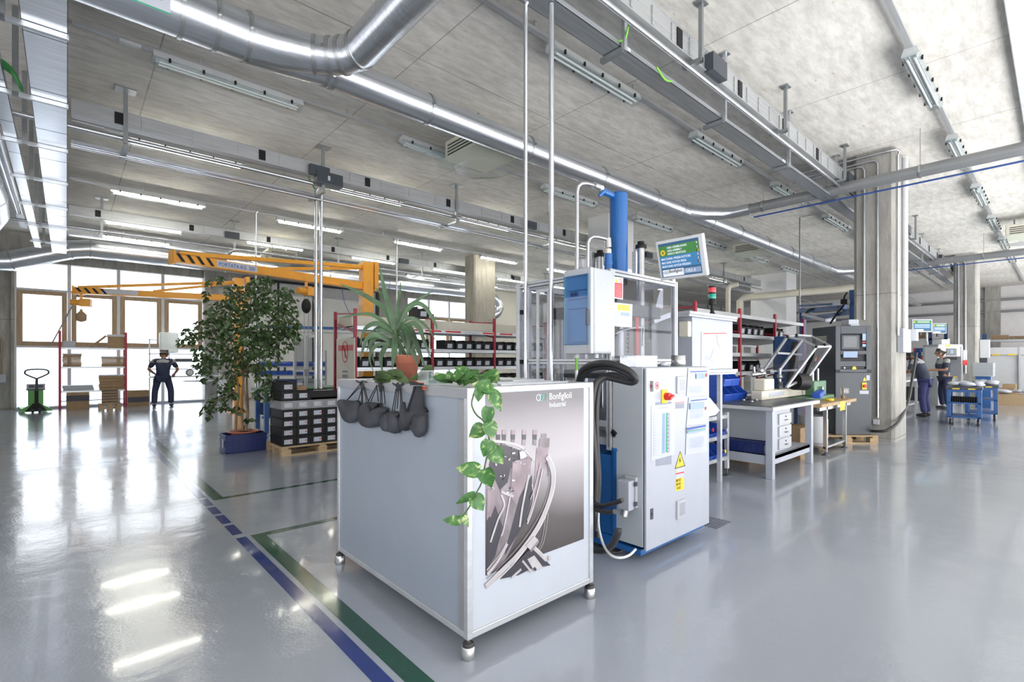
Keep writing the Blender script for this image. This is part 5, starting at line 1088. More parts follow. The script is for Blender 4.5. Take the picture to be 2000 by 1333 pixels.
# board on the end of the rack
t = thing('safety_board', 'white notice board with a red prohibition ring on the rack end', 'sign', PX(675, 738, 4.05))
q0, q1 = PX(693, 660, 4.04), PX(658, 738, 4.04)
MB(M['offwhite']).box(4.03, 4.045, q0.y, q1.y, .9, q0.z).build('board', parent=t)
b = MB(M['brightred'], M['printgrey']); ym = (q0.y+q1.y)/2; b.use(M['brightred']).box(4.026, 4.03, q0.y+.06, q1.y-.10, q0.z-.24, q0.z-.13)
b.band([(4.028, ym+.13*math.cos(a), 1.62+.20*math.sin(a)) for a in [2*PI*i/24 for i in range(25)]], .03, (-.002, 0, 0)).bar((4.027, ym+.09, 1.75), (4.027, ym-.09, 1.49), .004, .025, (1, 0, 0))
b.use(M['printgrey']).box(4.027, 4.03, ym-.03, ym+.03, 1.50, 1.74).box(4.027, 4.03, ym-.12, ym+.12, 1.22, 1.26).box(4.027, 4.03, ym-.12, ym+.12, 1.12, 1.18); b.build('board_print', parent=t)
RR = rack('storage_rack', 'red-posted rack with grey sloping shelves behind the workbench', 7.85, 3, 4.1, 1.1, (2.34, 1.96, 1.60, 1.24, .8), y_up=-.10, deck='busway')
k = 0
for x in (9.9, 10.2, 10.5, 10.8, 11.6, 11.9):
    o = dup(bp, (x, 4.4, 1.96), 'black bin on the second shelf of the grey rack, %s from the left' % ORD[k], rz=0, group='black bins on the grey rack'); k += 1
for i, x in enumerate((8.1, 8.4, 8.7, 9.0, 9.9, 10.3, 10.6)): dup(bp, (x, 4.4, 1.24), 'black bin on a low shelf of the grey rack, %s from the left' % ORD[i], rz=0, group='low black bins on the grey rack')
# ================================================================ PALLET OF BLACK CRATES
def pallet(label, x0, x1, y0, y1, h=.144, n=5):
    t = thing('pallet', label, 'pallet', ((x0+x1)/2, (y0+y1)/2, 0))
    for y in (y0, (y0+y1)/2-.05, y1-.10):
        b = MB(M['pine']).box(x0, x1, y, y+.10, 0, .022); b.build('bottom_board', parent=t)
        for x in (x0, (x0+x1)/2-.07, x1-.14): MB(M['pine']).box(x, x+.14, y, y+.10, .022, .10).build('block', parent=t)
    for x in (x0, (x0+x1)/2-.05, x1-.10): MB(M['pine']).box(x, x+.10, y0, y1, .10, .122).build('stringer', parent=t)
    for i in range(n): y = y0+(y1-y0-.12)*i/(n-1); MB(M['pine']).box(x0, x1, y, y+.12, .122, .144).build('deck_board', parent=t)
    return t
pallet('low wooden pallet under the stacked black crates', 2.41, 3.65, 7.86, 8.66)
def crate(w, d, h, m):
    o = thing('stacking_crate', '', 'crate', (0, 0, 0)); b = MB(M[m]); e = .006
    b.box(-w, w, -d, d, .0, .008); 
    for s in (-1, 1): b.box(s*w, s*(w-e), -d+e, d-e, .008, h-.004).box(-w, w, s*d, s*(d-e), .008, h-.004)
    for s in (-1, 1): b.box(s*(w+.008), s*(w-.002), -d-.008, d+.008, h-.022, h-.004).box(-w, w, s*(d+.008), s*(d-.002), h-.022, h-.004)
    for s in (-1, 1):
        for x in (-w, w): b.box(x-.008*(x > 0)-.004, x+.008*(x < 0)+.004, s*(d+.006), s*(d-.002), .01, h-.02)
    b.build('crate_shell', parent=o, local=True); return o
cr0 = crate(.104, .28, .139, 'black')
MB(M['paper']).box(-.075, .045, -.2885, -.286, .03, .10).build('label_card', parent=cr0, local=True)
MB(M['brightred']).box(.015, .033, -.2895, -.2885, .055, .075).build('red_dot', parent=cr0, local=True)
hts = (7, 6, 5, 5, 5); colw = ('nearest', 'second', 'third', 'fourth'); used = False
for c_ in range(5):
    for r_ in range(hts[c_]):
        x = 2.532+c_*.222; lab = 'black crate, %s from the floor in the %s column of the pallet' % (ORD[r_], ('leftmost', 'second', 'third', 'fourth', 'rightmost')[c_])
        o = cr0 if not used else dup(cr0); used = True
        o.location = (x, 8.18, .144+r_*.140); o['label'] = lab; o['group'] = 'black crates on the pallet'
tag(MB(M['card']).box(2.68, 2.83, 8.0, 8.3, .144+6*.140, .144+6*.140+.07).build('cardboard_box', bevel=.003), 'small cardboard box on the second crate column', 'box')
t = thing('open_crate', 'open grey crate with lid frame on the right crate columns', 'crate', (3.1, 8.2, .85)); b = MB(M['black'])
zt = .144+5*.140; b.box(2.88, 3.30, 7.96, 8.42, zt, zt+.02)
for a in ((2.88, 2.89, 7.96, 8.42), (3.29, 3.30, 7.96, 8.42), (2.88, 3.30, 7.96, 7.97), (2.88, 3.30, 8.41, 8.42)): b.box(*a, zt, zt+.13)
b.build('crate_shell', parent=t); MB(M['steel']).tube([(2.93, 7.985, zt+.02), (2.93, 7.985, zt+.13), (3.25, 7.985, zt+.13), (3.25, 7.985, zt+.02)], .008, n=6).build('handle', parent=t)
tag(MB(M['wrap']).box(2.415, 3.55, 7.883, 7.886, .144+4*.14, .144+4*.14+.13).box(2.415, 2.417, 7.883, 8.46, .144+4*.14, .144+4*.14+.13).build('stretch_film'), 'band of clear stretch film wrapped round the black crates', 'film')
# ================================================================ FICUS IN ITS CRATE
t = thing('planter_crate', 'navy blue plastic crate holding the big leafy tree', 'crate', (2.13, 8.83, 0))
b = MB(M['crateblue']); x0, x1, y0, y1, h = 1.83, 2.42, 8.64, 9.04, .29
b.box(x0, x1, y0, y1, 0, .01).box(x0, x0+.01, y0, y1, .01, h).box(x1-.01, x1, y0, y1, .01, h).box(x0, x1, y0, y0+.01, .01, h).box(x0, x1, y1-.01, y1, .01, h)
for z in (h-.03, h-.10, .02): b.box(x0-.01, x1+.01, y0-.01, y0+.002, z, z+.02).box(x0-.01, x0+.002, y0-.01, y1, z, z+.02)
for i in range(7): b.box(x0+i*.0965-.004, x0+i*.0965+.008, y0-.009, y0, .02, h-.01)
b.build('crate_shell', parent=t, bevel=.003); MB(M['paper']).box(x0-.013, x0-.010, y0+.1, y0+.18, .08, .22).build('label_card', parent=t)
t = thing('potted_ficus', 'tall bushy green ficus tree in a round pot inside the navy crate', 'tree', (2.13, 8.84, .02))
MB(M['terra']).lathe((2.13, 8.84, .02), [(.13, 0), (.175, .20), (.175, .275), (.235, .285), (.24, .30), (.20, .305), (.17, .27)], 28).build('pot', parent=t)
MB(M['soil']).cyl((2.13, 8.84, .24), (2.13, 8.84, .29), .17, n=20).build('soil', parent=t)
dT = 8.0; rng = random.Random(21)
def tp(u, v, dd=0): return PD(u, v, dT+dd)
trunks = [[(474, 842, 0), (472, 790, 0), (476, 730, .05), (474, 680, .05), (480, 620, 0), (500, 560, 0)], [(478, 842, .05), (484, 800, .1), (482, 740, .1), (490, 690, .15), (520, 640, .2), (550, 600, .2)], [(460, 840, -.05), (462, 800, -.05), (466, 760, 0), (450, 700, -.1), (420, 660, -.1), (380, 665, -.1)],
          [(480, 842, 0), (484, 810, .05), (479, 780, 0), (470, 720, -.1), (440, 640, -.2), (430, 590, -.1)], [(476, 730, 0), (500, 690, -.2), (530, 670, -.3)], [(466, 760, 0), (430, 780, -.1), (405, 800, -.1)], [(478, 790, 0), (500, 770, .1), (530, 765, .1)], [(478, 842, 0), (486, 825, .1), (492, 815, .1)]]
b = MB(M['bark'])
for tr in trunks: n_ = len(tr); b.tube([tp(*p) for p in tr], [(.022 if n_ > 4 else .010)*(1-.75*i/(n_-1)) for i in range(n_)], n=7, smooth=4)
b.build('trunk', parent=t)
CL = [(505, 560, 24, 18), (485, 590, 48, 24), (540, 590, 40, 26), (450, 610, 52, 26), (560, 625, 26, 30), (500, 640, 64, 34), (420, 640, 40, 22), (385, 650, 26, 13), (362, 664, 18, 9), (470, 670, 66, 30), (540, 660, 38, 30), (420, 690, 44, 22), (500, 700, 50, 22), (400, 712, 20, 18), (465, 720, 42, 16), (440, 745, 22, 12), (512, 728, 20, 16), (530, 748, 18, 10), (518, 770, 28, 14), (545, 785, 12, 12), (440, 768, 22, 13), (425, 790, 24, 15), (404, 805, 12, 14), (398, 732, 14, 14), (460, 800, 12, 8), (575, 655, 10, 20), (410, 550, 6, 6), (428, 545, 9, 10), (402, 580, 6, 12), (488, 822, 7, 7), (465, 570, 26, 16), (522, 545, 10, 8), (555, 570, 16, 12)]
b = MB(M['leaf'])
for (u, v, ru, rv) in CL:
    n_ = int(ru*rv*.16)+9
    for i in range(n_):
        a = rng.uniform(0, 2*PI); r_ = math.sqrt(rng.random()); c = tp(u+ru*r_*math.cos(a), v+rv*r_*math.sin(a), rng.uniform(-1, 1)*ru*.0095)
        L_ = rng.uniform(.075, .115); an = rng.uniform(0, 2*PI); T = Vector((math.cos(an), math.sin(an), rng.uniform(-1.5, -.2))).normalized()
        Nn = Vector((rng.uniform(-1, 1), rng.uniform(-1, 1), rng.uniform(.2, 1.2))); Nn = (Nn-T*Nn.dot(T)).normalized(); X_ = T.cross(Nn); W_ = L_*.30
        vs = [c, c+T*L_*.4+X_*W_+Nn*.006, c+T*L_, c+T*L_*.4-X_*W_+Nn*.006, c+T*L_*.4]
        b.add(vs, [(0, 1, 4), (1, 2, 4), (0, 4, 3), (4, 2, 3)])
b.build('foliage', parent=t)
# ================================================================ ORANGE JIB CRANES
def crane(label, col, tip, zb, zt, w, hoistf, hlab, detail=1):
    col = Vector(col); tip = Vector(tip); d = (tip-col).normalized(); ln = (tip-col).length
    t = thing('jib_crane', label, 'crane', (col.x, col.y, 0))
    MB(M['orange']).box(col.x-w/2, col.x+w/2, col.y-w/2, col.y+w/2, .02, zt+.10).box(col.x-w, col.x+w, col.y-w, col.y+w, 0, .03).build('mast', parent=t, bevel=.008)
    a = Vector((col.x, col.y, zb)); e = Vector((tip.x, tip.y, zb)); bh = w*.62
    MB(M['orange']).bar(a, e, w*.45, bh).bar(a+Vector((0, 0, -bh/2)), e+Vector((0, 0, -bh/2)), w*.75, .02).build('jib_beam', parent=t)
    up = Vector((col.x, col.y, zt)); MB(M['orange']).bar(up, e+Vector((0, 0, bh/2))-d*ln*.02, w*.45, bh*.45).bar(up-Vector((0, 0, .02)), a+d*ln*.55+Vector((0, 0, bh/2)), w*.25, w*.25).build('tie_rod', parent=t)
    MB(M['orange']).bar(a-d*w*.9+Vector((0, 0, -.1)), a-d*w*.9+Vector((0, 0, zt-zb+.15)), w*.4, w*1.2).build('bracket', parent=t, bevel=.005)
    b = MB(M['black']); rt = d.cross(Vector((0, 0, 1))).normalized()
    for k in range(4):
        c = e-d*(.12+k*.16)
        for s in (-1, 1): b.prism([c+rt*s*w*.23+Vector((0, 0, -bh*.45)), c+rt*s*w*.23-d*.06+Vector((0, 0, -bh*.45)), c+rt*s*w*.23+d*.04+Vector((0, 0, bh*.45)), c+rt*s*w*.23+d*.10+Vector((0, 0, bh*.45))], rt*s*.004)
    b.build('hazard_stripes', parent=t)
    MB(M['orange']).bar(e, e+d*.03, w*.9, bh*1.5).build('end_stop', parent=t)
    side = rt if rt.dot(Vector((FW[0], FW[1], 0))) < 0 else -rt; pc_ = e-d*(1.05 if detail else .9)+side*(w*.23)
    mtx = Matrix.Translation(pc_+side*.006-d*(-.0)) @ Matrix((( -side.y, 0, side.x, 0), (side.x, 0, side.y, 0), (0, 1, 0, 0), (0, 0, 0, 1)))
    ex_ = Vector((-side.y, side.x, 0)); c0 = pc_-ex_*.36
    MB(M['paper']).prism([c0+Vector((0, 0, -.06)), c0+ex_*.75+Vector((0, 0, -.06)), c0+ex_*.75+Vector((0, 0, .06)), c0+Vector((0, 0, .06))], side*.003).build('capacity_plate', parent=t)
    if detail:
        mt = Matrix(((ex_.x, 0, side.x, c0.x+side.x*.005+ex_.x*.03), (ex_.y, 0, side.y, c0.y+side.y*.005+ex_.y*.03), (0, 1, 0, c0.z-.035), (0, 0, 0, 1)))
        MB(M['printblue']).text('PORTATA KG. 250', .098, mt, sx=.85, th=.001).build('capacity_lettering', parent=t)
    h = a.lerp(e, hoistf); t2 = thing('chain_hoist', hlab, 'hoist', h-Vector((0, 0, .7)))
    b = MB(M['orange']); q = h-Vector((0, 0, .30)); b.bar(q-d*.20, q+d*.02, .20, .19).cyl(q+d*.02, q+d*.20, .075, n=16); b.build('motor', parent=t2, bevel=.01)
    b = MB(M['orange']); b.bar(h-Vector((0, 0, .10)), h-Vector((0, 0, .22)), .05, .04); b.bar(h-d*.06-Vector((0, 0, .07)), h+d*.06-Vector((0, 0, .07)), .16, .06); b.build('trolley', parent=t2)
    return t, t2, h, d
c1, tp1 = PD(715, 560, 12.0), PD(338, 503, 8.62)
t, t2, h, d = crane('big orange jib crane with striped tip over the tree', (c1.x, c1.y, 3.25), (tp1.x, tp1.y, 3.25), 3.25, 3.72, .26, .385, 'orange chain hoist with a black chain bag on the big crane')
MB(M['black']).sphere(h-Vector((0, 0, .62)), (.10, .10, .16), 14, 10).build('chain_bag', parent=t2)
for s in (-1, 1): MB(M['strut']).tube([h-Vector((0, 0, .4))+d*.05*s, h-Vector((0, 0, 2.0))+d*.05*s], .007, n=6).build('chain', parent=t2)
b = MB(M['strut']); b.box(h.x-.05, h.x+.05, h.y-.03, h.y+.03, 1.12, 1.27); b.build('hook', parent=t2)
MB(M['printlight']).tube([h-Vector((0, 0, .15))+d*.0, h-Vector((0, 0, .5))-d*.18, h-Vector((0, 0, .75))-d*.25, h-Vector((0, 0, .5))-d*.32, h-Vector((0, 0, .12))-d*.30], .008, n=6, smooth=5).build('cable_loop', parent=t2)
tag(MB(M['printblue']).tube([h-Vector((0, 0, .12))-d*.9, h-Vector((0, 0, .5))-d*1.0, h-Vector((0, 0, .85))-d*1.3, h-Vector((0, 0, .6))-d*1.7, h-Vector((0, 0, .12))-d*1.75], .007, n=6, smooth=5).build('slack_cable'), 'thin slack cable hanging under the big crane beam', 'cable')
c2, tp2 = PD(465, 583, 13.9), PD(146, 566, 12.3)
t, t2, h, d = crane('smaller orange jib crane in front of the tall windows', (c2.x, c2.y, 3.2), (tp2.x, tp2.y, 3.2), 3.2, 3.66, .24, .965, 'small orange hoist with a round bag hanging before the windows', 0)
MB(M['card']).lathe(h-Vector((0, 0, .78)), [(.02, 0), (.10, .03), (.11, .18), (.03, .27), (.02, .32)], 14).build('chain_bag', parent=t2)
tag(MB(M['strut']).tube([h-Vector((0, 0, .35))-Vector((.15, 0, 0)), h+Vector((-.55, .3, -1.35))], .014, n=6).build('hanging_cable'), 'dark cable slanting down from the small hoist to the red shelf', 'cable')
# ================================================================ PACKING AREA BY THE WINDOWS
sx0, sx1, sy0, sy1 = -.14, 1.40, 19.72, 20.3
t = thing('packing_shelf', 'red-posted shelf of cardboard and foam in front of the windows', 'shelf', (.63, 20.0, 0))
for x in (sx0, sx1):
    for y in (sy0, sy1): MB(M['red']).box(x-.03, x+.03, y-.03, y+.03, 0, 2.34).build('post', parent=t)
SHZ = (1.84, 1.27, .55)
for z in SHZ: MB(M['tray']).box(sx0+.03, sx1-.03, sy0, sy1, z-.05, z).build('shelf', parent=t)
b = MB(M['strut']); b.box(sx0, sx1, sy1-.01, sy1+.01, .20, .23); b.build('cross_rail', parent=t)
def stack(label, x0, x1, y0, y1, z, n, h, m, name='cardboard_stack', wrap=False):
    t = thing(name, label, 'cardboard', ((x0+x1)/2, (y0+y1)/2, z))
    rg = random.Random(int(x0*100+z*10)+n)
    for i in range(n):
        j = rg.uniform(-.012, .012); MB(M[m if i % 2 == 0 or m != 'card' else 'card']).box(x0+j, x1+j, y0, y1, z+i*h, z+(i+.93)*h).build('sheet', parent=t)
    if wrap: MB(M['film_w'] if False else M['paper']).box(x0-.01, x1+.02, y0-.01, y1, z+n*h, z+n*h+.035).build('foam_sheet', parent=t)
    return t
stack('flat cardboard pile on the middle shelf, left side', -.08, .34, 19.75, 20.2, 1.27, 8, .045, 'card', wrap=True)
stack('flat cardboard pile on the middle shelf, right side', .82, 1.36, 19.75, 20.2, 1.27, 7, .04, 'card', wrap=True)
stack('carton stack with a pale cover on the low shelf, right side', .76, 1.36, 19.75, 20.2, .55, 5, .085, 'card', wrap=True)
stack('low white foam pile on the low shelf, left side', -.08, .62, 19.75, 20.2, .55, 4, .04, 'paper', 'foam_stack')
stack('white foam pile on the top shelf, left end', -.08, .20, 19.75, 20.2, 1.84, 4, .05, 'paper', 'foam_stack')
tag(MB(M['card']).box(.97, 1.36, 19.75, 20.2, 1.84, 2.20).build('carton'), 'closed brown carton on the top shelf, right end', 'box')
tag(MB(M['paper']).box(.95, 1.37, 19.73, 20.2, 2.20, 2.27).build('foam_sheet'), 'white foam sheet lying on the carton on the top shelf', 'foam')
tag(MB(M['card']).bar((.56, 19.9, 1.87), (.92, 19.9, 2.22), .35, .06).build('leaning_board'), 'brown board leaning against the top-shelf carton', 'board')
def carton(label, x0, x1, y0, y1, h, band=(.25, .42)):
    t = thing('carton', label, 'box', ((x0+x1)/2, (y0+y1)/2, 0)); MB(M['card']).box(x0, x1, y0, y1, 0, h).build('box_body', parent=t, bevel=.004)
    MB(M['carddark']).box(x0-.002, x1+.002, y0-.002, y1+.002, band[0], band[1]).build('printed_band', parent=t); return t
carton('large brown carton with a dark band on the floor under the shelf', 0.0, .52, 19.55, 19.95, .50)
carton('large brown carton with a dark band right of the red shelf', 1.45, 1.98, 19.65, 20.1, .50, (.13, .30))
pallet('small pallet with a narrow stack of boxes under the shelf', .72, 1.26, 19.3, 19.65)
for i in range(5):
    t = thing('flat_box', 'narrow banded box, %s from the floor, stacked on the small pallet' % ORD[i], 'box', (1.0, 19.45, .144+i*.083), group='boxes on the small pallet')
    MB(M['card']).box(.80, 1.18, 19.32, 19.6, .144+i*.083, .144+i*.083+.08).build('box_body', parent=t); MB(M['carddark']).box(.799, 1.181, 19.319, 19.60, .144+i*.083+.045, .144+i*.083+.075).build('printed_band', parent=t)
# pallet truck, seen from its handle end
pj = P(70, 806); t = thing('pallet_truck', 'green hand pallet truck with a looped handle by the left window', 'pallet truck', (pj.x, pj.y, 0)); t.rotation_euler = (0, 0, math.radians(-58+90-26))
b = MB(M['green']); b.prism([(-.33, -.10, .03), (.33, -.10, .03), (.33, -.10, .08), (.12, -.10, .22), (-.12, -.10, .22), (-.33, -.10, .08)], (0, .14, 0)); b.box(-.155, .155, -.02, .10, .20, .62).box(-.30, -.16, .04, 1.15, .06, .11).box(.16, .30, .04, 1.15, .06, .11); b.build('chassis', parent=t, local=True, bevel=.008)
b = MB(M['black']); b.prism([(-.22, -.125, .05), (.22, -.125, .05), (.07, -.125, .26), (-.07, -.125, .26)], (0, .02, 0)); b.bar((0, -.14, .12), (0, -.20, .62), .075, .06); b.build('pump', parent=t, local=True)
MB(M['darkgrey']).tube([(0, -.20, .6), (0, -.26, .95)], .03, n=10).build('tow_bar', parent=t, local=True)
MB(M['darkgrey']).tube([(0, -.26, .95), (-.13, -.275, 1.02), (-.235, -.29, 1.10), (-.20, -.30, 1.19), (0, -.305, 1.215), (.20, -.30, 1.19), (.235, -.29, 1.10), (.13, -.275, 1.02), (0, -.26, .95)], .021, n=8, smooth=4).build('handle', parent=t, local=True)
b = MB(M['pvcwhite']); b.box(-.19, .19, -.06, .03, .66, .80); b.build('display_box', parent=t, local=True, bevel=.006); MB(M['darkgrey']).box(-.15, -.03, -.064, -.06, .69, .77).box(.03, .15, -.064, -.06, .69, .77).box(-.19, .19, -.02, .10, .62, .66).build('display', parent=t, local=True)
for s in (-1, 1): MB(M['rubber']).cyl((s*.07-.025, -.10, .07), (s*.07+.025, -.10, .07), .07, n=18).build('wheel', parent=t, local=True)
# packing bench with rails and reels
t = thing('packing_bench', 'light packing bench with rails in front of the windows', 'bench', (3.0, 20.1, 0))
wx0, wx1, wy = 2.02, 4.05, 20.1
b = MB(M['alu']); [b.box(x, x+.04, wy, wy+.04, 0, 2.16) for x in (wx0, wx1)]; [b.box(x, x+.04, wy-.55, wy-.51, 0, .88) for x in (wx0+.05, wx1)]; b.build('frame_post', parent=t)
b = MB(M['strut']); [b.box(wx0, wx1+.04, wy, wy+.03, z, z+.03) for z in (2.13, 1.66, 1.42, 1.15)]; b.build('rail', parent=t)
MB(M['white']).box(wx0-.03, wx1+.1, wy-.58, wy+.05, .90, .94).build('worktop', parent=t); MB(M['white']).box(wx0+.9, wx1+.1, wy-.62, wy-.1, .74, .78).box(wx1-.06, wx1+.1, wy-.62, wy-.1, .2, .74).build('side_shelf', parent=t)
MB(M['elecgrey']).box(wx0, wx1, wy-.25, wy+.05, 1.40, 1.43).build('upper_shelf', parent=t)
for i, x in enumerate((3.10, 3.50)):
    t = thing('air_reel', 'round grey pack on the packing bench, %s of two' % ('left', 'right')[i], 'reel', (x, 19.75, .94)); MB(M['darkgrey']).cyl((x, 19.65, 1.055), (x, 19.85, 1.055), .115, n=20).build('reel_rim', parent=t); MB(M['white']).cyl((x, 19.64, 1.055), (x, 19.655, 1.055), .085, n=20).build('reel_face', parent=t)
t = thing('open_carton', 'dark open carton on the upper bench shelf', 'box', (2.95, 19.98, 1.16)); MB(M['carddark']).box(2.72, 3.20, 19.85, 20.1, 1.43, 1.52).build('box_body', parent=t)
tag(MB(M['card']).box(2.80, 3.25, 19.8, 20.05, .94+.25, 1.40).build('carton'), 'grey-brown carton under the upper bench shelf', 'box') if False else None
t = thing('foam_dispenser', 'translucent bag of packing foam hanging above the packing bench', 'bag', (2.52, 20.0, 1.8))
b = MB(M['film_w']); b.box(2.28, 2.82, 19.86, 20.05, 1.70, 2.40); b.build('bag', parent=t, bevel=.06); MB(M['alu']).box(2.53, 2.57, 19.93, 19.97, .94, 1.70).build('stand_pole', parent=t)
tag(MB(M['printblue']).box(3.55, 3.95, 19.9, 20.08, 1.43, 1.50).build('blue_tray'), 'flat blue tray on the upper bench shelf', 'tray')
# sheet holder box at the far left wall
t = thing('wall_switch_box', 'grey switch box on a conduit on the concrete pier at the left edge', 'switch box', PY(5, 745, 20.5)); MB(M['elecwhite']).box(-1.50, -1.30, 20.45, 20.59, .82, 1.05).build('box_body', parent=t); MB(M['wood']).tube([(-1.39, 20.56, 1.05), (-1.39, 20.56, 2.1)], .015, n=8).build('conduit', parent=t)
# ================================================================ MID BACKGROUND BEHIND THE TREE
t = thing('blue_workbench', 'blue-legged workbench partly behind the black crates', 'workbench', (5.0, 13.3, 0))
for u, d_ in ((503, 10.6), (520, 10.0), (620, 11.0)):
    q = P(u, 705+FPX*HC/d_); MB(M['trolley']).box(q.x-.04, q.x+.04, q.y-.04, q.y+.04, 0, .80).build('leg', parent=t)
q0 = P(503, 705+FPX*HC/10.6); b = MB(M['machgreen']); b.box(q0.x-.05, q0.x+2.0, q0.y-.6, q0.y+.3, .80, .86); b.build('worktop', parent=t)
MB(M['trolley']).box(q0.x-.04, q0.x+1.9, q0.y-.5, q0.y-.44, .25, .30).build('stretcher', parent=t)
o = tag(MB(M['crateblue']).box(q0.x+.05, q0.x+.55, q0.y-.45, q0.y, .30, .55).build('crate'), 'navy crate low under the blue-legged workbench', 'crate')
o = tag(MB(M['crateblue']).box(q0.x+.15, q0.x+.65, q0.y-.5, q0.y-.05, .86, 1.05).build('crate'), 'navy crate on the blue-legged workbench', 'crate')
t = thing('bin_rail_rack', 'rack carrying two rows of small blue bins behind the tree', 'rack', (5.6, 16.5, 0))
q0, q1 = PD(506, 720, 14.2), PD(636, 720, 14.6); dd = (q1-q0); dn_ = dd.normalized()
b = MB(M['strut']); [b.bar((q.x, q.y, 0), (q.x, q.y, 1.75), .05, .05) for q in (q0, q1)]; [b.bar((q0.x, q0.y, z), (q1.x, q1.y, z), .05, .04) for z in (1.28, 1.02, .72)]; b.build('rack_frame', parent=t)
MB(M['machgreen']).bar((q0.x, q0.y, .90), (q1.x, q1.y, .90), .4, .04).build('green_shelf', parent=t)
sb_ = None; k = 0
for r_, z in enumerate((1.30, 1.04)):
    for i in range(12):
        p = q0+dd*((i+.5)/12); lab = 'small blue bin on the %s rail behind the tree, %s from the left' % (('upper', 'lower')[r_], ORD[i])
        if sb_ is None:
            sb_ = thing('small_bin', lab, 'bin', (p.x, p.y, z), math.atan2(dn_.y, dn_.x), 'small blue bins on the %s rail' % ('upper', 'lower')[r_])
            b = MB(M['binblue']); w = .06; b.prism([(-w, -.10, 0), (-w, .08, 0), (-w, .08, .12), (-w, -.04, .12), (-w, -.12, .07)], (2*w, 0, 0)); b.build('bin_shell', parent=sb_, local=True)
            MB(M['darkgap']).box(-w+.008, w-.008, -.06, .07, .115, .122).build('bin_opening', parent=sb_, local=True)
        else: o = dup(sb_, (p.x, p.y, z), lab, group='small blue bins on the %s rail' % ('upper', 'lower')[r_])
t = thing('guarded_workstation', 'clear-sided white workstation cabin behind the crates', 'workstation', PD(605, 790, 12.0))
qa, qb = PD(576, 790, 12.4), PD(622, 790, 11.8); b = MB(M['white'])
for q in (qa, qb, PD(598, 790, 11.7)): b.box(q.x-.03, q.x+.03, q.y-.03, q.y+.03, 0, 2.05)
b.bar((qa.x, qa.y, 2.05), (qb.x, qb.y, 2.05), .06, .08).bar((qa.x, qa.y, 1.2), (qb.x, qb.y, 1.2), .04, .04); b.build('frame', parent=t)
MB(M['poly']).prism([(qa.x, qa.y, .9), (qb.x, qb.y, .9), (qb.x, qb.y, 2.0), (qa.x, qa.y, 2.0)], (.005, .005, 0)).build('clear_panel', parent=t)
MB(M['elecwhite']).box(qa.x+.15, qb.x+.3, qa.y-.1, qa.y+.5, .0, .95).build('base_cabinet', parent=t)
qa, qb = PD(500, 640, 17), PD(745, 648, 18.5)
t = thing('overhead_rail', 'blue and grey horizontal rail before the sliding doors', 'rail', (qa.x, qa.y, 0)); MB(M['trolley']).bar((qa.x, qa.y, 2.62), (qb.x*.75+qa.x*.25, qb.y*.75+qa.y*.25, 2.62), .08, .10).build('rail_beam', parent=t)
b = MB(M['strut']); [b.box(q.x-.03, q.x+.03, q.y-.03, q.y+.03, 0, 2.62) for q in (qa, qb)]; b.bar((qa.x, qa.y, 2.45), (qb.x, qb.y, 2.45), .05, .05); b.build('rail_post', parent=t)
for i, (u, v0, d_, z1_) in enumerate(((617, 373, 9.2, 4.6), (627, 372, 9.2, 4.6), (500, 417, 11.0, 4.9), (775, 470, 13, 4.9))):
    q = PD(u, 705, d_); z_ = HC+(705-v0)/FPX*d_
    tag(MB(M['pipe']).tube([(q.x, q.y, 0), (q.x, q.y, z_), (q.x+.04, q.y-.02, z_+.05)], .03 if i < 2 else .02, n=10).build('drop_pipe'), ('left of the two close vertical pipes beside the crane', 'right of the two close vertical pipes beside the crane', 'vertical pipe beyond the tree, ending at the crane beam', 'vertical pipe behind the spiky plant')[i], 'pipe')
q = PD(617, 373, 9.2); tag(MB(M['greencable']).tube([q, q+Vector((-.10, .06, .22)), q+Vector((-.12, .1, .42)), q+Vector((.05, .2, .5))], .012, n=7, smooth=4).build('green_cable'), 'green cable curving from the left vertical pipe to the busway', 'cable')
q = PD(655, 340, 8.6); t = thing('tap_off_unit', 'dark grey switch box mounted on the middle busway', 'switch box', q); b = MB(M['darkgrey']); b.box(q.x-.22, q.x+.25, 8.70, 8.86, q.z-.12, q.z+.10); b.build('box_body', parent=t, bevel=.01); MB(M['paper']).box(q.x-.03, q.x+.01, 8.69, 8.70, q.z-.05, q.z+.03).build('label', parent=t)
# ================================================================ WORKBENCH AND TEST STAND
t = thing('workbench', 'grey steel workbench with a drawer unit and a low shelf', 'workbench', (7.2, 2.9, 0))
bx0, bx1, by0, by1, bz = 6.34, 8.06, 2.33, 3.60, .89
MB(M['alu']).box(bx0, bx1, by0, by1, bz-.055, bz-.008).build('worktop_rim', parent=t, bevel=.004); MB(M['darkgrey']).box(bx0+.02, bx1-.02, by0+.02, by1-.02, bz-.008, bz).build('work_mat', parent=t)
for x in (bx0+.03, bx1-.30):
    for y in (by0+.02, by1-.10): MB(M['elecwhite']).box(x, x+.085, y, y+.08, 0, bz-.055).build('leg', parent=t, bevel=.004)
MB(M['elecwhite']).box(bx0+.06, bx1-.26, by0+.04, by1-.04, .23, .28).build('low_shelf', parent=t, bevel=.003)
MB(M['elecwhite']).box(bx0+.06, bx1-.26, by0+.04, by0+.06, .17, .28).box(bx0+.05, bx0+.07, by0+.08, by1-.08, .17, .28).build('shelf_apron', parent=t)
MB(M['elecgrey']).box(6.62, 7.25, by0+.12, by1-.15, .28, bz-.055).build('drawer_unit', parent=t, bevel=.003)
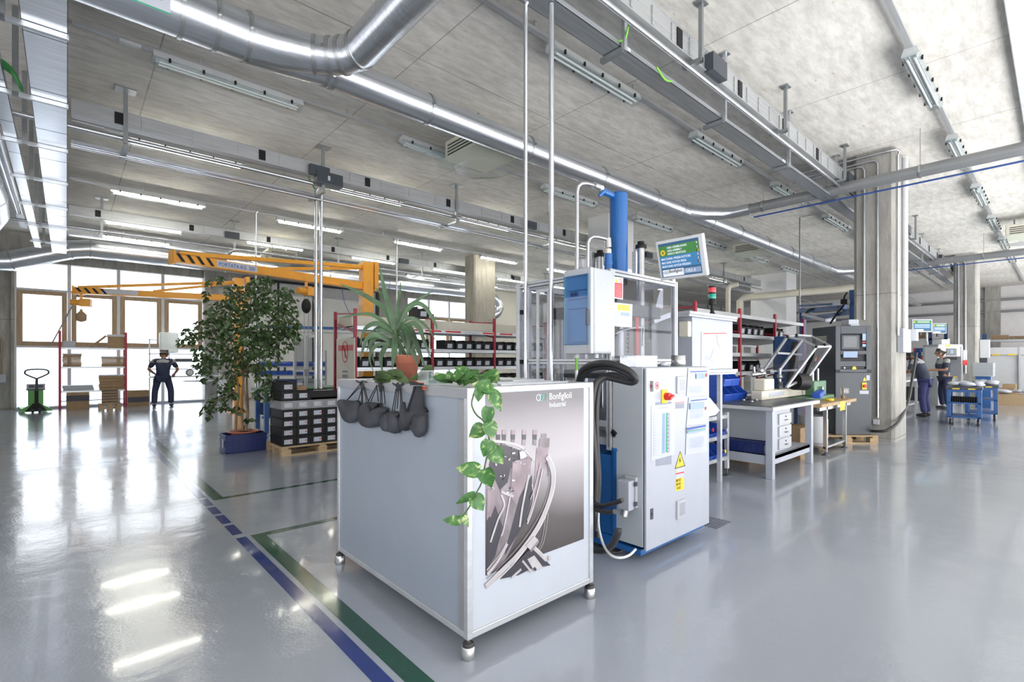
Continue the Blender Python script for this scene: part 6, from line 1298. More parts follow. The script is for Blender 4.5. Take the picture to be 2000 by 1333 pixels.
for k, (za, zb_) in enumerate(((.30, .45), (.46, .61), (.62, .77))):
    d_ = MB(M['pvcwhite']).box(6.82, 7.24, by0+.10, by0+.12, za, zb_-.012).build('drawer', parent=t, bevel=.003)
    MB(M['darkgrey']).cyl((7.03, by0+.10, za+.10), (7.03, by0+.09, za+.10), .009, n=10).bar((6.99, by0+.085, za+.055), (7.07, by0+.085, za+.055), .012, .01).build('drawer_handle', parent=d_)
b = MB(M['crateblue']); x0, x1, y0, y1, z0, z1c = 6.42, 6.60, 2.46, 3.10, .281, .43
b.box(x0, x1, y0, y1, z0, z0+.01).box(x0, x0+.008, y0, y1, z0, z1c).box(x1-.008, x1, y0, y1, z0, z1c).box(x0, x1, y0, y0+.008, z0, z1c).box(x0, x1, y1-.008, y1, z0, z1c).box(x0-.01, x1, y0-.01, y1, z1c-.03, z1c-.01); [b.box(x0-.008, x0, y0+i*.08, y0+i*.08+.01, z0, z1c-.02) for i in range(8)]; tag(b.build('blue_crate'), 'navy crate standing on the low shelf of the grey workbench', 'crate')
def picker(mname='binblue'):
    w, d, h = .118, .20, .205; b = MB(M[mname]); e = .006
    prof = [(-d, .0), (d, .0), (d, h), (-d+.10, h), (-d+.03, h*.62), (-d-.02, h*.50), (-d-.02, h*.42)]
    for s in (-1, 1): b.prism([(s*w, y, z) for y, z in prof], (-s*e, 0, 0))
    b.box(-w, w, -d, d, 0, e).box(-w, w, d-e, d, 0, h); b.prism([(-w, -d, 0), (-w, -d-.02, h*.45), (-w, -d-.014, h*.45), (-w, -d+e, 0)], (2*w, 0, 0))
    b.box(-w-.004, w+.004, -d-.026, -d-.010, h*.40, h*.47); o = b.build('picking_bin', local=True); return tag(o, '', 'bin')
pb_ = None
for k, (x, r_, lab) in enumerate(((6.80, 0, 'bottom row, nearest'), (7.045, 0, 'bottom row, middle'), (7.29, 0, 'bottom row, farthest'), (6.80, 1, 'upper row, left'), (7.045, 1, 'upper row, right'))):
    if pb_ is None: pb_ = picker(); o = pb_
    else: o = dup(pb_)
    o.location = (x, 3.30, bz+r_*.208); o['label'] = 'bright blue picking bin on the workbench, %s' % lab; o['group'] = 'picking bins stacked on the workbench'
b = None
for i, (u, v) in enumerate(((1452, 783), (1458, 780), (1468, 786), (1477, 783))):
    q = P(u, v, bz); tag(MB(M['steel']).lathe((q.x, q.y, bz), [(.022, 0), (.024, .004), (.024, .02), (.018, .022)], 16).build('metal_ring'), 'small round metal part on the workbench front edge, %s from the left' % ORD[i], 'metal part', 'round metal parts on the bench')
q = P(1490, 775, bz); tag(MB(M['printblue']).lathe((q.x, q.y, bz), [(.06, 0), (.07, .01), (.07, .03), (.06, .035), (.03, .035)], 20).build('tape_roll'), 'dull blue roll beside the grey test stand', 'tape')
# balancing stand with hinged clear guard
t = thing('balancing_stand', 'grey cast test stand with a tilted clear guard on the workbench', 'machine', (7.5, 2.9, bz))
q0, q1 = P(1488, 777, bz), P(1560, 784, bz); ya = 2.86
xa, xb = PY(1481, 770, ya).x, PY(1566, 770, ya).x
b = MB(M['offwhite']); b.box(xa, xb, ya-.05, ya+.10, bz, bz+.13); b.build('bed', parent=t, bevel=.01)
MB(M['offwhite']).box(xb-.16, xb+.0, ya-.08, ya+.14, bz, bz+.33).build('headstock', parent=t, bevel=.02)
MB(M['offwhite']).box(PY(1487, 750, ya).x, PY(1506, 750, ya).x, ya-.05, ya+.12, bz+.13, bz+.30).build('tailstock', parent=t, bevel=.02)
MB(M['paper']).box(PY(1495, 765, ya).x, PY(1525, 765, ya).x, ya-.053, ya-.05, bz+.04, bz+.10).build('name_label', parent=t)
Zg2 = lambda x, y, d: PD(1360+.18*x, 560+.18*y, d)
b = MB(M['alumatte']); fr_ = {'A': (735, 905, 7.6), 'B': (985, 548, 7.75), 'B2': (1088, 527, 7.9), 'C': (1150, 580, 7.6), 'C0': (905, 905, 7.5), 'D': (1300, 655, 7.45), 'E': (975, 1095, 7.3), 'F': (1455, 650, 7.8), 'F0': (1228, 965, 7.7), 'G': (1250, 540, 8.0), 'E2': (760, 1000, 7.5)}
g_ = {k: Zg2(*v) for k, v in fr_.items()}
for a_, c_ in (('A', 'B'), ('B', 'B2'), ('B', 'C'), ('B2', 'G'), ('C', 'D'), ('G', 'F'), ('D', 'F'), ('D', 'E'), ('F', 'F0'), ('C', 'C0'), ('A', 'E2'), ('F0', 'E')): b.bar(g_[a_], g_[c_], .034, .034)
b.build('guard_frame', parent=t, bevel=.004)
b = MB(M['alumatte']); b.bar(Zg2(880, 722, 7.6), Zg2(1145, 740, 7.55), .03, .03).bar(Zg2(800, 920, 7.6), Zg2(1130, 905, 7.5), .03, .03); b.build('cross_bar', parent=t)
b = MB(M['poly']); 
def pane(*ks): 
    q = [g_[k] for k in ks]; n_ = (q[1]-q[0]).cross(q[2]-q[0]).normalized()*.004; b.prism(q, n_)
pane('A', 'B', 'C', 'C0'); pane('C0', 'C', 'D', 'E'); pane('D', 'F', 'F0'); pane('B', 'B2', 'G', 'C'); pane('C', 'G', 'F'); pane('C', 'F', 'D'); b.build('clear_guard', parent=t)
b = MB(M['black']); [b.sphere(Zg2(x, y, d), .022, 8, 6) for x, y, d in ((990, 548, 7.7), (1088, 526, 7.85), (1300, 653, 7.4), (1395, 632, 7.6), (720, 925, 7.5), (745, 1003, 7.45))]; b.build('knob', parent=t)
b = MB(M['black']); b.bar(Zg2(1300, 690, 7.65), Zg2(1180, 960, 7.6), .07, .05); b.cyl(Zg2(1060, 1030, 7.5), Zg2(1175, 1035, 7.6), .13, n=24); b.build('gas_strut', parent=t)
b = MB(M['steel']); b.cyl(Zg2(905, 1080, 7.5), Zg2(908, 890, 7.5), .022, n=12); b.cyl(Zg2(600, 960, 7.5), Zg2(740, 940, 7.5), .035, n=14).cyl(Zg2(625, 870, 7.5), Zg2(630, 960, 7.5), .02, n=10).sphere(Zg2(700, 915, 7.5), .05).sphere(Zg2(905, 980, 7.5), .04); b.build('spindle', parent=t)
b = MB(M['darkgrey']); b.bar(Zg2(640, 1050, 7.5), Zg2(760, 1060, 7.5), .12, .10).bar(Zg2(870, 975, 7.5), Zg2(945, 975, 7.5), .03, .05).bar(Zg2(890, 1075, 7.5), Zg2(930, 1075, 7.5), .05, .12); b.build('clamp_unit', parent=t)
# ---------------------------------------------------------------- aluminium bin trolley beside the electrical cabinet
t = thing('bin_stand', 'three-level aluminium stand of blue bins right of the electrical cabinet', 'stand', (5.7, 2.9, 0))
q = P(1421, 928); sx1_, sy_ = q.x, q.y; sx0_ = 5.02
b = MB(M['alu'])
for x in (sx0_, sx1_-.06):
    for y, hz in ((sy_-.03, .80), (sy_+.52, 1.2)): b.box(x, x+.045, y, y+.045, .09, hz)
b.build('post', parent=t, bevel=.003)
for z in (.25, .52, .77): MB(M['alu']).box(sx0_, sx1_, sy_-.02, sy_+.01, z-.045, z).box(sx0_, sx1_, sy_+.5, sy_+.53, z-.045+.1, z+.1).box(sx1_-.05, sx1_-.02, sy_, sy_+.5, z-.03, z+.01).prism([(sx0_, sy_, z-.02), (sx0_, sy_+.5, z+.07), (sx0_, sy_+.5, z+.075), (sx0_, sy_, z-.015)], (sx1_-sx0_, 0, 0)).build('tilted_shelf', parent=t)
for x in (sx0_+.02, sx1_-.04): MB(M['darkgrey']).lathe((x, sy_-.01, 0), [(.055, 0), (.055, .012), (.02, .022), (.010, .03), (.010, .10)], 16).build('foot', parent=t)
wb = None
for z, wh in ((.52, 'middle'), (.25, 'lowest')):
    for i, x in enumerate((5.16, 5.44, 5.72, 6.0)):
        if wb is None: wb = dup(pb_); o = wb; o.scale = (1.1, 1.0, .68)
        else: o = dup(wb)
        o.location = (x, sy_+.20, z+.01); o['label'] = 'blue bin on the %s level of the aluminium stand, %s from the left' % (wh, ORD[i]); o['group'] = 'blue bins on the aluminium stand'; o.rotation_euler = (.12, 0, 0)
for i, (u, v, m_) in enumerate(((1393, 840, 'brightred'), (1421, 840, 'paper'), (1417, 882, 'yellow'))):
    q = PY(u, v, sy_-.055); tag(MB(M[m_]).box(q.x-.02, q.x+.02, q.y, q.y+.003, q.z-.02, q.z+.02).build('bin_sticker'), ('orange-red sticker on a middle bin front', 'white sticker on a middle bin front', 'yellow sticker on a lowest bin front')[i], 'sticker')
b = MB(M['bag']); q = PY(1395, 780, 2.7); w0 = Vector((q.x, 2.7, 0)); b.prism([PY(u, v, 2.62) for u, v in ((1384, 775), (1388, 778), (1407, 802), (1398, 812), (1384, 815))], (0, .04, 0)); tag(b.build('plastic_bag', bevel=.008), 'clear plastic bag hanging at the cabinet edge over the stand', 'bag')
# ---------------------------------------------------------------- wooden-topped table
t = thing('wood_top_table', 'steel-framed table with a wooden top beyond the workbench', 'table', (9.1, 2.8, 0))
MB(M['pine']).box(8.18, 10.0, 2.34, 3.3, .76, .81).build('tabletop', parent=t, bevel=.004)
for x in (8.62, 9.62):
    for y in (2.40, 3.2): l_ = MB(M['steel']).box(x, x+.05, y, y+.05, .05, .76).build('leg', parent=t); MB(M['darkgrey']).lathe((x+.025, y+.025, 0), [(.05, 0), (.05, .01), (.015, .02), (.012, .05)], 14).build('leg_foot', parent=l_)
MB(M['steel']).box(8.62, 9.67, 2.42, 3.22, .10, .13).build('low_shelf', parent=t); MB(M['steel']).box(8.3, 9.9, 2.40, 2.44, .70, .76).build('apron', parent=t)
MB(M['yellow']).box(9.06, 9.32, 2.336, 2.34, .66, .80).build('yellow_tag', parent=t)
q = PD(1608, 870, 9.3); t = thing('white_bucket', 'white plastic tub on the low shelf of the wood-topped table', 'bucket', (9.0, 2.75, .13)); MB(M['white']).lathe((9.02, 2.72, .13), [(.16, 0), (.17, .01), (.20, .42), (.205, .43), (.19, .43), (.17, .03)], 28).build('tub', parent=t); MB(M['white']).box(9.25, 9.45, 2.6, 2.9, .13, .5).build('square_can', parent=t, bevel=.03)
t = thing('green_casting_machine', 'green cast machine base on the wood-topped table', 'machine', (9.0, 2.9, .81)); b = MB(M['machgreen']); b.box(8.35, 9.75, 2.6, 3.1, .81, .88).box(8.9, 9.5, 2.65, 3.0, .88, 1.12); b.build('base', parent=t, bevel=.015)
b = MB(M['steel']); [b.cyl((x, 2.72, 1.12), (x, 2.72, 1.32), .018, n=10) for x in (9.05, 9.3)]; b.cyl((9.15, 2.6, 1.0), (9.15, 2.64, 1.0), .03, n=12); b.build('pin', parent=t)
b = MB(M['black']); b.bar((8.9, 3.0, 1.15), (9.15, 3.0, 1.75), .10, .10).bar((9.1, 3.0, 1.4), (9.6, 2.9, 1.45), .05, .05); b.build('arm', parent=t); MB(M['orangetrim']).bar((9.55, 2.85, 1.45), (9.62, 2.85, 1.60), .05, .05).build('orange_grip', parent=t)
tag(MB(M['binblue']).bar((8.42, 2.48, .92), (8.85, 2.55, .95), .12, .09).build('blue_cloth', bevel=.02), 'crumpled blue cloth beside the green cast machine', 'cloth')
tag(MB(M['yellow']).lathe((8.98, 2.46, .815), [(.05, 0), (.06, .01), (.06, .035), (.04, .04)], 16).build('tape_roll'), 'yellow tape roll on the wood-topped table', 'tape')
t = thing('screwdriver', 'screwdriver with a copper-red grip standing on the wood-topped table', 'tool', (9.7, 2.46, .81)); MB(M['bark']).lathe((9.7, 2.46, .81), [(.03, 0), (.03, .05), (.012, .06), (.018, .15), (.018, .19)], 12).build('grip', parent=t)
tag(MB(M['card']).box(7.95, 8.5, 2.55, 3.0, .0, .46).build('carton', bevel=.004), 'tall brown carton on the floor between workbench and table', 'box')
tag(MB(M['card']).box(7.15, 7.75, 2.95, 3.35, .0, .15).build('carton', bevel=.004), 'flat brown carton on the floor under the workbench', 'box')
# ================================================================ DARK CONTROL CABINET ON ITS PALLET
cA = P(1632, 850, .144); cB = P(1702, 850, .144); ex_ = (cB-cA).normalized(); rz = math.atan2(ex_.y, ex_.x); wM = (cB-cA).length
t = thing('control_cabinet', 'tall charcoal control cabinet with a small monitor, on a pallet', 'cabinet', (cA.x, cA.y, .144), rz)
hM = 1.92; MB(M['darkgrey']).box(0, wM, .04, .68, 0, hM).box(0, wM, .0, .04, 0, 1.10).box(0, .09, 0, .04, 1.1, hM).box(wM-.09, wM, 0, .04, 1.1, hM).box(.09, wM-.09, 0, .04, hM-.14, hM).box(0, wM, .0, .04, 1.10, 1.16).build('housing', parent=t, local=True, bevel=.008)
MB(M['darkgap']).box(.09, wM-.09, .036, .042, 1.16, hM-.14).build('recess', parent=t, local=True)
m_ = MB(M['darkgrey']).box(.10, .42, -.005, .04, 1.50, 1.76).build('monitor', parent=t, local=True, bevel=.01); MB(M['screenoff']).box(.13, .37, -.010, -.005, 1.54, 1.73).build('monitor_glass', parent=m_, local=True)
k_ = MB(M['darkgrey']).box(.09, wM-.09, -.002, .04, 1.42, 1.48).build('panel', parent=t, local=True)
MB(M['printlight']).box(.13, .38, -.012, .02, 1.36, 1.47).build('keyboard', parent=t, local=True, bevel=.005)
MB(M['darkgrey']).box(.09, wM-.09, .012, .04, 1.20, 1.30).box(.09, wM-.12, .004, .04, 1.17, 1.19).build('drawer', parent=t, local=True, bevel=.006)
b = MB(M['printlight']); b.box(.47, .53, -.004, 0, 1.66, 1.78).box(.47, .53, -.004, 0, 1.55, 1.60); b.use(M['brightred']).box(.47, .53, -.004, 0, 1.62, 1.64); b.build('small_label', parent=t, local=True)
b = MB(M['yellow']); b.cyl((.33, .0, 1.17), (.33, .02, 1.17), .035, n=18); b.use(M['white']).cyl((.16, .0, 1.18), (.16, .02, 1.18), .015, n=14); b.build('push_button', parent=t, local=True)
b = MB(M['yellow']); b.box(.46, .54, -.012, 0, .80, .92); b.use(M['brightred']).cyl((.50, -.012, .86), (.50, -.04, .86), .028, n=16); b.build('main_switch', parent=t, local=True)
b = MB(M['paper']); b.box(.54, .60, -.003, 0, .96, 1.05).box(.42, .58, -.003, 0, .72, .78); b.use(M['yellow']).prism([(.48, -.003, .95), (.54, -.003, .95), (.51, -.003, 1.02)], (0, .003, 0)); b.build('warning_label', parent=t, local=True)
MB(M['white']).text('MB', .085, Matrix.Translation((.10, -.003, .745)) @ Matrix.Rotation(PI/2, 4, 'X'), sx=1.1).build('maker_lettering', parent=t, local=True)
b = MB(M['white']); b.box(.09, .235, -.003, 0, .732, .737).box(.09, .235, -.003, 0, .815, .82).box(.09, .094, -.003, 0, .732, .82).box(.231, .235, -.003, 0, .732, .82); b.build('maker_frame', parent=t, local=True)
MB(M['elecwhite']).box(.30, .48, .1, .3, hM, hM+.12).box(.30, .46, .05, .35, hM, hM+.03).build('top_box', parent=t, local=True, bevel=.006)
b = MB(M['offwhite']); [b.box(-.004, 0, .25, .55, 1.56+i*.03, 1.575+i*.03) for i in range(7)]; b.build('side_vent', parent=t, local=True)
pq = pallet('wooden pallet carrying the dark control cabinet', -.35, wM+.06, -.08, .72); 
for ch in pq.children: ch.location = (.0, 0, 0)
# re-seat that pallet under the turned cabinet (its parts are laid out about the cabinet corner)
px_, py_ = (wM+.06-.35)/2, (.72-.08)/2
pq.rotation_euler = (0, 0, rz); pq.location = (cA.x+math.cos(rz)*px_-math.sin(rz)*py_, cA.y+math.sin(rz)*px_+math.cos(rz)*py_, 0)
# black hose by the column
tag(MB(M['rubber']).tube([PD(1790, 690, 10.9), PD(1786, 715, 10.6), PD(1781, 745, 10.3), PD(1776, 775, 9.9), PD(1768, 800, 9.4), PD(1754, 826, 8.65), PD(1732, 841, 8.5), PD(1712, 843, 8.6), PD(1701, 842, 8.75)], .026, n=10, smooth=5).build('floor_hose'), 'grey-black hose hanging by the column down to the dark cabinet', 'hose')
# blue balancer arms
t = thing('lifting_arm', 'dark blue articulated tool arm between the racks and the column', 'arm', PD(1570, 780, 12.5))
pA, pB = PD(1568, 640, 12.5), PD(1668, 600, 10.6)
b = MB(M['darkblue']); b.box(pA.x-.06, pA.x+.06, pA.y-.06, pA.y+.06, 0, PD(1568, 603, 12.5).z); b.build('post', parent=t)
MB(M['darkblue']).box(pB.x-.07, pB.x+.07, pB.y-.07, pB.y+.07, 1.9, PD(1668, 567, 10.6).z).box(pB.x-.04, pB.x+.04, pB.y-.04, pB.y+.04, 0, 1.9).build('rear_post', parent=t)
b = MB(M['darkblue']); b.bar(PD(1562, 608, 12.5), PD(1650, 600, 11), .10, .09).bar(PD(1570, 622, 12.4), PD(1668, 611, 10.7), .09, .08).bar(PD(1562, 598, 12.5), PD(1628, 594, 11.4), .05, .04).bar(PD(1640, 606, 11.2), PD(1672, 615, 10.6), .10, .08); b.build('arm_beam', parent=t)
b = MB(M['elecwhite']); b.bar(PD(1575, 614, 12.3), PD(1622, 626, 11.5), .28, .09); b.build('work_lamp', parent=t, bevel=.02)
b = MB(M['black']); b.tube([PD(1655, 572, 10.9), PD(1649, 582, 10.9), PD(1648, 596, 10.9), PD(1635, 612, 11.1), PD(1622, 632, 11.4)], .022, n=8, smooth=4).tube([PD(1570, 617, 12.3), PD(1580, 606, 12), PD(1600, 602, 11.8), PD(1640, 600, 11.1)], .018, n=8, smooth=4); b.box(pB.x-.5, pB.x-.3, pB.y+.0, pB.y+.12, PD(1668, 597, 10.6).z, PD(1668, 588, 10.6).z); b.build('hose', parent=t)
tag(MB(M['darkblue']).box(10.9, 11.3, 3.55, 4.0, 0, 1.95).build('blue_machine_body', bevel=.02), 'dark blue machine body behind the charcoal control cabinet', 'machine')
tag(MB(M['strut']).tube([PD(1562, 735, 12.9), PD(1562, 425, 12.9), PD(1680, 402, 12.9)], .018, n=8).build('thin_pipe'), 'thin dark pipe rising and bending towards the column', 'pipe')
# ================================================================ FAR RIGHT WORK AREA
Zh = lambda x, y, d: PD(1740+.1726*x, 600+.1726*y, d)
t = thing('assembly_bench', 'long white assembly bench where the two workers stand', 'workbench', (18.5, 3.2, 0))
MB(M['white']).box(15.0, 23.0, 2.85, 3.6, .86, .91).build('worktop', parent=t, bevel=.004)
for x in (15.2, 17.2, 18.9, 20.8, 22.9):
    for y in (2.92, 3.5): MB(M['alu']).box(x-.03, x+.03, y-.03, y+.03, 0, .86).build('leg', parent=t)
MB(M['alu']).box(15.2, 22.9, 2.95, 3.0, .15, .20).build('foot_rail', parent=t)
MB(M['darkgap']).box(19.6, 20.5, 2.95, 3.4, .21, .60).build('under_bench_box', parent=t)
t = thing('tool_panel', 'dark blue tool panel hung with tools above the assembly bench', 'tool panel', (22.6, 3.3, .91))
MB(M['darkblue']).box(22.6, 22.66, 2.98, 3.58, .95, 1.90).build('panel', parent=t); MB(M['trolley']).box(22.5, 22.56, 2.72, 3.02, 1.0, 1.85).build('blue_panel', parent=t)
rng = random.Random(9)
for i in range(22): y = rng.uniform(3.0, 3.5); z = rng.uniform(1.1, 1.78); MB(M[('white', 'steel', 'printblue', 'darkgrey')[i % 4]]).box(22.57, 22.60, y, y+rng.uniform(.03, .07), z, z+rng.uniform(.05, .16)).build('hung_tool', parent=t)
for y, z in ((3.5, 1.8), (3.3, 1.5), (3.1, 1.65)): MB(M['brightred']).box(22.56, 22.60, y, y+.05, z, z+.10).build('red_tool', parent=t)
MB(M['alu']).box(22.58, 22.64, 2.70, 2.74, 0, 1.95).box(22.58, 22.64, 3.56, 3.6, 0, 1.95).box(22.58, 22.64, 2.74, 3.56, 1.9, 1.95).build('panel_frame', parent=t)
for i, (x, y, m_, h_) in enumerate(((16.9, 2.95, 'binblue', .16), (17.2, 3.05, 'white', .22), (19.4, 2.95, 'darkgrey', .12), (20.3, 2.95, 'steel', .14), (20.8, 3.0, 'darkgrey', .16), (21.4, 2.95, 'white', .10))):
    tag(MB(M[m_]).box(x, x+.18, y, y+.16, .91, .91+h_).build('bench_part', bevel=.02), 'small %s part on the assembly bench, %s from the left' % ({'darkgrey': 'dark', 'binblue': 'blue', 'white': 'white', 'steel': 'metal'}[m_], ORD[i]), 'part')
t = thing('carton_shelf', 'high shelf holding brown cartons behind the assembly bench', 'shelf', (24.9, 3.8, 0))
MB(M['tray']).box(24.8, 25.4, 2.9, 5.0, 2.25, 2.31).box(24.8, 25.4, 2.9, 5.0, 1.0, 1.06).build('shelf', parent=t)
for y in (2.9, 3.35, 4.9): MB(M['darkblue']).box(24.8, 24.9, y, y+.10, 0, 2.85).build('post', parent=t)
for i, y in enumerate((3.50, 3.82, 4.12, 4.42, 4.70)): tag(MB(M['card' if i % 2 else 'bark']).box(24.92, 25.3, y, y+.27, 2.31, 2.31+(.30, .36, .33, .38, .30)[i]).build('carton'), 'brown carton on the high shelf behind the workers, %s from the right' % ORD[i], 'box', 'cartons on the high shelf')
# the two small hanging screens
def smallscreen(label, u0, v0, u1, v1, d):
    a, c = PD(u0, v0, d), PD(u1, v1, d); w = (c-Vector((a.x, a.y, c.z))).length; h = a.z-c.z
    t = thing('information_screen', label, 'screen', (a.x, a.y, c.z), YAW-PI/2)
    MB(M['white']).box(0, w, 0, .06, 0, h).build('screen_housing', parent=t, local=True, bevel=.01)
    b = MB(M['signdark'], M['signgreen'], M['signblue'], M['signwhite'], M['yellow']); m_ = w*.05
    b.use(M['signdark']).box(m_, w-m_, -.004, 0, m_, h-m_); b.use(M['signgreen']).box(m_, w-m_, -.006, -.004, h*.66, h*.90); b.use(M['signblue']).box(m_, w-m_, -.006, -.004, h*.28, h*.64); b.use(M['signwhite']).box(m_, w*.55, -.006, -.004, h*.08, h*.22); b.use(M['yellow']).box(m_*1.4, m_*2.6, -.008, -.006, h*.72, h*.84); p = b.build('screen_picture', parent=t, local=True)
    b = MB(M['signwhite']); [b.box(w*.25, w*.85, -.008, -.006, h*z, h*z+.012) for z in (.82, .73)]; [b.box(w*.12, w*.85, -.008, -.006, h*z, h*z+.012) for z in (.56, .46, .36)]; b.build('screen_text_line', parent=p, local=True)
    MB(M['darkgrey']).box(w*.45, w*.55, .06, .12, -.1, h*.6).build('mount', parent=t, local=True); return t
smallscreen('nearer of two small hanging screens right of the concrete column', 1782, 624, 1821, 649, 17.0)
smallscreen('farther of two small hanging screens right of the concrete column', 1822, 632, 1849, 652, 17.0)
q = PD(1810, 655, 17.2); tag(MB(M['steel']).tube([(q.x, q.y, .91), (q.x, q.y, 2.55)], .03, n=10).build('screen_pole'), 'steel pole carrying the two small screens', 'pole')
tag(MB(M['offwhite']).tube([PD(1811, 668, 17.1), PD(1811, 680, 17), PD(1807, 697, 16.8), PD(1800, 712, 16.6)], .03, n=8, smooth=4).build('cream_hose'), 'cream hose hanging from the screen pole', 'hose')
# test console
t = thing('test_console', 'white test console with a screen behind the right-hand worker', 'console', (21.5, 2.9, 0)); dC = 16.0
a, c = PD(1832, 700, dC), PD(1881, 700, dC); w = (c-a).length
t.location = (a.x, a.y, 0); t.rotation_euler = (0, 0, YAW-PI/2)
zq = lambda v: HC+(705-v)/FPX*dC
MB(M['white']).box(0, .06, 0, .6, 0, zq(673)).box(w-.06, w, 0, .6, 0, zq(673)).box(0, w, 0, .6, zq(678), zq(673)).box(0, w, .5, .6, .9, zq(678)).box(.06, w-.06, .1, .6, 0, .95).box(.06, w-.06, .02, .1, zq(697), zq(678)).build('housing', parent=t, local=True, bevel=.01)
MB(M['screenoff']).box(w*.35, w*.75, .005, .02, zq(695), zq(681)).build('console_screen', parent=t, local=True); MB(M['printlight']).box(w*.5, w*.62, .002, .005, zq(691), zq(684)).build('screen_image', parent=t, local=True)
b = MB(M['yellow']); b.box(w*.3, w*.5, -.004, 0, zq(677), zq(674)).box(w*.62, w*.72, .07, .1, .75, .80).box(w*.7, w*.85, .07, .1, .9, .94); b.build('yellow_label', parent=t, local=True); MB(M['black']).box(w*.45, w*.8, .04, .1, zq(703), zq(698)).build('keyboard', parent=t, local=True)
MB(M['white']).box(w*.25, w*.58, .1, .4, zq(673), zq(663)).build('top_box', parent=t, local=True)
q = PD(1884, 700, 15.5); t = thing('wall_notice', 'red and white notice on the far concrete column edge', 'sign', q); t.rotation_euler = (0, 0, YAW-PI/2); MB(M['paper']).box(-.05, .08, 0, .02, -.1, .25).build('white_half', parent=t, local=True); MB(M['brightred']).box(-.05, .08, -.002, .02, -.22, -.06).build('red_half', parent=t, local=True)
t = thing('wall_box', 'white electric box on the right edge of the farther column', 'electrical box', (23.9, 1.8, 1.9)); MB(M['white']).box(24.3, 24.62, 1.72, 1.97, 1.55, 2.2).build('box_body', parent=t, bevel=.01); MB(M['darkgrey']).box(24.35, 24.55, 1.78, 1.97, .9, 1.55).build('lower_box', parent=t)
# trolleys
def trolley(name, label, loc, rz=0, base=None):
    if base: return dup(base, loc, label, rz=rz)
    t = thing(name, label, 'trolley', loc, rz); L_, W_, H_ = .92, .58, .80
    for x in (0, L_-.07):
        for y in (0, W_-.07): MB(M['trolley']).box(x, x+.07, y, y+.07, .16, H_).build('upright', parent=t, local=True, bevel=.004)
    for z in (.16, .48): MB(M['trolley']).box(0, L_, 0, W_, z, z+.035).build('shelf', parent=t, local=True)
    MB(M['trolley']).box(.07, L_-.07, 0, .03, H_-.06, H_).box(.07, L_-.07, W_-.03, W_, H_-.06, H_).box(0, .03, .07, W_-.07, H_-.06, H_).box(L_-.03, L_, .07, W_-.07, H_-.06, H_).build('top_frame', parent=t, local=True)
    MB(M['darkgrey']).box(-.02, L_+.02, -.02, W_+.02, H_, H_+.06).build('top_tray', parent=t, local=True, bevel=.01)
    b = MB(M['yellow']); b.box(-.022, -.02, .10, .22, H_+.005, H_+.03).box(-.022, -.02, .36, .48, H_+.005, H_+.03); b.build('yellow_tag', parent=t, local=True)
    for x in (.06, L_-.06):
        for y in (.06, W_-.06):
            w_ = MB(M['rubber']).cyl((x, y-.02, .065), (x, y+.02, .065), .065, n=20).build('wheel', parent=t, local=True); MB(M['steel']).box(x-.03, x+.03, y-.035, y-.025, .05, .16).box(x-.03, x+.03, y+.025, y+.035, .05, .16).build('wheel_fork', parent=w_, local=True)
    return t
T1 = trolley('blue_trolley', 'nearer blue three-level trolley with grey trays', (14.95, 1.18, 0), math.radians(4))
T2 = trolley(None, 'farther blue trolley, half behind the nearer one', (16.5, 1.02, 0), math.radians(4), T1)
tt = thing('parts_tray', 'dark slotted tray on the middle shelf of the nearer blue trolley', 'tray', (15.15, 1.5, .515)); b = MB(M['black']); [b.box(14.98, 15.35, 1.25+i*.04, 1.275+i*.04, .516, .63) for i in range(12)]; b.build('tray_body', parent=tt)
def rag(name, label, c, r, m='paper', seed=1):
    rg = random.Random(seed); b = MB(M[m]); 
    for i in range(9): b.sphere((c[0]+rg.uniform(-r, r), c[1]+rg.uniform(-r, r)*.8, c[2]+rg.uniform(0, .04)), (r*rg.uniform(.3, .5), r*rg.uniform(.3, .5), rg.uniform(.03, .07)), 8, 5)
    return tag(b.build(name), label, 'plastic sheet')
rag('plastic_wrap', 'crumpled clear plastic on top of the nearer blue trolley', (15.25, 1.5, .90), .28)
rag('plastic_wrap', 'crumpled white plastic on top of the farther blue trolley', (16.9, 1.3, .90), .26, seed=4)
rag('plastic_bag', 'big white plastic bag lying beyond the blue trolleys', (23.0, 1.05, .42), .42, seed=6); tag(MB(M['pine']).box(22.7, 23.4, .75, 1.4, .0, .36).build('low_crate'), 'low wooden crate under the big white bag', 'crate')
g1_ = None
for i in range(7):
    lab = 'grey stacking tray, %s from the bottom of the stack behind the trolleys' % ORD[i]
    if g1_ is None:
        g1_ = thing('stack_tray', lab, 'tray', (21.2, 1.62, .97), group='grey stacked trays'); MB(M['elecgrey']).box(-.30, .30, -.22, .22, 0, .05).box(-.32, .32, -.24, .24, .042, .056).build('tray_body', parent=g1_, local=True)
    else: dup(g1_, (21.2, 1.62, .97+i*.06), lab)
tag(MB(M['trolley']).box(20.95, 21.45, 1.45, 1.8, .0, .965).build('blue_stand'), 'blue stand carrying the grey stacked trays', 'stand')
pallet('low pallet at the white partition by the right edge', 28.0, 29.6, 1.2, 2.4); tag(MB(M['card']).box(28.1, 29.5, 1.3, 2.3, .144, .30).build('cardboard_sheet'), 'flat cardboard lying on the pallet near the right edge', 'cardboard')
tag(MB(M['pine']).box(29.7, 30.4, 1.3, 1.7, .0, .45).build('board_pack'), 'brown board pack standing by the white partition', 'boards')
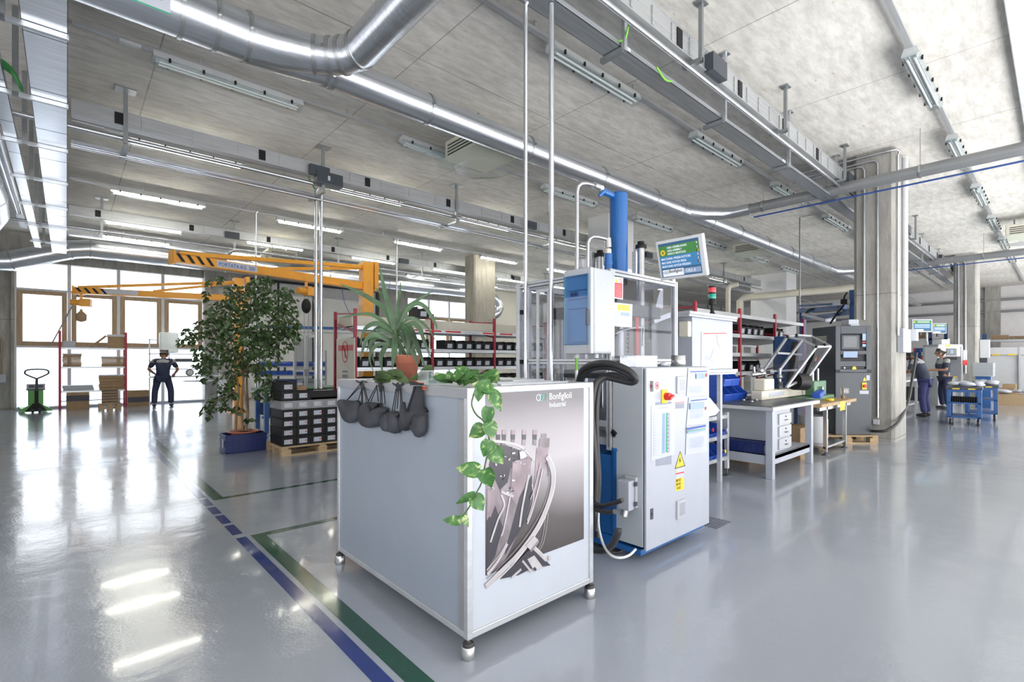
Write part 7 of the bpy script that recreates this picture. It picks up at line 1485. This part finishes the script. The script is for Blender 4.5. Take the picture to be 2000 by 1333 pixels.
# white partition
t = thing('white_partition', 'row of white partition panels with yellow marks at the right edge', 'partition', (31.5, 0, 0))
for i, (ya_, yb_) in enumerate(((2.75, 1.28), (1.22, -.6), (-.66, -3.0))):
    MB(M['white']).box(31.4, 31.5, yb_, ya_, 0, 1.68).build('panel', parent=t)
    MB(M['white']).box(31.3, 31.4, yb_, ya_, 1.72, 2.05).build('upper_panel', parent=t)
for i in range(6): MB(M['yellow']).box(31.29, 31.3, 2.35-i*.5, 2.62-i*.5, 1.69, 1.75).build('yellow_mark', parent=t)
for y in (2.8, 1.25, -.63): MB(M['alu']).box(31.28, 31.4, y-.03, y+.03, 0, 2.05).build('partition_post', parent=t)
t = thing('far_shelf', 'grey shelf with dark blue posts at the back above the white partition', 'shelf', (33.5, 1, 0)); MB(M['tray']).box(33.2, 34.2, -3, 3.8, 2.36, 2.46).build('shelf', parent=t)
for y in (3.1, 2.45, -1.2): MB(M['darkblue']).box(33.2, 33.35, y, y+.15, 0, 2.75).build('post', parent=t)
for i, (y, m_) in enumerate(((2.0, 'card'), (1.4, 'bark'), (.5, 'card'))): tag(MB(M[m_]).box(33.4, 33.9, y-.28, y+.28, 2.46, 2.46+(.22, .16, .2)[i]).build('carton'), 'brown carton on the far shelf above the partition, %s from the left' % ORD[i], 'box')
# grey ducts and rails on the right wall
for z, wh in ((4.55, 'upper'), (3.95, 'lower')): tag(MB(M['strut']).tube([(35.3, -4, z), (35.3, 14, z)], .06, n=8).build('wall_pipe'), '%s grey pipe along the far right wall' % wh, 'pipe')
# ================================================================ PEOPLE
def skin_mesh(name, chains, m, parent, sub=2):
    """one continuous body grown round connected joints: chains = [[(co, radius), ...], ...]; equal coordinates are shared joints"""
    vs, rs, es, idx = [], [], [], {}
    for ch in chains:
        prev = None
        for co, r in ch:
            k = tuple(round(c, 4) for c in co)
            if k not in idx: idx[k] = len(vs); vs.append(co); rs.append(r)
            i = idx[k]
            if prev is not None and prev != i: es.append((prev, i))
            prev = i
    me = bpy.data.meshes.new(name); me.from_pydata(vs, es, []); me.materials.append(m)
    o = bpy.data.objects.new(name, me); COL.objects.link(o); o.parent = parent
    sk = o.modifiers.new('skin', 'SKIN'); sk.use_smooth_shade = True
    for i, d in enumerate(me.skin_vertices[0].data):
        r = rs[i]; d.radius = (r, r) if not isinstance(r, tuple) else r
    me.skin_vertices[0].data[0].use_root = True
    s_ = o.modifiers.new('sub', 'SUBSURF'); s_.levels = sub; s_.render_levels = sub
    return o
def V(*a): return Vector(a)
def person(label, loc, rz, J, top, bottoms, skin_m, hair_m, yoke=None):
    """J: joints in local coordinates, the person facing +y"""
    t = thing('person', label, 'person', loc, rz)
    pel, sp, ch_, nk, hd = J['pelvis'], J['spine'], J['chest'], J['neck'], J['head']
    up = (hd-nk).normalized(); fwd = J['face']; sidev = fwd.cross(up).normalized()
    c = []
    c.append([(pel, .12), (sp, .12), (ch_, .125), (nk, .055), (nk.lerp(hd, .45), .06), (hd, .088), (hd+up*.075, .075), (hd+up*.115, .045)])
    c.append([(hd, .088), (hd+fwd*.075-up*.05, .035)]); c.append([(hd, .088), (hd+fwd*.105-up*.005, .014)])
    for s in (-1, 1): c.append([(hd, .088), (hd+sidev*s*.088, .018)])
    for s, k in ((-1, 'l'), (1, 'r')):
        sh, el, wr, hn = J['sh'+k], J['el'+k], J['wr'+k], J['ha'+k]
        dn = (hn-wr).normalized(); sd = dn.cross(V(0, 0, 1)).normalized(); palm = wr+dn*.075
        c.append([(ch_, .125), (sh, .058), (sh.lerp(el, .5), .047), (el, .040), (el.lerp(wr, .4), .038), (wr, .026), (palm, .034)])
        bend = V(0, 0, -.018)
        for q in range(4):
            o_ = sd*(.030-.020*q); ln = (.058, .066, .062, .050)[q]; c.append([(palm, .034), (palm+o_+dn*.035, .0105), (palm+o_+dn*(.035+ln*.55)+bend, .0095), (palm+o_+dn*(.03+ln)+bend*2.4, .008)])
        c.append([(wr, .026), (wr+dn*.03+sd*.035*(-s), .013), (wr+dn*.07+sd*.05*(-s)+bend, .010)])
        hp, kn, an, to = J['hp'+k], J['kn'+k], J['an'+k], J['to'+k]
        c.append([(pel, .12), (hp, .085), (kn, .055), (kn.lerp(an, .35), .052), (an, .038)])
    skin_mesh('body', c, skin_m, t)
    # shirt over trunk and upper arms
    c = [[(pel-V(0, 0, .06), .168), (sp, .152), (ch_, .158), (nk-up*.01, .075)]]
    for k in 'lr': c.append([(ch_, .158), (J['sh'+k], .080), (J['sh'+k].lerp(J['el'+k], .55), .066), (J['sh'+k].lerp(J['el'+k], .85), .060)])
    skin_mesh('shirt', c, top, t)
    if yoke: 
        ax_ = (nk-ch_); yb = MB(yoke); hv = []; rows = [(.02, .185, .140), (.22, .205, .142), (.42, .222, .130), (.60, .215, .110), (.78, .150, .095), (.98, .078, .075), (1.06, .062, .062)]
        fy = ax_.normalized().cross(V(1, 0, 0)).normalized()
        for f_, rx, ry in rows: hv += [ch_+ax_*f_+V(1, 0, 0)*rx*math.cos(2*PI*i/20)+fy*ry*math.sin(2*PI*i/20) for i in range(20)]
        yb.add(hv, [(r*20+i, r*20+(i+1) % 20, (r+1)*20+(i+1) % 20, (r+1)*20+i) for r in range(6) for i in range(20)], True)
        for k in 'lr': yb.tube([J['sh'+k]+(ch_-J['sh'+k])*.25, J['sh'+k], J['sh'+k].lerp(J['el'+k], .30)], [.080, .078, .066], n=14)
        yb.build('shirt_yoke', parent=t, local=True)
    c = []
    for k in 'lr': c.append([(pel+V(0, 0, .0), .128), (J['hp'+k], .098), (J['kn'+k], .078), (J['kn'+k].lerp(J['an'+k], .5), .074), (J['an'+k]+V(0, 0, .01), .070)])
    skin_mesh('trousers', c, bottoms, t)
    hb = MB(top); ring_ = [(pel+V(0, 0, dz)+(sp-pel)*f_, rx, ry) for dz, f_, rx, ry in ((-.12, 0, .150, .118), (-.04, 0, .158, .125), (0, .4, .152, .122), (0, .9, .150, .125), (0, 1.25, .145, .122))]; hv = [(c_.x+rx*math.cos(2*PI*i/20), c_.y+ry*math.sin(2*PI*i/20), c_.z) for c_, rx, ry in ring_ for i in range(20)]; hb.add(hv, [(r*20+i, r*20+(i+1) % 20, (r+1)*20+(i+1) % 20, (r+1)*20+i) for r in range(4) for i in range(20)]+[tuple(range(20))[::-1], tuple(range(80, 100))], True); hb.build('shirt_hem', parent=t, local=True)
    for k in 'lr':
        a = J['an'+k]; f_ = (J['to'+k]-a); f_ = V(f_.x, f_.y, 0).normalized(); b0 = V(a.x, a.y, .045)
        skin_mesh('shoe', [[(b0-f_*.06, .045), (b0+f_*.02, .050), (b0+f_*.12-V(0, 0, .005), .042), (b0+f_*.18-V(0, 0, .012), .030)]], M['darkgap'], t)
    skin_mesh('hair', [[(hd+up*.03-fwd*.045, .088), (hd+up*.075-fwd*.01, .092), (hd+up*.10+fwd*.035, .060)], [(hd+up*.03-fwd*.045, .088), (hd-up*.03-fwd*.06, .060)]], hair_m, t)
    MB(M['white']).sphere(hd+fwd*.082+sidev*.032+up*.008, .010, 8, 6).sphere(hd+fwd*.082-sidev*.032+up*.008, .010, 8, 6).build('eyes', parent=t, local=True)
    MB(M['terra']).bar(hd+fwd*.100-up*.052-sidev*.02, hd+fwd*.100-up*.052+sidev*.02, .010, .010).build('mouth', parent=t, local=True)
    return t
def joints(lean, bend, h=1.0, stance=.12, hands=((-.12, .42, 1.08), (.16, .40, 1.05)), headtilt=.5, twist=0.0):
    """lean: forward lean of the trunk (rad); hands: wrist targets"""
    J = {}; pel = V(0, 0, .94*h); tr = V(0, math.sin(lean), math.cos(lean)); tr2 = V(0, math.sin(lean*1.35), math.cos(lean*1.35))
    J['pelvis'] = pel; J['spine'] = pel+tr*.20*h; J['chest'] = J['spine']+tr2*.22*h; J['neck'] = J['chest']+tr2*.17*h
    hu = V(0, math.sin(lean*1.3+headtilt), math.cos(lean*1.3+headtilt)); J['head'] = J['neck']+hu*.155*h; J['face'] = V(math.sin(twist), hu.z, -hu.y).normalized() if abs(twist) < .01 else V(math.sin(twist), hu.z*math.cos(twist), -hu.y).normalized()
    for s, k in ((-1, 'l'), (1, 'r')):
        sh = J['chest']+tr2*.10*h+V(s*.185*h, 0, 0); w = V(*hands[0 if s < 0 else 1]); mid = sh.lerp(w, .5); dst = (w-sh).length; L_ = .30*h
        off = math.sqrt(max(0, L_*L_-(dst/2)**2)); dv = (w-sh).normalized(); ax = V(s*.55, -.35, -.8); ax = (ax-dv*ax.dot(dv)).normalized()
        el = mid+ax*off; J['sh'+k] = sh; J['el'+k] = el; J['wr'+k] = w; J['ha'+k] = w+(w-el).normalized()*.1+V(0, .01, 0)
        J['hp'+k] = pel+V(s*.10*h, .0, -.06); J['kn'+k] = V(s*(.10+stance)*.9*h, .03+.02*bend, .50*h); J['an'+k] = V(s*(.09+stance)*h, -.02, .09); J['to'+k] = J['an'+k]+V(s*.02, .2, -.04)
    return J
pL = P(318, 794.5)
pl2 = person('worker seen from behind at the packing bench, navy shirt with a grey yoke', (pL.x, pL.y, 0), math.radians(-14), joints(.20, .2, 1.0, .09, ((-.20, .30, 1.02), (.22, .32, 1.02)), .35), M['workblue'], M['workblue'], M['skin'], M['hairgrey'], M['workshirt']); pl2.scale = (1.22, 1.15, 1.0)
p1_ = P(1798, 814); person('worker leaning over the bench beside the column, grey-yoked shirt and blue trousers', (p1_.x+.1, p1_.y-.08, 0), math.radians(-8), joints(.30, .4, 1.0, .04, ((-.20, .55, 1.10), (.10, .58, 1.14)), .75), M['navyshirt'], M['trouserblue'], M['skindark'], M['hair'], M['workshirt'])
p2_ = P(1845, 799); person('dark-haired worker standing upright and looking at the hands, navy shirt', (p2_.x, p2_.y, 0), math.radians(34), joints(.06, .1, 1.0, .05, ((-.10, .34, 1.18), (.12, .34, 1.16)), .5), M['navyshirt'], M['workblue'], M['skin'], M['hair'], M['workshirt'])
